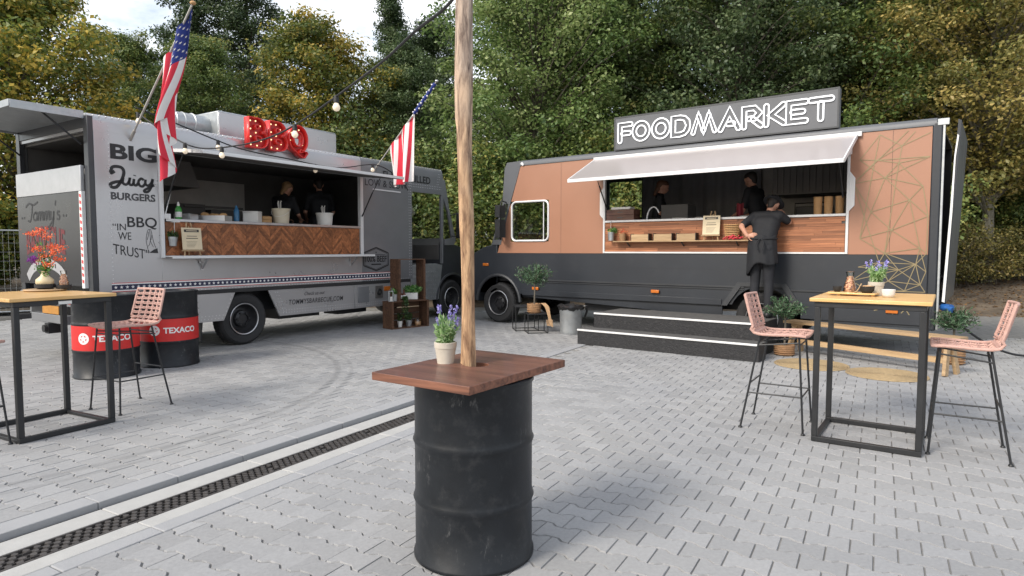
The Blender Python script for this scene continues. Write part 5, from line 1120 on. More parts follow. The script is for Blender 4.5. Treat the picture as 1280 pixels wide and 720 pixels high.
for nm, C, sz, asp, mt in (('flower', CF, .015, .8, 'petal_orange'), ('purple_flower', CP, .03, .25, 'petal_purple'), ('foliage', CL, .045, .4, 'leaf_herb')):
    C = np.array(C); o = mesh_obj(nm, leaves_mesh(nm, C, rg.normal(size=C.shape), sz * (.6 + .8 * rg.random(len(C))), asp, 4), mt, t); tag(o, kind='stuff')
t = thing('dish', 'flat black dish under the carafe beside the flower vase', 'dish', Vector(on(TBL, .345, .32)) + Vector((0, 0, .0185))); g = G(); g.lathe([(.055, 0), (.06, .008), (.06, .035), (.054, .035), (.05, .012), (0, .012)], 24); g.obj('dish_shell', 'bowl_black', t)
carafe('glass carafe of sweets standing in a black dish beside the flower vase', Vector(on(TBL, .345, .32)) + Vector((0, 0, .031)), .15)

# ================================================================== banded oil drums by the silver truck
def banded(label, x, y, rz):
    t = thing('oil_drum', label, 'oil drum', (x, y, 0), rz, 'red banded oil drums'); r_, h_ = .345, .97
    drum(t, r_, h_, 'drum_black', 'shell')
    g = G(); g.lathe([(r_ * 1.003, .338), (r_ * 1.004, .345), (r_ * 1.004, .615), (r_ * 1.003, .622)], 56); g.obj('red_band', 'drum_red', t, angle=60)
    g = G()
    for a0 in (0, 2.45):
        def wrap(pts_): return [(r_ * 1.009 * math.sin(p_[0] / r_ + a0), -r_ * 1.009 * math.cos(p_[0] / r_ + a0), p_[1]) for p_ in pts_]
        v_, f_ = text_geo('TEXACO', offset=.03); a_ = np.array(v_); lo, hi = a_.min(0), a_.max(0)
        g.add(wrap([(-.11 + (p_[0] - lo[0]) / (hi[0] - lo[0]) * .40, .44 + (p_[1] - lo[1]) / (hi[1] - lo[1]) * .075) for p_ in v_]), [f__[::-1] for f__ in f_])
        c_ = -.215; ring = []
        st_ = star_poly((c_, .478), .058); n_ = 30
        for k in range(n_):
            t0, t1 = 2 * math.pi * k / n_, 2 * math.pi * (k + 1) / n_
            g.add(wrap([(c_ + .066 * math.cos(t0), .478 + .066 * math.sin(t0)), (c_ + .066 * math.cos(t1), .478 + .066 * math.sin(t1)), (c_ + .040 * math.cos(t1), .478 + .040 * math.sin(t1)), (c_ + .040 * math.cos(t0), .478 + .040 * math.sin(t0))]), [(0, 1, 2, 3)])
        for k in range(5): g.add(wrap([(c_, .478), st_[2 * k - 1], st_[2 * k], st_[2 * k + 1]]), [(0, 3, 2, 1)])
    tag(g.obj('brand_print', 'print_white', t, smooth=False, recalc=False), kind='stuff'); return t
banded('black oil drum with red band and white lettering in front of the other drum', -4.86, 7.62, R(28))
banded('black oil drum with red band standing nearest the rear wheel of the silver truck', -4.50, 8.36, R(35))

# ================================================================== wooden crates with plants
def crate(label, loc, rz, w_, d_, h_, rx=0.):
    t = thing('wooden_crate', label, 'crate', loc, rz, 'dark wooden display crates'); th = .014
    # open towards -y; boards on five sides
    def boards(n_, f_):
        for k in range(n_): f_(k)
    nb = 3
    for sx in (-1, 1):
        for k in range(nb): y0 = -d_ / 2 + k * d_ / nb; g = G(); g.box(sx * (w_ / 2 - th) if sx > 0 else -w_ / 2, w_ / 2 if sx > 0 else -w_ / 2 + th, y0 + .003, y0 + d_ / nb - .003, 0, h_); g.obj('board', 'crate_wood', t, smooth=False)
    for z0 in (0, h_ - th):
        for k in range(nb): y0 = -d_ / 2 + k * d_ / nb; g = G(); g.box(-w_ / 2 + th + .001, w_ / 2 - th - .001, y0 + .004, y0 + d_ / nb - .004, z0, z0 + th); g.obj('board', 'crate_wood', t, smooth=False)
    if label.startswith('wide'):
        for k in range(4): z0 = th + .005 + k * (h_ - 2 * th) / 4; g = G(); g.box(-w_ / 2 + th + .001, w_ / 2 - th - .001, d_ / 2 - .012, d_ / 2, z0, z0 + (h_ - 2 * th) / 4 - .02); g.obj('board', 'crate_wood', t, smooth=False)
    for sx in (-1, 1):
        g = G(); g.box(sx * (w_ / 2 - th - .03) if sx > 0 else -w_ / 2 + th + .002, w_ / 2 - th - .002 if sx > 0 else -w_ / 2 + th + .03, -d_ / 2 + .002, -d_ / 2 + .03, th + .001, h_ - th - .001); g.obj('corner_batten', 'crate_wood', t, smooth=False)
    return t
ca = R(44)
CX, CY = -2.05, 12.35
def cl(x, y, z=0): return (CX + math.cos(ca) * x - math.sin(ca) * y, CY + math.sin(ca) * x + math.cos(ca) * y, z)
crate('wide dark wooden crate on the ground with three small pots inside', cl(0, 0), ca, .86, .32, .52)
crate('tall open dark wooden crate standing on the wide crate', cl(.05, .0, .521), ca, .62, .30, .80)
def herb(label, loc, r_, h_, mt, lf, seed, rad=(.06, .06, .06), n=160, size=.05):
    t = thing('herb_pot', label, 'potted plant', loc); pot(t, r_ * .75, r_, h_, mt, rim=False); bush('foliage', t, lf, (0, 0, h_ + rad[2] * .7), rad, n, size, .4, .8, seed); return t
herb('small herb in a white metal pot at the left of the wide crate', cl(-.16, -.02, .015), .05, .12, 'plastic_white', 'leaf_dark', 2, (.06, .06, .10)); herb('small herb in a grey metal pot in the middle of the wide crate', cl(.06, .0, .015), .065, .12, 'galvanised', 'leaf_dark', 3, (.08, .08, .09))
t = thing('glass_jar', 'squat glass jar of brown sweets in the wide crate', 'jar', cl(.27, .0, .015)); g = G(); g.lathe([(.07, 0), (.075, .02), (.075, .09), (.06, .11), (.06, .13), (0, .13)], 20); g.obj('glass', 'jar_glass', t); g = G(); g.lathe([(.066, .004), (.068, .02), (.068, .08), (0, .085)], 20); g.obj('contents', 'nuts', t)
herb('green herb in a small metal bucket on the left end of the wide crate', cl(-.27, -.03, .522), .06, .13, 'galvanised', 'leaf_herb', 5, (.09, .07, .07)); 
t = thing('herb_trough', 'leafy plant in a white trough inside the tall crate', 'potted plant', cl(.13, .0, .536)); g = G(); g.prism([(-.12, -.05), (.12, -.05), (.12, .05), (-.12, .05)], 0, .13, 'z'); g.obj('trough', 'plastic_white', t, bevel=.005); bush('foliage', t, 'leaf_herb', (.02, 0, .19), (.20, .09, .08), 260, .08, .35, .6, 8)
for k, xx in enumerate((-.17, -.09)):
    t = thing('sauce_bottle', 'small dark brown bottle in the tall crate, ' + ('nearer the crate side', 'nearer the white trough')[k], 'bottle', cl(xx, -.06, .536), 0, 'brown bottles in the crate'); g = G(); g.lathe([(.035, 0), (.035, .11), (.014, .15), (.014, .20), (0, .20)], 16); g.obj('glass', 'amber_glass', t); g = G(); g.lathe([(.0355, .025), (.036, .03), (.036, .09), (.0355, .095)], 16); g.obj('paper_label', 'label_white', t)
t = thing('lantern', 'little clear glass lantern with metal frame on the left end of the wide crate', 'lantern', cl(-.37, -.05, .522)); g = G()
for a_ in (-.04, .04):
    for b_ in (-.04, .04): g.box(a_ - .004, a_ + .004, b_ - .004, b_ + .004, 0, .2)
g.box(-.045, .045, -.045, .045, 0, .01); g.box(-.045, .045, -.045, .045, .19, .2); g.tube([(-.03, 0, .2), (0, 0, .26), (.03, 0, .2)], .003); g.obj('frame', 'galvanised', t); g = G(); g.lathe([(.025, .01), (.025, .09), (0, .09)], 14); g.obj('candle', 'plastic_white', t)
t = thing('trailing_plant', 'trailing green plant hanging over the front of the wide crate', 'potted plant', cl(-.10, -.13, .522)); pot(t, .03, .035, .05, 'galvanised', rim=False); rg = np.random.default_rng(3); g = G(); C = []
for k in range(7):
    a_ = rg.uniform(-.06, .08); dn = rg.uniform(.15, .40); pl = catmull([(a_ * .3, 0, .05), (a_ * .6, -.04, .06), (a_, -.06, -.02), (a_ * 1.2, -.06, -dn)], 5); g.tube(pl, .002, 4)
    for v_ in pl:
        for q_ in range(5): C.append(np.array(v_) + rg.normal(size=3) * .014)
g.obj('stem', 'leaf_dark', t); C = np.array(C); mesh_obj('foliage', leaves_mesh('foliage', C, rg.normal(size=C.shape), .035, .6, 3), 'leaf_dark', t)

# ================================================================== things along the copper truck
# steps
t = thing('entrance_steps', 'black two-tread wooden steps with white nosings below the serving hatch', 'steps', TR(-3.30, -.95, 0), R_A)
g = G(); g.box(-1.40, 1.40, -.65, -.31, 0, .232); g.obj('lower_step', 'step_black', t); g = G(); g.box(-1.40, 1.40, -.645, -.30, .2325, .24); g.obj('lower_tread', 'step_top', t)
g = G(); g.box(-1.30, 1.30, -.30, .62, 0, .472); g.obj('upper_step', 'step_black', t); g = G(); g.box(-1.30, 1.30, -.295, .62, .4725, .48); g.obj('upper_tread', 'step_top', t)
g = G(); g.box(-1.402, 1.402, -.665, -.6455, .215, .243); g.obj('nosing', 'white_metal', t, bevel=.003); g = G(); g.box(-1.302, 1.302, -.315, -.2955, .455, .483); g.obj('nosing', 'white_metal', t, bevel=.003)
# bin
t = thing('metal_bin', 'rusty galvanised bin lined with a black bag beside the steps', 'bin', (1.05, 11.38, 0)); g = G(); g.lathe([(.185, 0), (.19, .01), (.195, .35), (.215, .46), (.222, .47), (.21, .475), (.20, .46), (.19, .02), (0, .02)], 32); g.obj('body', 'galvanised', t)
g = G(); pr = [(.20, .42), (.228, .45), (.235, .49), (.20, .515), (.12, .50), (0, .47)]; g.lathe(pr, 30); rq = random.Random(1); g.v = [(x_ * (1 + rq.uniform(-.06, .06)), y_ * (1 + rq.uniform(-.06, .06)), z_ + rq.uniform(-.015, .02)) for x_, y_, z_ in g.v]; g.tube(catmull([(.2, -.05, .48), (.27, -.08, .50), (.29, .0, .42), (.26, .05, .30)], 6), .02); g.obj('bag', 'bag_black', t)
# nested wire side tables with an olive
for (lb, x_, y_, w_, h_) in (('low black wire side table holding the potted olive', .44, 11.55, .36, .36), ('taller black wire side table nested behind the low one', .25, 11.92, .42, .46)):
    t = thing('side_table', lb, 'side table', (x_, y_, 0), R(8)); 
    for a_ in (-1, 1):
        for b_ in (-1, 1): g = G(); g.cyl((a_ * w_ / 2, b_ * w_ / 2, 0), (a_ * w_ / 2, b_ * w_ / 2, h_ - .011), .008, n=6); g.obj('leg', 'black_metal', t)
    for z_ in (.012, h_ - .012):
        g = G()
        for a_, b_, c_, d in ((-1, -1, 1, -1), (1, -1, 1, 1), (1, 1, -1, 1), (-1, 1, -1, -1)): g.cyl((a_ * w_ / 2, b_ * w_ / 2, z_), (c_ * w_ / 2, d * w_ / 2, z_), .0075, n=6)
        g.obj('frame_ring', 'black_metal', t)
    g = G(); g.box(-w_ / 2, w_ / 2, -w_ / 2, w_ / 2, h_ - .01, h_); g.obj('table_top', 'black_metal', t, bevel=.002)
olive('bushy little olive tree in a basket pot on the wire side table', (.40, 11.50, .361), 1.02, (.36, .34, .30), 4, .13, .17, n=1500)
t = thing('rope', 'knotted brown rope hanging from the basket pot of the olive', 'rope', (.56, 11.38, .361)); g = G()
for k in range(4): g.tube(catmull([(-.03 + .02 * k, .03, .18), (.03 + .02 * k, -.06, .12), (.08 + .012 * k, -.10, -.03), (.10 + .02 * k, -.10, -.16 - .02 * k), (.07 + .03 * k, -.10, -.20), (.06 + .03 * k, -.10, -.10)], 6), .009, 6)
g.obj('strand', 'rope', t)
# plank bench and jute mats
t = thing('plank_bench', 'long low pine plank bench on trestle legs behind the bar table', 'bench', (4.70, 8.45, 0), math.atan2(-1.9, 1.2))
g = G(); g.box(-1.14, 1.14, -.14, -.002, .43, .465); g.obj('plank', 'pine', t, bevel=.003); g = G(); g.box(-1.14, 1.14, .002, .14, .43, .465); g.obj('plank', 'pine', t, bevel=.003)
g = G(); g.box(-.98, .98, -.03, .03, .13, .20); g.obj('stretcher', 'pine', t, bevel=.003)
for sx in (-1, 1):
    for sy in (-1, 1): g = G(); g.bar((sx * 1.0, sy * .04, .43), (sx * 1.03, sy * .15, .0), .085, .04, up=(1, 0, 0)); g.obj('leg', 'pine', t, bevel=.003)
    g = G(); g.box(sx * 1.0 - .045, sx * 1.0 + .045, -.08, .08, .39, .429); g.obj('cleat', 'pine', t)
for lb, x_, y_, r_ in (('round jute mat on the paving closer to the steps', 3.90, 8.27, .45), ('round jute mat on the paving closer to the bench legs', 4.49, 7.60, .44)):
    t = thing('jute_mat', lb, 'mat', (x_, y_, 0), 0, 'round jute mats'); g = G(); pr = []
    for k in range(18): q_ = r_ * (1 - k / 18); pr += [(q_, .004), (q_ - r_ / 72, .012), (q_ - r_ / 36, .012)]
    g.lathe(pr + [(0, .010)], 48); g.obj('coil', 'jute', t)
olive('olive tree in a low basket pot between the steps and the bench', (3.88, 9.05, 0), .93, (.30, .30, .24), 6, .14, .15, n=1300)
olive('olive bush in a basket pot near the bench end and the truck rear', (5.80, 8.35, 0), .85, (.30, .28, .24), 8, .14, .18, n=1200)

# ================================================================== counter goods, silver truck
def bucket(label, loc, r_, h_, mt, straws=True, handle=True):
    t = thing('bucket', label, 'bucket', loc); g = G(); g.lathe([(r_ * .85, 0), (r_ * .98, h_ * .9), (r_ * 1.05, h_ * .91), (r_ * 1.05, h_), (r_ * .97, h_), (r_ * .94, h_ * .9), (0, h_ * .9)], 30); g.obj('body', mt, t)
    if handle: g = G(); g.tube([(r_ * 1.05 * math.cos(t_), -r_ * .3 * math.sin(t_) - r_ * .8 * math.sin(t_), h_ * .9 - h_ * .45 * math.sin(t_)) for t_ in np.linspace(0, math.pi, 14)], .004, 6); g.obj('handle', 'plastic_white', t)
    if straws:
        g = G(); rg = random.Random(3)
        for k in range(5): a_ = rg.uniform(-.3, .3); b_ = rg.uniform(-.3, .3); g.tube([(a_ * .1, b_ * .1, h_ * .6), (a_ * .25, b_ * .2, h_ + .10), (a_ * .25 + .03 * (k % 2), b_ * .2, h_ + .13)], .005, 6)
        g.obj('utensil', 'plastic_white', t)
    return t
bucket('cream plastic bucket with wire handle on the steel counter', TL(2.98, .18, 1.9355), .145, .25, 'plastic_cream'); bucket('white plastic tub of straws on the steel counter', TL(3.90, .18, 1.9355), .15, .22, 'plastic_white', True, False)
t = thing('squeeze_bottle', 'green squeeze bottle with white cap on the steel counter', 'bottle', TL(1.17, .08, 1.9355)); g = G(); g.lathe([(.042, 0), (.045, .01), (.045, .15), (.02, .19), (0, .19)], 18); g.obj('body', 'bottle_green', t); g = G(); g.lathe([(.02, .19), (.02, .215), (.006, .25), (0, .25)], 14); g.obj('cap', 'plastic_white', t); g = G(); g.lathe([(.0455, .03), (.046, .035), (.046, .10), (.0455, .105)], 18); g.obj('paper_label', 'label_white', t)
t = thing('water_bottle', 'blue drinks bottle on the steel counter', 'bottle', TL(2.20, .25, 1.9355)); g = G(); g.lathe([(.04, 0), (.042, .18), (.018, .23), (.018, .26), (0, .26)], 18); g.obj('body', 'bottle_blue', t)
t = thing('steel_tray', 'steel food tray piled with bread rolls', 'tray', TL(1.80, .22, 1.9355)); g = G(); g.box(-.22, .22, -.13, .13, 0, .008); g.box(-.22, -.212, -.13, .13, .008, .08); g.box(.212, .22, -.13, .13, .008, .08); g.box(-.212, .212, -.13, -.122, .008, .08); g.box(-.212, .212, .122, .13, .008, .08); g.obj('pan', 'steel', t)
g = G(); rg = random.Random(8)
for k in range(9): g.sphere((rg.uniform(-.16, .16), rg.uniform(-.07, .07), .07 + rg.uniform(0, .03)), .05, 12, sc=(1.2, 1, .7))
g.obj('bread_roll', 'kraft', t)
t = thing('steel_tray', 'empty shallow steel tray behind the green squeeze bottle', 'tray', TL(1.38, .25, 1.9355)); g = G(); g.box(-.12, .12, -.12, .12, 0, .008); g.box(-.12, -.112, -.12, .12, .008, .09); g.box(.112, .12, -.12, .12, .008, .09); g.box(-.112, .112, -.12, -.112, .008, .09); g.box(-.112, .112, .112, .12, .008, .09); g.obj('pan', 'steel', t)
t = thing('napkin_box', 'white plastic box on the steel counter beside the blue bottle', 'box', TL(2.45, .2, 1.9355)); g = G(); g.box(-.12, .12, -.09, .09, 0, .16); g.box(-.125, .125, -.095, .095, .16, .18); g.obj('body', 'plastic_white', t, bevel=.008)
t = thing('bamboo_steamer', 'round bamboo steamer on the steel counter beside the cream bucket', 'steamer', TL(2.70, .22, 1.9355)); g = G()
for k in range(2): g.lathe([(.10, k * .055), (.105, k * .055 + .005), (.105, k * .055 + .048), (.10, k * .055 + .052)], 28)
g.lathe([(.10, .107), (.05, .118), (0, .12)], 28); g.obj('body', 'kraft', t)
def easel(label, loc, rz, h_, w_, mt):
    t = thing('menu_easel', label, 'sign', loc, rz, 'menu boards on wooden easels'); lean = .10
    g = G()
    for xx in (-w_ * .38, w_ * .38): g.bar((xx * 1.1, 0, .0), (xx * .25, lean * h_ / .5, h_), .018, .014)
    g.obj('easel_leg', 'pine', t); g = G(); g.bar((0, lean * h_ / .5 + .005, h_ * .9), (0, .10, 0), .018, .014); g.obj('rear_leg', 'pine', t)
    g = G(); g.bar((-w_ * .55, -.01, h_ * .16), (w_ * .55, -.01, h_ * .16), .03, .018); g.obj('ledge', 'pine', t)
    f = lambda x_, z_, e=0: (x_, -.012 + lean * z_ * 1.0 * 2 * .5 - e, z_)
    g = G(); z0, z1 = h_ * .19, h_ * .84
    g.add([f(-w_ / 2, z0), f(w_ / 2, z0), f(w_ / 2, z1), f(-w_ / 2, z1), f(-w_ / 2, z0, -.008), f(w_ / 2, z0, -.008), f(w_ / 2, z1, -.008), f(-w_ / 2, z1, -.008)], [(0, 1, 2, 3), (7, 6, 5, 4), (0, 4, 5, 1), (1, 5, 6, 2), (2, 6, 7, 3), (3, 7, 4, 0)]); bd = g.obj('board', mt, t)
    g = G(); hb = z1 - z0
    def bar2(x0, x1, a_, b_, e=.0015, m_=0): g.add([f(x0, z0 + a_ * hb, e), f(x1, z0 + a_ * hb, e), f(x1, z0 + b_ * hb, e), f(x0, z0 + b_ * hb, e)], [(0, 1, 2, 3)], m_)
    bar2(-w_ * .38, w_ * .38, .80, .92); bar2(-w_ * .28, w_ * .28, .845, .875, .003, 1); bar2(-w_ * .26, w_ * .26, .605, .63); bar2(-w_ * .30, w_ * .30, .50, .53)
    for k in range(5): bar2(-w_ * .3, w_ * (.1 + .04 * k), .12 + k * .06, .13 + k * .06)
    g.obj('print', ['print_black', 'paper'], bd, smooth=False, recalc=False); return t
easel('menu board on a small easel on the folding shelf of the silver truck', TL(1.24, -.14, 1.4085), L_A, .48, .29, 'paper')
easel('menu board on a small easel on the wooden shelf of the copper truck', TR(-3.11, -.12, 1.6525), R_A, .47, .28, 'paper')
t = thing('hanging_pot', 'zinc pot of green herbs hanging at the end of the herringbone counter', 'potted plant', TL(.995, -.07, 1.55)); pot(t, .045, .06, .13, 'galvanised', rim=True); bush('foliage', t, 'leaf_dark', (0, 0, .16), (.09, .07, .05), 220, .035, .4, .6, 11); g = G(); g.bar((0, .05, .12), (0, .05, .34), .012, .004); g.box(-.06, .08, .04, .055, .335, .345); g.obj('hook', 'white_metal', t)
# counter goods, copper truck
for k in range(2): t = thing('wooden_box', ('lower' if k == 0 else 'upper') + ' reddish wooden box of the two stacked on the white counter', 'box', TR(-4.80, .12, 2.0205 + k * .096), R_A); g = G(); g.box(-.27, .27, -.13, .13, 0, .094); g.obj('body', 'board_red', t, bevel=.004); g = G(); g.box(-.05, .05, -.133, -.13, .04, .055); g.obj('slot', 'inside_dark', t)
t = thing('paper_tray', 'white paper tray lying on top of the stacked wooden boxes', 'tray', TR(-4.80, .10, 2.213), R_A); g = G(); g.box(-.19, .19, -.09, .09, 0, .045); g.obj('body', 'plastic_white', t, bevel=.006)
t = thing('water_tap', 'arched chrome tap beside the stacked wooden boxes', 'tap', TR(-4.22, .12, 2.0205), R_A); g = G(); g.tube([(.12 - .12 * math.cos(t_) * 1.0 - .12, 0, .0 + .22 * math.sin(t_)) for t_ in np.linspace(.0, 2.6, 16)], .012, 8); g.obj('spout', 'white_metal', t)
for k, x_ in enumerate((-3.75, -3.35, -2.62)): t = thing('plate', 'flat white plate on the white counter, ' + ('beside the black machine', 'above the easel', 'in front of the red cloth')[k], 'plate', TR(x_, .16, 2.0205), 0, 'plates on the white counter'); g = G(); g.lathe([(.09, 0), (.14, .018), (.135, .02), (.08, .006), (0, .006)], 24); g.obj('dish', 'plastic_white', t)
for k, x_ in enumerate((-1.60, -1.455, -1.30)):
    t = thing('cup_stack', 'tall stack of brown paper cups on the white counter' + (', closest to the frame' if k == 2 else (' in the middle of the three' if k == 1 else ', farthest from the frame')), 'cups', TR(x_, .22, 2.0205)); pr = []
    g = G(); g.lathe([(.055, 0), (.062, .27), (.056, .27), (.05, .25), (0, .25)], 20); g.obj('cup', 'kraft', t)
    g = G()
    for q_ in range(9): r_ = .0555 + .0007 * q_; g.lathe([(r_, .03 + q_ * .028), (r_ + .004, .034 + q_ * .028), (r_, .038 + q_ * .028)], 20)
    g.obj('cup_rim', 'kraft', t)
for k, x_ in enumerate((-4.35, -3.93, -3.52)):
    t = thing('slatted_box', 'small open pine box with black straps on the wooden shelf, ' + ('next to the wicker jar', 'between the other two', 'next to the easel')[k], 'box', TR(x_, -.085, 1.6525), R_A, 'pine boxes on the wooden shelf'); g = G(); g.box(-.16, .16, -.055, -.045, 0, .11); g.box(-.16, .16, .045, .055, 0, .11); g.box(-.16, -.15, -.045, .045, 0, .11); g.box(.15, .16, -.045, .045, 0, .11); g.box(-.15, .15, -.045, .045, 0, .01); g.obj('body', 'pine', t)
    g = G()
    for xx in (-.17, .16): g = G(); g.box(xx, xx + .009, -.06, .06, 0, .125); g.obj('strap', 'black_metal', t)
t = thing('wire_basket', 'tall woven basket on the wooden shelf next to the easel', 'basket', TR(-2.78, -.085, 1.6525), R_A); g = G()
for k in range(9): g.lathe([(.10 + .004 * k, .012 + k * .027), (.106 + .004 * k, .02 + k * .027), (.10 + .004 * k, .028 + k * .027)], 16)
for k in range(12): a_ = k * math.pi / 6; g.tube([(.10 * math.cos(a_), .10 * math.sin(a_) * .7, 0), (.135 * math.cos(a_), .135 * math.sin(a_) * .7, .26)], .004, 5)
g.v = [(x_, y_ * .6, z_) for x_, y_, z_ in g.v]; g.obj('weave', 'kraft', t)
t = thing('berry_sprig', 'heap of red berries on the wooden shelf in front of the basket', 'berries', TR(-2.74, -.145, 1.6525), R_A); g = G(); rg = random.Random(6)
for k in range(60): a_ = rg.gauss(0, .07); g.sphere((a_, rg.gauss(0, .012), .012 + abs(rg.gauss(0, .03))), .013, 6)
g.obj('berry', 'berry', t)
t = thing('hanging_pot', 'zinc pot of green herbs hanging at the end of the slatted counter', 'potted plant', TR(-4.93, -.09, 1.66)); pot(t, .05, .06, .15, 'galvanised', rim=False); bush('foliage', t, 'leaf_herb', (.03, 0, .18), (.09, .06, .05), 150, .045, .4, .6, 15); g = G(); g.bar((0, .05, .14), (0, .05, .36), .02, .004); g.obj('hook', 'white_metal', t)
t = thing('herb_jar', 'brown wicker jar of dried twigs on the wooden shelf', 'jar', TR(-4.70, -.09, 1.6525)); pot(t, .05, .065, .13, 'rattan_pot', rim=False); bush('foliage', t, 'petal_orange', (0, 0, .17), (.09, .06, .06), 60, .03, .3, .8, 16)

# ================================================================== flags
def flag(label, base, rolled):
    t = thing('flag', label, 'flag', base, L_A); v_ = Vector((0, -1.54, 1.43)); n_ = v_.normalized(); Lp = v_.length
    g = G(); g.cyl((0, 0, 0), v_, .013, n=10); g.cyl(-n_ * .06, n_ * .14, .022, n=10); g.obj('pole', 'pole_metal', t); g = G(); g.sphere(v_ + n_ * .02, .035, 12, sc=(1, 1, .7)); g.obj('finial', 'kraft' if not rolled else 'steel', t)
    tip = v_ - n_ * .03
    if not rolled:
        HO, FLY = 1.02, 1.40
        def Pt(h, f):
            s = tip - n_ * (h * HO); yt = (tip - n_ * (HO * .93)).y; k = min(1, .85 * f ** .9); y = s.y + (yt - s.y) * k
            z = s.z - f * FLY * (.86 + .10 * h); am = .05 + .07 * f
            return Vector((am * math.sin(h * 15 + f * 2.2) + .05 * f * math.sin(f * 5 + h * 3), y + .035 * f * math.sin(h * 22 + f * 3), z))
    else:
        HO, FLY = .88, 1.15
        def Pt(h, f):
            s = tip - n_ * (.66 + h * HO); yt = (tip - n_ * (.66 + HO * .62)).y; k = .30 * f; y = s.y + (yt - s.y) * k
            z = s.z - f * FLY * (.62 + .45 * (1 - h)); am = .03 + .05 * f
            return Vector((am * math.sin(h * 13 + f * 1.5), y + .02 * f * math.sin(h * 20), z))
    nh, nf = 78, 36; g = G(); vs = [Pt(i_ / nh, j_ / nf) for i_ in range(nh + 1) for j_ in range(nf + 1)]
    fs, ms = [], []
    for i_ in range(nh):
        for j_ in range(nf):
            h, f = (i_ + .5) / nh, (j_ + .5) / nf
            if rolled: mi = 0 if int(h * 9) % 2 == 1 else 1
            else: mi = 2 if (h < 7 / 13 and f < .40) else (0 if int(h * 13) % 2 == 0 else 1)
            fs.append((i_ * (nf + 1) + j_, i_ * (nf + 1) + j_ + 1, (i_ + 1) * (nf + 1) + j_ + 1, (i_ + 1) * (nf + 1) + j_)); ms.append(mi)
    g.v = [tuple(q_) for q_ in vs]; g.f = fs; g.m = ms; cl_ = g.obj('cloth', ['cloth_red', 'cloth_white', 'cloth_blue'], t, recalc=False, angle=80)
    g = G()
    if not rolled:
        for r_ in range(9):
            for c_ in range(6 if r_ % 2 == 0 else 5):
                h0 = (r_ + .8) / 10.4 * 7 / 13; f0 = (c_ + (.5 if r_ % 2 == 0 else 1.0)) / 6 * .40
                for sg in (-1, 1):
                    pts_ = []
                    for (a_, b_) in star_poly((0, 0), 1.0):
                        h, f = h0 + a_ * .020, f0 + b_ * .0135; p0 = Pt(h, f); e1 = Pt(h + .004, f) - p0; e2 = Pt(h, f + .004) - p0; nn = e1.cross(e2).normalized(); pts_.append(p0 + nn * sg * .004)
                    g.add(pts_, [tuple(range(10))])
        g.obj('star', 'cloth_white', cl_, smooth=False, recalc=False)
    else:
        for k in range(23):   # the starred corner wound round the pole
            s0 = tip - n_ * (.03 * k); g.cyl(s0, s0 - n_ * .0295, .030 + .006 * math.sin(k * 1.3), .030 + .006 * math.sin(k * 1.3 + 1.3), 10, 0)
        for k in range(22):
            s0 = tip - n_ * (.035 * k + .02); a_ = k * 2.4; e1 = Vector((1, 0, 0)); e2 = n_.cross(e1); d = e1 * math.cos(a_) + e2 * math.sin(a_); g.obox(s0 + d * .034, (.022, .022, .022), (a_, .6, .3), 1)
        g.obj('rolled_corner', ['cloth_blue', 'cloth_white'], cl_)
    return t
flag('starred and striped flag hanging open from a slanted pole near the BIG Juicy lettering', TL(.504, -.01, 2.98), False)
flag('striped flag wound round its slanted pole above the LOW & SLOW lettering', TL(4.97, -.01, 3.03), True)

# ================================================================== string lights
def lights(label, pts_, bulbs, seed):
    t = thing('string_lights', label, 'string lights', pts_[0], 0, None); o_ = Vector(pts_[0]); pl = catmull([Vector(p_) - o_ for p_ in pts_], 10)
    g = G(); g.tube(pl, .0095, 6); g.obj('cable', 'cable', t); L_ = [0]
    for i_ in range(1, len(pl)): L_.append(L_[-1] + (pl[i_] - pl[i_ - 1]).length)
    for b_ in bulbs:
        s_ = b_ * L_[-1]; i_ = next(k for k in range(1, len(pl)) if L_[k] >= s_ - 1e-9); c_ = pl[i_ - 1].lerp(pl[i_], (s_ - L_[i_ - 1]) / (L_[i_] - L_[i_ - 1] + 1e-9))
        g = G(); g.lathe([(.012, .012), (.02, .008), (.024, -.02), (.026, -.055), (.02, -.06)], 14); g.obj('socket', 'cable', t, loc=c_)
        g = G(); g.lathe([(.016, -.055), (.022, -.068), (.034, -.092), (.034, -.108), (.022, -.128), (0, -.136)], 16); g.obj('bulb', 'bulb_glass', t, loc=c_, angle=60)
    return t
lights('black festoon light cable running from the wooden pole to the flag on the silver truck', [(-.215, 3.17, 2.80), (-.38, 3.7, 2.86), (-.62, 4.2, 2.90), (-.96, 4.9, 2.92), (-1.37, 5.6, 2.92), (-2.15, 6.7, 2.84), (-2.74, 7.4, 2.79), (-3.36, 8.0, 2.79), (-4.0, 8.3, 2.80), (-4.46, 8.5, 2.98), (-4.99, 8.62, 3.32)], (.405, .56, .80, .885, .995), 1)
lights('black festoon light cable sagging along the hatch of the silver truck', [TL(a_, -.35, b_) for a_, b_ in ((.41, 3.33), (1.02, 3.19), (1.51, 3.07), (1.95, 2.99), (2.66, 2.95), (3.72, 2.91), (4.67, 3.06), (5.3, 2.86), (5.52, 2.66))], (.22, .55, .80), 2)
t = thing('power_cable', 'black power cable running over the ground from the rear of the copper truck', 'cable', TR(.14, -.05, 0)); o_ = Vector(TR(.14, -.05, 0)); g = G(); g.tube([p_ - o_ for p_ in catmull([TR(.14, -.05, .70), (6.1, 8.6, .45), (6.7, 8.7, .12), (7.4, 8.9, .012), (9, 9.6, .0), (11.5, 10.2, .0)], 10)], .016, 8); g.obj('cable', 'cable', t)
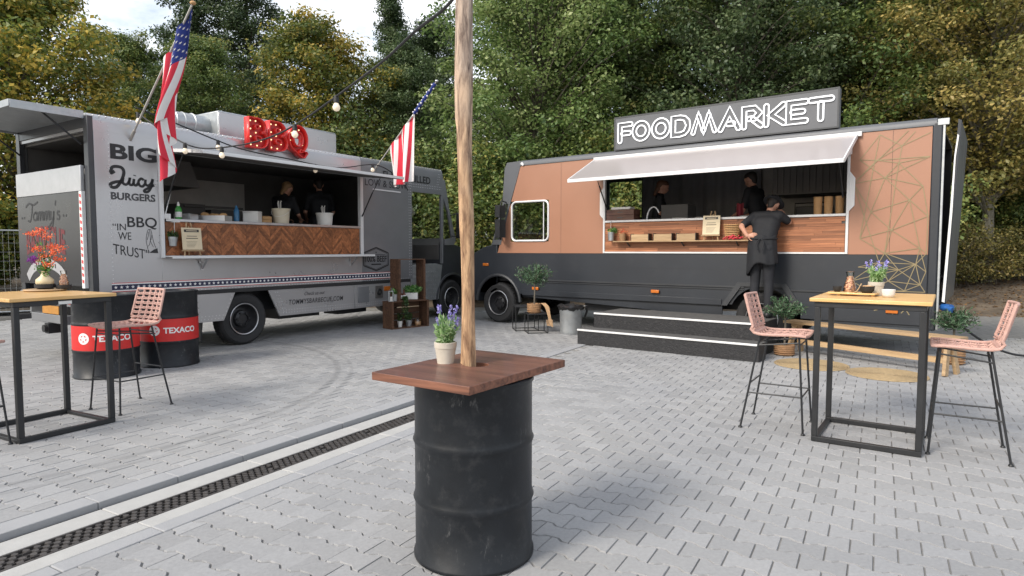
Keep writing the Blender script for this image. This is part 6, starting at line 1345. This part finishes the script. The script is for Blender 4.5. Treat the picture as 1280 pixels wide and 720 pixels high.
# ================================================================== people
def remesh(o, vox, sm=4):
    m_ = o.modifiers.new('remesh', 'REMESH'); m_.mode = 'VOXEL'; m_.voxel_size = vox; m_.use_smooth_shade = True
    s_ = o.modifiers.new('smooth', 'SMOOTH'); s_.factor = .5; s_.iterations = sm
def hand(g, w_, d, up, k=1.):
    """palm and five unequal bent fingers; d points along the hand, up is the back of the hand"""
    w_, d, up = Vector(w_), Vector(d).normalized(), Vector(up).normalized(); sd = d.cross(up).normalized(); up = sd.cross(d)
    for s_ in (-.028, -.009, .009, .028): g.capsule(w_, w_ + d * .085 * k + sd * s_ * k, .018 * k, .014 * k, 8)
    for s_, ln in ((-.033, .062), (-.011, .076), (.011, .072), (.033, .055)):
        a_ = w_ + d * .09 * k + sd * s_ * k; b_ = a_ + (d * .9 - up * .35).normalized() * ln * .55 * k; c_ = b_ + (d * .55 - up * .8).normalized() * ln * .5 * k; g.capsule(a_, b_, .0088 * k, .0082 * k, 8); g.capsule(b_, c_, .0082 * k, .007 * k, 8)
    a_ = w_ + d * .02 * k + sd * .03 * k; b_ = a_ + (d * .6 + sd * .8 - up * .3) * .045 * k; c_ = b_ + (d * .9 + sd * .2 - up * .3) * .035 * k; g.capsule(a_, b_, .0125 * k, .010 * k, 8); g.capsule(b_, c_, .010 * k, .008 * k, 8)
def person(label, loc, rz, J, hair, hat=None, apron=False, vox=.014, female=False, face=(0, 1, 0), head_s=1., group=None):
    t = thing('person', label, 'person', loc, rz, group); J = {k: Vector(v_) for k, v_ in J.items()}; f = Vector(face).normalized()
    hd = J['head']; up = (hd - J['neck']).normalized(); sd = f.cross(up).normalized(); f = up.cross(sd).normalized()
    g = G(); K = head_s
    # head: skull, jaw, nose, ears, brow
    for a_, b_, r0, r1 in ((hd + up * .03 * K - f * .02 * K, hd + up * .035 * K + f * .025 * K, .088 * K, .080 * K), (hd - up * .03 * K + f * .01 * K, hd - up * .065 * K + f * .045 * K, .066 * K, .044 * K), (hd + f * .085 * K + up * .012 * K, hd + f * .112 * K - up * .022 * K, .010 * K, .015 * K), (hd + f * .085 * K - up * .055 * K, hd + f * .088 * K - up * .06 * K, .02 * K, .018 * K)): g.capsule(a_, b_, r0, r1, 14)
    for s_ in (-1, 1): g.capsule(hd + sd * s_ * .082 * K - up * .015 * K, hd + sd * s_ * .088 * K + up * .02 * K, .014 * K, .018 * K, 8); g.capsule(hd + f * .085 * K + up * .03 * K + sd * s_ * .015 * K, hd + f * .078 * K + up * .032 * K + sd * s_ * .045 * K, .011 * K, .009 * K, 8)
    g.capsule(J['neck'] - up * .03, hd - up * .02 - f * .01, .058, .054, 12)
    tw = .88 if female else 1.
    pel, che = J['pelvis'], J['chest']; sx = (J['sr'] - J['sl']).normalized()
    tor = [(pel - sx * .075, pel + sx * .075, .125 * tw, .125 * tw), (pel.lerp(che, .5) - sx * .055, pel.lerp(che, .5) + sx * .055, .112 * tw, .112 * tw), (che - sx * .075, che + sx * .075, .125 * tw, .125 * tw), (pel, che, .12 * tw, .12 * tw), (pel - sx * .06, che - sx * .08, .10 * tw, .11 * tw), (pel + sx * .06, che + sx * .08, .10 * tw, .11 * tw), (J['sl'], J['sr'], .062, .062), (che, J['neck'], .11 * tw, .06)]
    arms = []
    for s_ in 'lr': arms += [(J['s' + s_], J['e' + s_], .052 * tw, .042 * tw), (J['e' + s_], J['w' + s_], .041 * tw, .028 * tw)]
    legs = []
    for s_ in 'lr': legs += [(J['h' + s_], J['k' + s_], .090, .060), (J['k' + s_], J['a' + s_], .058, .040), (J['a' + s_] + Vector((0, -.03, -.035)), J['a' + s_] + Vector((0, .15, -.05)), .038, .032)]
    for a_, b_, r0, r1 in tor + arms + legs: g.capsule(a_, b_, r0, r1, 14)
    for s_ in 'lr':
        d = J.get('d' + s_, J['w' + s_] - J['e' + s_]); hand(g, J['w' + s_], d, J.get('u' + s_, Vector((0, .2, 1))))
    body = g.obj('body', 'skin', t, recalc=False, smooth=False); remesh(body, vox, 3)
    g = G()
    for s_ in (-1, 1): g.sphere(hd + f * .087 * K + sd * s_ * .031 * K + up * .012 * K, .009 * K, 8)
    g.obj('eye', 'hair_dark', t)
    # hair
    g = G(); g.capsule(hd + up * .045 * K - f * .035 * K, hd + up * .06 * K + f * .015 * K, .094 * K, .083 * K, 14); g.capsule(hd - f * .06 * K, hd - up * .05 * K - f * .05 * K, .066 * K, .05 * K, 12)
    if female: g.capsule(hd - f * .07 * K + up * .02, hd - up * .16 * K - f * .10 * K, .05 * K, .035 * K, 12)
    remesh(g.obj('hair', hair, t, recalc=False, smooth=False), .013, 4)
    # shirt, trousers, apron
    g = G()
    for a_, b_, r0, r1 in tor[:6] + [tor[7]]: g.capsule(a_, b_, r0 + .012, r1 + .012, 16)
    g.capsule(J['sl'], J['sr'], .072, .072, 14)
    for s_ in 'lr': g.capsule(J['s' + s_], J['s' + s_].lerp(J['e' + s_], .78), .068, .062, 14)
    remesh(g.obj('shirt', 'shirt_black', t, recalc=False, smooth=False), .016, 4)
    g = G(); g.capsule(pel - sx * .07, pel + sx * .07, .140 * tw, .140 * tw, 16)
    for s_ in 'lr': g.capsule(J['h' + s_], J['k' + s_], .105, .075, 14); g.capsule(J['k' + s_], J['a' + s_] + Vector((0, 0, .02)), .074, .058, 14)
    remesh(g.obj('trousers', 'trouser_dark', t, recalc=False, smooth=False), .017, 4)
    for s_ in 'lr': g = G(); a_ = J['a' + s_]; g.capsule(a_ + Vector((0, -.04, -.045)), a_ + Vector((0, .17, -.055)), .048, .042, 12); remesh(g.obj('shoe', 'black_metal', t, recalc=False, smooth=False), .014, 3)
    if apron:
        g = G(); n_ = 30; rings = []
        for z_, rx, ry, gap in ((1.16, .20, .15, .0), (1.05, .205, .165, .0), (.97, .215, .175, .0), (.86, .222, .185, .0), (.76, .225, .188, .0)):
            rings.append([(pel.x + rx * (1 + .05 * math.sin(k * 2.3 + z_ * 9)) * math.cos(2 * math.pi * k / n_), pel.y + .02 + ry * (1 + .06 * math.sin(k * 1.7 + z_ * 5)) * math.sin(2 * math.pi * k / n_), z_ + .02 * math.sin(k * .9) - (.26 * max(0, -math.cos(2 * math.pi * k / n_) - .3) if z_ < .8 else 0)) for k in range(n_)])
        V_ = [p_ for r_ in rings for p_ in r_]; g.add(V_, [(i_ * n_ + k, i_ * n_ + (k + 1) % n_, (i_ + 1) * n_ + (k + 1) % n_, (i_ + 1) * n_ + k) for i_ in range(4) for k in range(n_)])
        o = g.obj('apron', 'apron_black', t, recalc=False, angle=80); sb = o.modifiers.new('sub', 'SUBSURF'); sb.levels = sb.render_levels = 2; so = o.modifiers.new('solid', 'SOLIDIFY'); so.thickness = .006
        g = G(); g.tube([(pel.x + .212 * math.cos(a_), pel.y + .02 + .165 * math.sin(a_), 1.12) for a_ in np.linspace(0, 6.283, 30)[:-1]], .012, 6, closed=True); g.tube(catmull([(pel.x + .03, pel.y - .16, 1.12), (pel.x + .08, pel.y - .2, 1.05), (pel.x + .06, pel.y - .22, .95)], 5), .01, 6); g.tube(catmull([(pel.x + .02, pel.y - .16, 1.12), (pel.x - .03, pel.y - .2, 1.06), (pel.x - .0, pel.y - .22, .97)], 5), .01, 6); g.obj('apron_string', 'apron_black', t)
    if hat == 'cap':
        g = G(); c_ = hd + up * .035 * K; prf = [(.128, -.005), (.165, .012), (.16, .018), (.112, .012), (.108, .06), (.085, .092), (0, .10)]
        g.lathe(prf, 28, (0, 0, 0)); q_ = up.to_track_quat('Z', 'Y'); g.v = [tuple(c_ + q_ @ Vector(p_)) for p_ in g.v]; g.obj('hat', 'shirt_black', t, angle=50)
    return t
def stand(h=1.75, lean=0., side=0.):
    k = h / 1.75
    J = dict(pelvis=(0, 0, .95), chest=(side, lean * .75, 1.28), neck=(side, lean, 1.47), head=(side, lean * 1.25 + .03, 1.62), sl=(-.185 + side, lean * .92, 1.41), sr=(.185 + side, lean * .92, 1.41), el=(-.26 + side, lean + .02, 1.12), er=(.26 + side, lean + .02, 1.12), wl=(-.22 + side, lean + .20, .95), wr=(.22 + side, lean + .20, .95),
             hl=(-.09, 0, .90), hr=(.09, 0, .90), kl=(-.10, .03, .50), kr=(.10, .03, .50), al=(-.11, -.01, .09), ar=(.11, -.01, .09))
    return {a_: Vector(b_) * k for a_, b_ in J.items()}
J = stand(1.80, .24); J.update(el=Vector((-.33, .02, 1.30)), wl=Vector((-.19, -.13, 1.16)), dl=Vector((.9, .15, .1)), ul=Vector((0, -1, .2)), er=Vector((.30, .34, 1.36)), wr=Vector((.16, .48, 1.50)), head=Vector((.04, .37, 1.61)), neck=Vector((.01, .27, 1.47)), ur=Vector((0, 0, 1)))
po = person('person in black shirt, apron and hat leaning on the counter, hand on hip', TR(-2.22, -.42, .48), R_A, J, 'hair_dark', 'cap', True, .010, face=(.15, 1, -.55)); po.scale = (.96, 1., 1.055)
J = stand(1.74, .12); J.update(wl=Vector((-.12, .40, 1.02)), wr=Vector((.16, .42, 1.0)), el=Vector((-.27, .15, 1.08)), er=Vector((.27, .15, 1.08)))
tp = person('person in black shirt looking down behind the red cloth in the copper truck', TR(-2.66, .95, 1.08), R_A + R(75), J, 'hair_dark', None, False, .013, face=(0, 1, -.35))
J = stand(1.70, .05); J.update(wl=Vector((-.18, .30, 1.05)), wr=Vector((.18, .30, .98)))
person('person with red-brown ponytail and black shirt behind the counter of the copper truck', TR(-4.52, .95, 1.08), R_A - R(70), J, 'hair_brown', None, False, .013, True, face=(-.1, 1, -.2))
J = stand(1.66, .26); J.update(wl=Vector((-.14, .52, 1.0)), wr=Vector((.14, .52, 1.0)), el=Vector((-.24, .32, 1.06)), er=Vector((.24, .32, 1.06)))
person('fair-haired person in black shirt bending over the counter of the silver truck', TL(3.46, .95, 1.08), L_A - R(72), J, 'hair_fair', None, False, .013, True, face=(0, 1, -.5))
J = stand(1.80, .08); J.update(wl=Vector((-.20, .36, 1.04)), wr=Vector((.22, .36, 1.04)))
person('person in black shirt standing behind the white tub in the silver truck', TL(4.46, .95, 1.08), L_A - R(28), J, 'hair_dark', None, False, .013, face=(0, 1, -.1))
t = thing('tea_towel', 'dark red cloth hanging over the counter of the copper truck', 'cloth', TR(-2.72, .10, 2.0205), R_A); g = G(); rg = random.Random(4)
g.add([(-.06 + .012 * i_, .03 * math.sin(i_ * 1.1) + .01, (.22 if j_ == 2 else (.13 if j_ == 1 else .0)) + .01 * math.sin(i_)) for i_ in range(11) for j_ in range(3)], [(i_ * 3 + j_, i_ * 3 + j_ + 1, i_ * 3 + j_ + 4, i_ * 3 + j_ + 3) for i_ in range(10) for j_ in range(2)]); o = g.obj('cloth', 'red_cloth', t, recalc=False); s_ = o.modifiers.new('s', 'SOLIDIFY'); s_.thickness = .006

# ================================================================== trees
leafmat('leaf_green', [srgb(66, 90, 50), srgb(102, 128, 70), srgb(138, 156, 94), srgb(180, 188, 130)], .42, .42)
leafmat('leaf_deep', [srgb(54, 72, 48), srgb(80, 100, 64), srgb(108, 126, 84), srgb(148, 158, 112)], .42, .38)
leafmat('leaf_yellow', [srgb(66, 88, 46), srgb(96, 112, 56), srgb(128, 134, 64), srgb(190, 168, 78), srgb(236, 200, 98)], .45, .42)
leafmat('leaf_amber', [srgb(80, 88, 52), srgb(114, 114, 64), srgb(150, 138, 78), srgb(192, 168, 106)], .45, .42)
leafmat('leaf_mixed', [srgb(60, 82, 46), srgb(90, 110, 60), srgb(124, 138, 76), srgb(182, 168, 96)], .45, .4)
leafmat('leaf_poplar', [srgb(40, 56, 38), srgb(60, 78, 50), srgb(84, 102, 66), srgb(118, 130, 88)], .45, .3)
leafmat('leaf_litter', [srgb(92, 66, 40), srgb(128, 96, 60), srgb(150, 118, 74)], .8, .1)
TREES = {}
def build_tree(kind, H, W_, z0, n_clump, per, size, seed, trunk_r, shape, mt, bark='bark', flat_=.6, droop=0.):
    """limbs grow from a tapered trunk; leaf clumps sit along their outer halves"""
    rg = np.random.default_rng(seed); g = G()
    tpts = catmull([(0, 0, -.3), (rg.normal() * .1, rg.normal() * .1, H * .25), (rg.normal() * .2, rg.normal() * .2, H * .55), (rg.normal() * .2, rg.normal() * .2, H * .92)], 5); k_ = len(tpts)
    g.tube(tpts, [trunk_r * (1.25 if i_ == 0 else 1) * (1 - .85 * i_ / (k_ - 1)) for i_ in range(k_)], 9)
    def trunk_at(z_):
        for i_ in range(1, k_):
            if tpts[i_].z >= z_: q_ = (z_ - tpts[i_ - 1].z) / (tpts[i_].z - tpts[i_ - 1].z + 1e-6); return np.array(tpts[i_ - 1].lerp(tpts[i_], q_))
        return np.array(tpts[-1])
    C, N_, RN = [], [], []
    for i_ in range(n_clump):
        u_ = (i_ + rg.random()) / n_clump; z_ = z0 + (H - z0) * u_; rad = W_ * .5 * shape(u_) * (.55 + .5 * rg.random()); a_ = i_ * 2.4 + rg.normal() * .3
        tip = trunk_at(z_) * [1, 1, 0] + np.array([math.cos(a_) * rad, math.sin(a_) * rad, z_ + rg.normal() * .25 - droop * rad]); zb = max(z_ - rad * (.55 + .3 * rg.random()), H * .12 + .1); b_ = trunk_at(min(zb, H * .9))
        mid = (b_ + tip) / 2 + np.array([0, 0, .12 * rad]) + rg.normal(size=3) * .12; pl = catmull([b_, mid, tip], 4); r0 = trunk_r * .32 * (1 - .6 * u_)
        g.tube(pl, [max(r0 * (1 - .85 * q_ / (len(pl) - 1)), .006) for q_ in range(len(pl))], 5)
        tint = rg.random()
        for s_, frac in ((1., .40), (.78, .26), (.55, .20), (.3, .14)):
            c_ = np.array(pl[int(s_ * (len(pl) - 1))]); m_ = int(per * frac); cr_ = (.28 + .14 * W_ * .5 * .5) * (.8 + .5 * rg.random())
            d = rg.normal(size=(m_, 3)); d /= np.linalg.norm(d, axis=1, keepdims=True); r_ = rg.random((m_, 1)) ** .5
            pp = c_ + d * r_ * np.array([cr_, cr_, cr_ * flat_]) * 1.15; C.append(pp); N_.append(d * .6 + np.array([0, 0, .75]) + rg.normal(size=(m_, 3)) * .55); RN.append(np.clip(rg.random(m_) * .55 + tint * .45, 0, 1))
    g_me = g.obj('trunk', bark, None, recalc=False); tm = g_me.data; bpy.data.objects.remove(g_me)
    C, N_, RN = np.concatenate(C), np.concatenate(N_), np.concatenate(RN); keep = C[:, 2] > .15; C, N_, RN = C[keep], N_[keep], RN[keep]
    cm_ = leaves_mesh('crown', C, N_, size * (.65 + .7 * rg.random(len(C))), .62, seed, RN)
    for mm in [mt]: cm_.materials.append(MATS[mm])
    TREES[kind] = (tm, cm_)
oval = lambda u_: math.sin(math.pi * (u_ * .86 + .12)) ** .7
col_ = lambda u_: (.5 + .5 * math.sin(math.pi * min(u_ * 1.1 + .15, 1))) * (1 - .75 * max(0, u_ - .72) / .28)
build_tree('broad', 12.5, 7.0, 1.0, 230, 430, .115, 11, .19, oval, 'leaf_green')
build_tree('deep', 13.0, 6.5, .8, 230, 430, .115, 12, .19, oval, 'leaf_deep')
build_tree('mixed', 12.0, 7.0, .8, 230, 430, .115, 13, .17, oval, 'leaf_mixed')
build_tree('yellow', 8.6, 6.2, 1.0, 180, 400, .12, 14, .15, oval, 'leaf_yellow')
build_tree('poplar', 14.5, 3.0, .8, 200, 330, .10, 15, .14, col_, 'leaf_deep')
build_tree('amber', 11.0, 8.5, 3.3, 240, 420, .105, 16, .17, oval, 'leaf_amber', 'bark_pale', .38, .12)
build_tree('shrub', 3.4, 3.2, .15, 110, 230, .085, 17, .05, oval, 'leaf_mixed')
build_tree('thicket', 2.2, 2.8, .1, 80, 60, .09, 18, .035, oval, 'leaf_amber')
def plant_tree(kind, name, label, cat, x, y, s=1., rz=0., group=None, mt=None, zs=None):
    tm, cm_ = TREES[kind]; t = thing(name, label, cat, (x, y, ground_z(x, y) + .02), rz, group); t.scale = (s, s, s if zs is None else zs)
    mesh_obj('trunk', tm, 'bark', t)
    o = mesh_obj('crown', cm_, 'leaf_green', t)
    if mt: o.material_slots[0].link = 'OBJECT'; o.material_slots[0].material = MATS[mt]
    return t
BT = 'trees standing behind the trucks'
def LB(txt, *a, **k): pass
plant_tree('yellow', 'maple_tree', 'yellowing maple behind the rear of the silver truck', 'tree', -12.6, 16.8, 1.0, .4, BT)
plant_tree('yellow', 'maple_tree', 'yellowing round tree behind the roof box of the silver truck', 'tree', -6.2, 20.5, .92, 2.2, BT)
plant_tree('poplar', 'poplar_tree', 'dark narrow poplar behind the flag, the one beside the grey-green tree', 'tree', -11.9, 24.5, 1.0, .0, BT, 'leaf_poplar')
plant_tree('poplar', 'poplar_tree', 'dark narrow poplar behind the red letters, the one beside the yellowing tree', 'tree', -9.9, 24.2, 1.02, 1.4, BT, 'leaf_poplar')
plant_tree('mixed', 'broadleaf_tree', 'grey-green leaning tree between the maple and the poplars', 'tree', -13.6, 23.0, .70, 1.0, BT)
plant_tree('deep', 'broadleaf_tree', 'dark tree rising behind the yellowing round tree', 'tree', -3.2, 26.0, .76, 2.0, BT)
plant_tree('poplar', 'poplar_tree', 'dark pointed poplar above the striped wound flag', 'tree', -4.5, 25.0, .80, 2.6, BT, 'leaf_poplar')
plant_tree('deep', 'broadleaf_tree', 'dark tree behind the front of the silver truck', 'tree', -3.4, 21.0, .56, 5.1, BT)
plant_tree('broad', 'broadleaf_tree', 'bright green tree just behind the wooden pole', 'tree', .6, 19.5, .95, 0.3, BT)
plant_tree('mixed', 'broadleaf_tree', 'yellow-flecked green tree above the cab of the copper truck', 'tree', 4.0, 21.0, 1.0, 1.7, BT)
plant_tree('deep', 'broadleaf_tree', 'dark green tree behind the left end of the neon word', 'tree', 6.6, 19.0, .95, 3.3, BT)
plant_tree('mixed', 'broadleaf_tree', 'green and ochre tree behind the right end of the neon word', 'tree', 10.0, 20.0, .98, 4.4, BT)
plant_tree('deep', 'broadleaf_tree', 'dark gappy tree between the neon word and the amber tree', 'tree', 13.2, 21.5, 1.0, .9, BT)
plant_tree('amber', 'hornbeam_tree', 'amber-brown tree with pale trunk behind the rear of the copper truck', 'tree', 13.4, 18.0, 1.0, .5, BT)
plant_tree('amber', 'hornbeam_tree', 'amber-brown tree at the far side of the pale-trunked one', 'tree', 19.0, 20.0, 1.1, 2.9, BT)
plant_tree('deep', 'broadleaf_tree', 'dark tree filling the back of the wood behind the amber trees', 'tree', 17.5, 24.0, 1.1, 2.5, BT)
plant_tree('broad', 'broadleaf_tree', 'green tree far behind the copper truck cab', 'tree', 1.6, 26.0, 1.1, 1.1, BT)
plant_tree('deep', 'broadleaf_tree', 'dark tree far behind the neon word', 'tree', 9.0, 26.5, 1.15, 5.7, BT)
plant_tree('deep', 'broadleaf_tree', 'dark low tree behind the maple at the edge of the yard', 'tree', -19.0, 20.0, .85, 3.9, BT)
plant_tree('mixed', 'broadleaf_tree', 'green tree behind the kitchen of the silver truck', 'tree', -9.0, 19.2, .60, 3.0, BT)
SH = 'undergrowth shrubs behind the trucks'
k_ = 0
rg = random.Random(21)
WHERE = ['at the far end of the mesh fence', 'behind the mesh fence and stacked timber', 'behind the rear of the silver truck', 'behind the BBQ letters', 'behind the vent box of the silver truck', 'behind the silver truck cab', 'in the gap between the two trucks', 'behind the cab window of the copper truck', 'behind the copper truck, by the hatch hinge',
         'behind the left half of the neon word', 'behind the right half of the neon word', 'behind the gold line pattern', 'left of the pale trunk', 'right of the pale trunk', 'above the yellow hose', 'deep in shade behind the pale trunk', 'deep in shade behind the yellow hose']
for x_, y_, s_, kd in ((-17, 16.5, 1.1, 'shrub'), (-14, 15.3, 1.0, 'shrub'), (-10.5, 17.2, 1.2, 'shrub'), (-7.5, 18.0, 1.2, 'shrub'), (-4.5, 18.6, 1.3, 'shrub'), (-2.3, 18.0, 1.2, 'shrub'), (-.3, 17.6, 1.25, 'shrub'), (1.8, 18.2, 1.3, 'shrub'), (4.2, 17.4, 1.35, 'shrub'), (6.8, 17.0, 1.3, 'shrub'), (9.2, 16.6, 1.2, 'shrub'), (11.4, 18.6, .95, 'shrub'), (13.2, 19.2, .9, 'shrub'), (15.0, 18.9, 1.0, 'shrub'), (17.2, 19.6, 1.2, 'shrub'), (12.3, 20.2, 1.3, 'shrub'), (14.6, 20.6, 1.3, 'shrub')):
    plant_tree(kd, 'shrub', 'leafy green shrub in the undergrowth ' + WHERE[k_], 'shrub', x_, y_, s_, rg.random() * 6, SH); k_ += 1
BW = ['touching the rear flap', 'second along from the rear flap', 'in front of the pale trunk', 'just past the pale trunk', 'behind the standpipe', 'by the mesh fence']
for x_, y_, s_ in ((11.0, 17.6, .7), (12.1, 17.4, .75), (13.3, 17.5, .65), (14.5, 17.7, .75), (15.8, 17.9, .8), (-15.5, 14.6, .8)):
    plant_tree('thicket', 'bramble', 'low twiggy bramble at the soil edge, ' + BW.pop(0), 'shrub', x_, y_, s_, rg.random() * 6, 'brambles along the soil edge')
# fallen leaves
rg = np.random.default_rng(5); n_ = 5000
C = np.stack([rg.uniform(7.5, 20, n_), 10.9 + rg.random(n_) ** .7 * 7, np.zeros(n_)], 1); C[:, 2] = [max(ground_z(a_, b_), -.055 if b_ < 13.4 else -.085) + .012 for a_, b_ in C[:, :2]]
dens = rg.random(n_) < np.clip((C[:, 1] - 10.8) / 3, .04, 1); C = C[dens]
o = mesh_obj('leaf_litter', leaves_mesh('leaf_litter', C, np.array([0, 0, 1.]) + rg.normal(size=C.shape) * .25, .07 * (.6 + .8 * rg.random(len(C))), .7, 3), 'leaf_litter'); tag(o, 'brown fallen leaves scattered on the soil', 'leaves', kind='stuff')

# ================================================================== right edge: grey post with yellow hose; left edge: site fence and stacked timber
t = thing('hydrant_post', 'grey metal standpipe with clamp bands at the edge of the yard', 'post', (8.80, 10.6, -.055)); g = G(); g.cyl((0, 0, 0), (0, 0, 2.25), .10, n=20); g.obj('pipe', 'galvanised', t)
for z_ in (.9, 1.35): g = G(); g.lathe([(.101, z_), (.112, z_ + .005), (.112, z_ + .05), (.101, z_ + .055)], 20); g.obj('clamp', 'black_metal', t)
t = thing('hose', 'coiled yellow hose with a metal coupling beside the standpipe', 'hose', (8.68, 10.3, .42)); g = G()
for k in range(3): g.tube([(.02 * k + .36 * math.cos(a_), -.04 * k, .36 * math.sin(a_) * 1.05) for a_ in np.linspace(.6, 5.9, 30)], .035, 10)
g.obj('coil', 'yellow_hose', t); g = G(); g.cyl((-.30, -.12, -.22), (-.10, -.12, -.18), .06); g.cyl((-.32, -.12, -.225), (-.28, -.12, -.22), .075); g.obj('coupling', 'steel', t)
for k, (x_, y_) in enumerate(((-12.0, 13.6), (-9.4, 15.3))):
    t = thing('site_fence', 'galvanised mesh fence panel at the edge of the wood' + (', nearer the silver truck' if k else ', farther from the silver truck'), 'fence', (x_, y_, -.055), R(33))
    for xx in (-1.4, 1.4): g = G(); g.cyl((xx, 0, 0), (xx, 0, 2.0), .021, n=8); g.obj('post', 'galvanised', t); g = G(); g.box(xx - .3, xx + .3, -.11, .11, 0, .14); g.obj('foot_block', 'step_black', t, bevel=.02)
    for z_ in (.18, 1.98): g = G(); g.cyl((-1.4, 0, z_), (1.4, 0, z_), .017, n=8); g.obj('rail', 'galvanised', t)
    g = G()
    for q_ in range(27): g.cyl((-1.35 + q_ * .1, 0, .19), (-1.35 + q_ * .1, 0, 1.97), .0025, n=4)
    for q_ in range(9): g.cyl((-1.4, .004, .3 + q_ * .2), (1.4, .004, .3 + q_ * .2), .0025, n=4)
    g.obj('mesh_wire', 'galvanised', t)
rg = random.Random(9)
t = thing('timber_stack', 'stack of weathered planks on bearers behind the mesh fence', 'timber', (-11.6, 15.0, -.055), R(30))
for k in range(5):
    for q_ in range(3): g = G(); g.box(-1.5 + rg.uniform(-.1, .1), 1.5 + rg.uniform(-.1, .1), q_ * .24, q_ * .24 + .21, .12 + k * .085, .12 + k * .085 + .06); g.obj('plank', 'grey_plank', t)
for xx in (-1.1, 1.1): g = G(); g.box(xx - .05, xx + .05, 0, .7, 0, .12); g.obj('bearer', 'grey_plank', t)
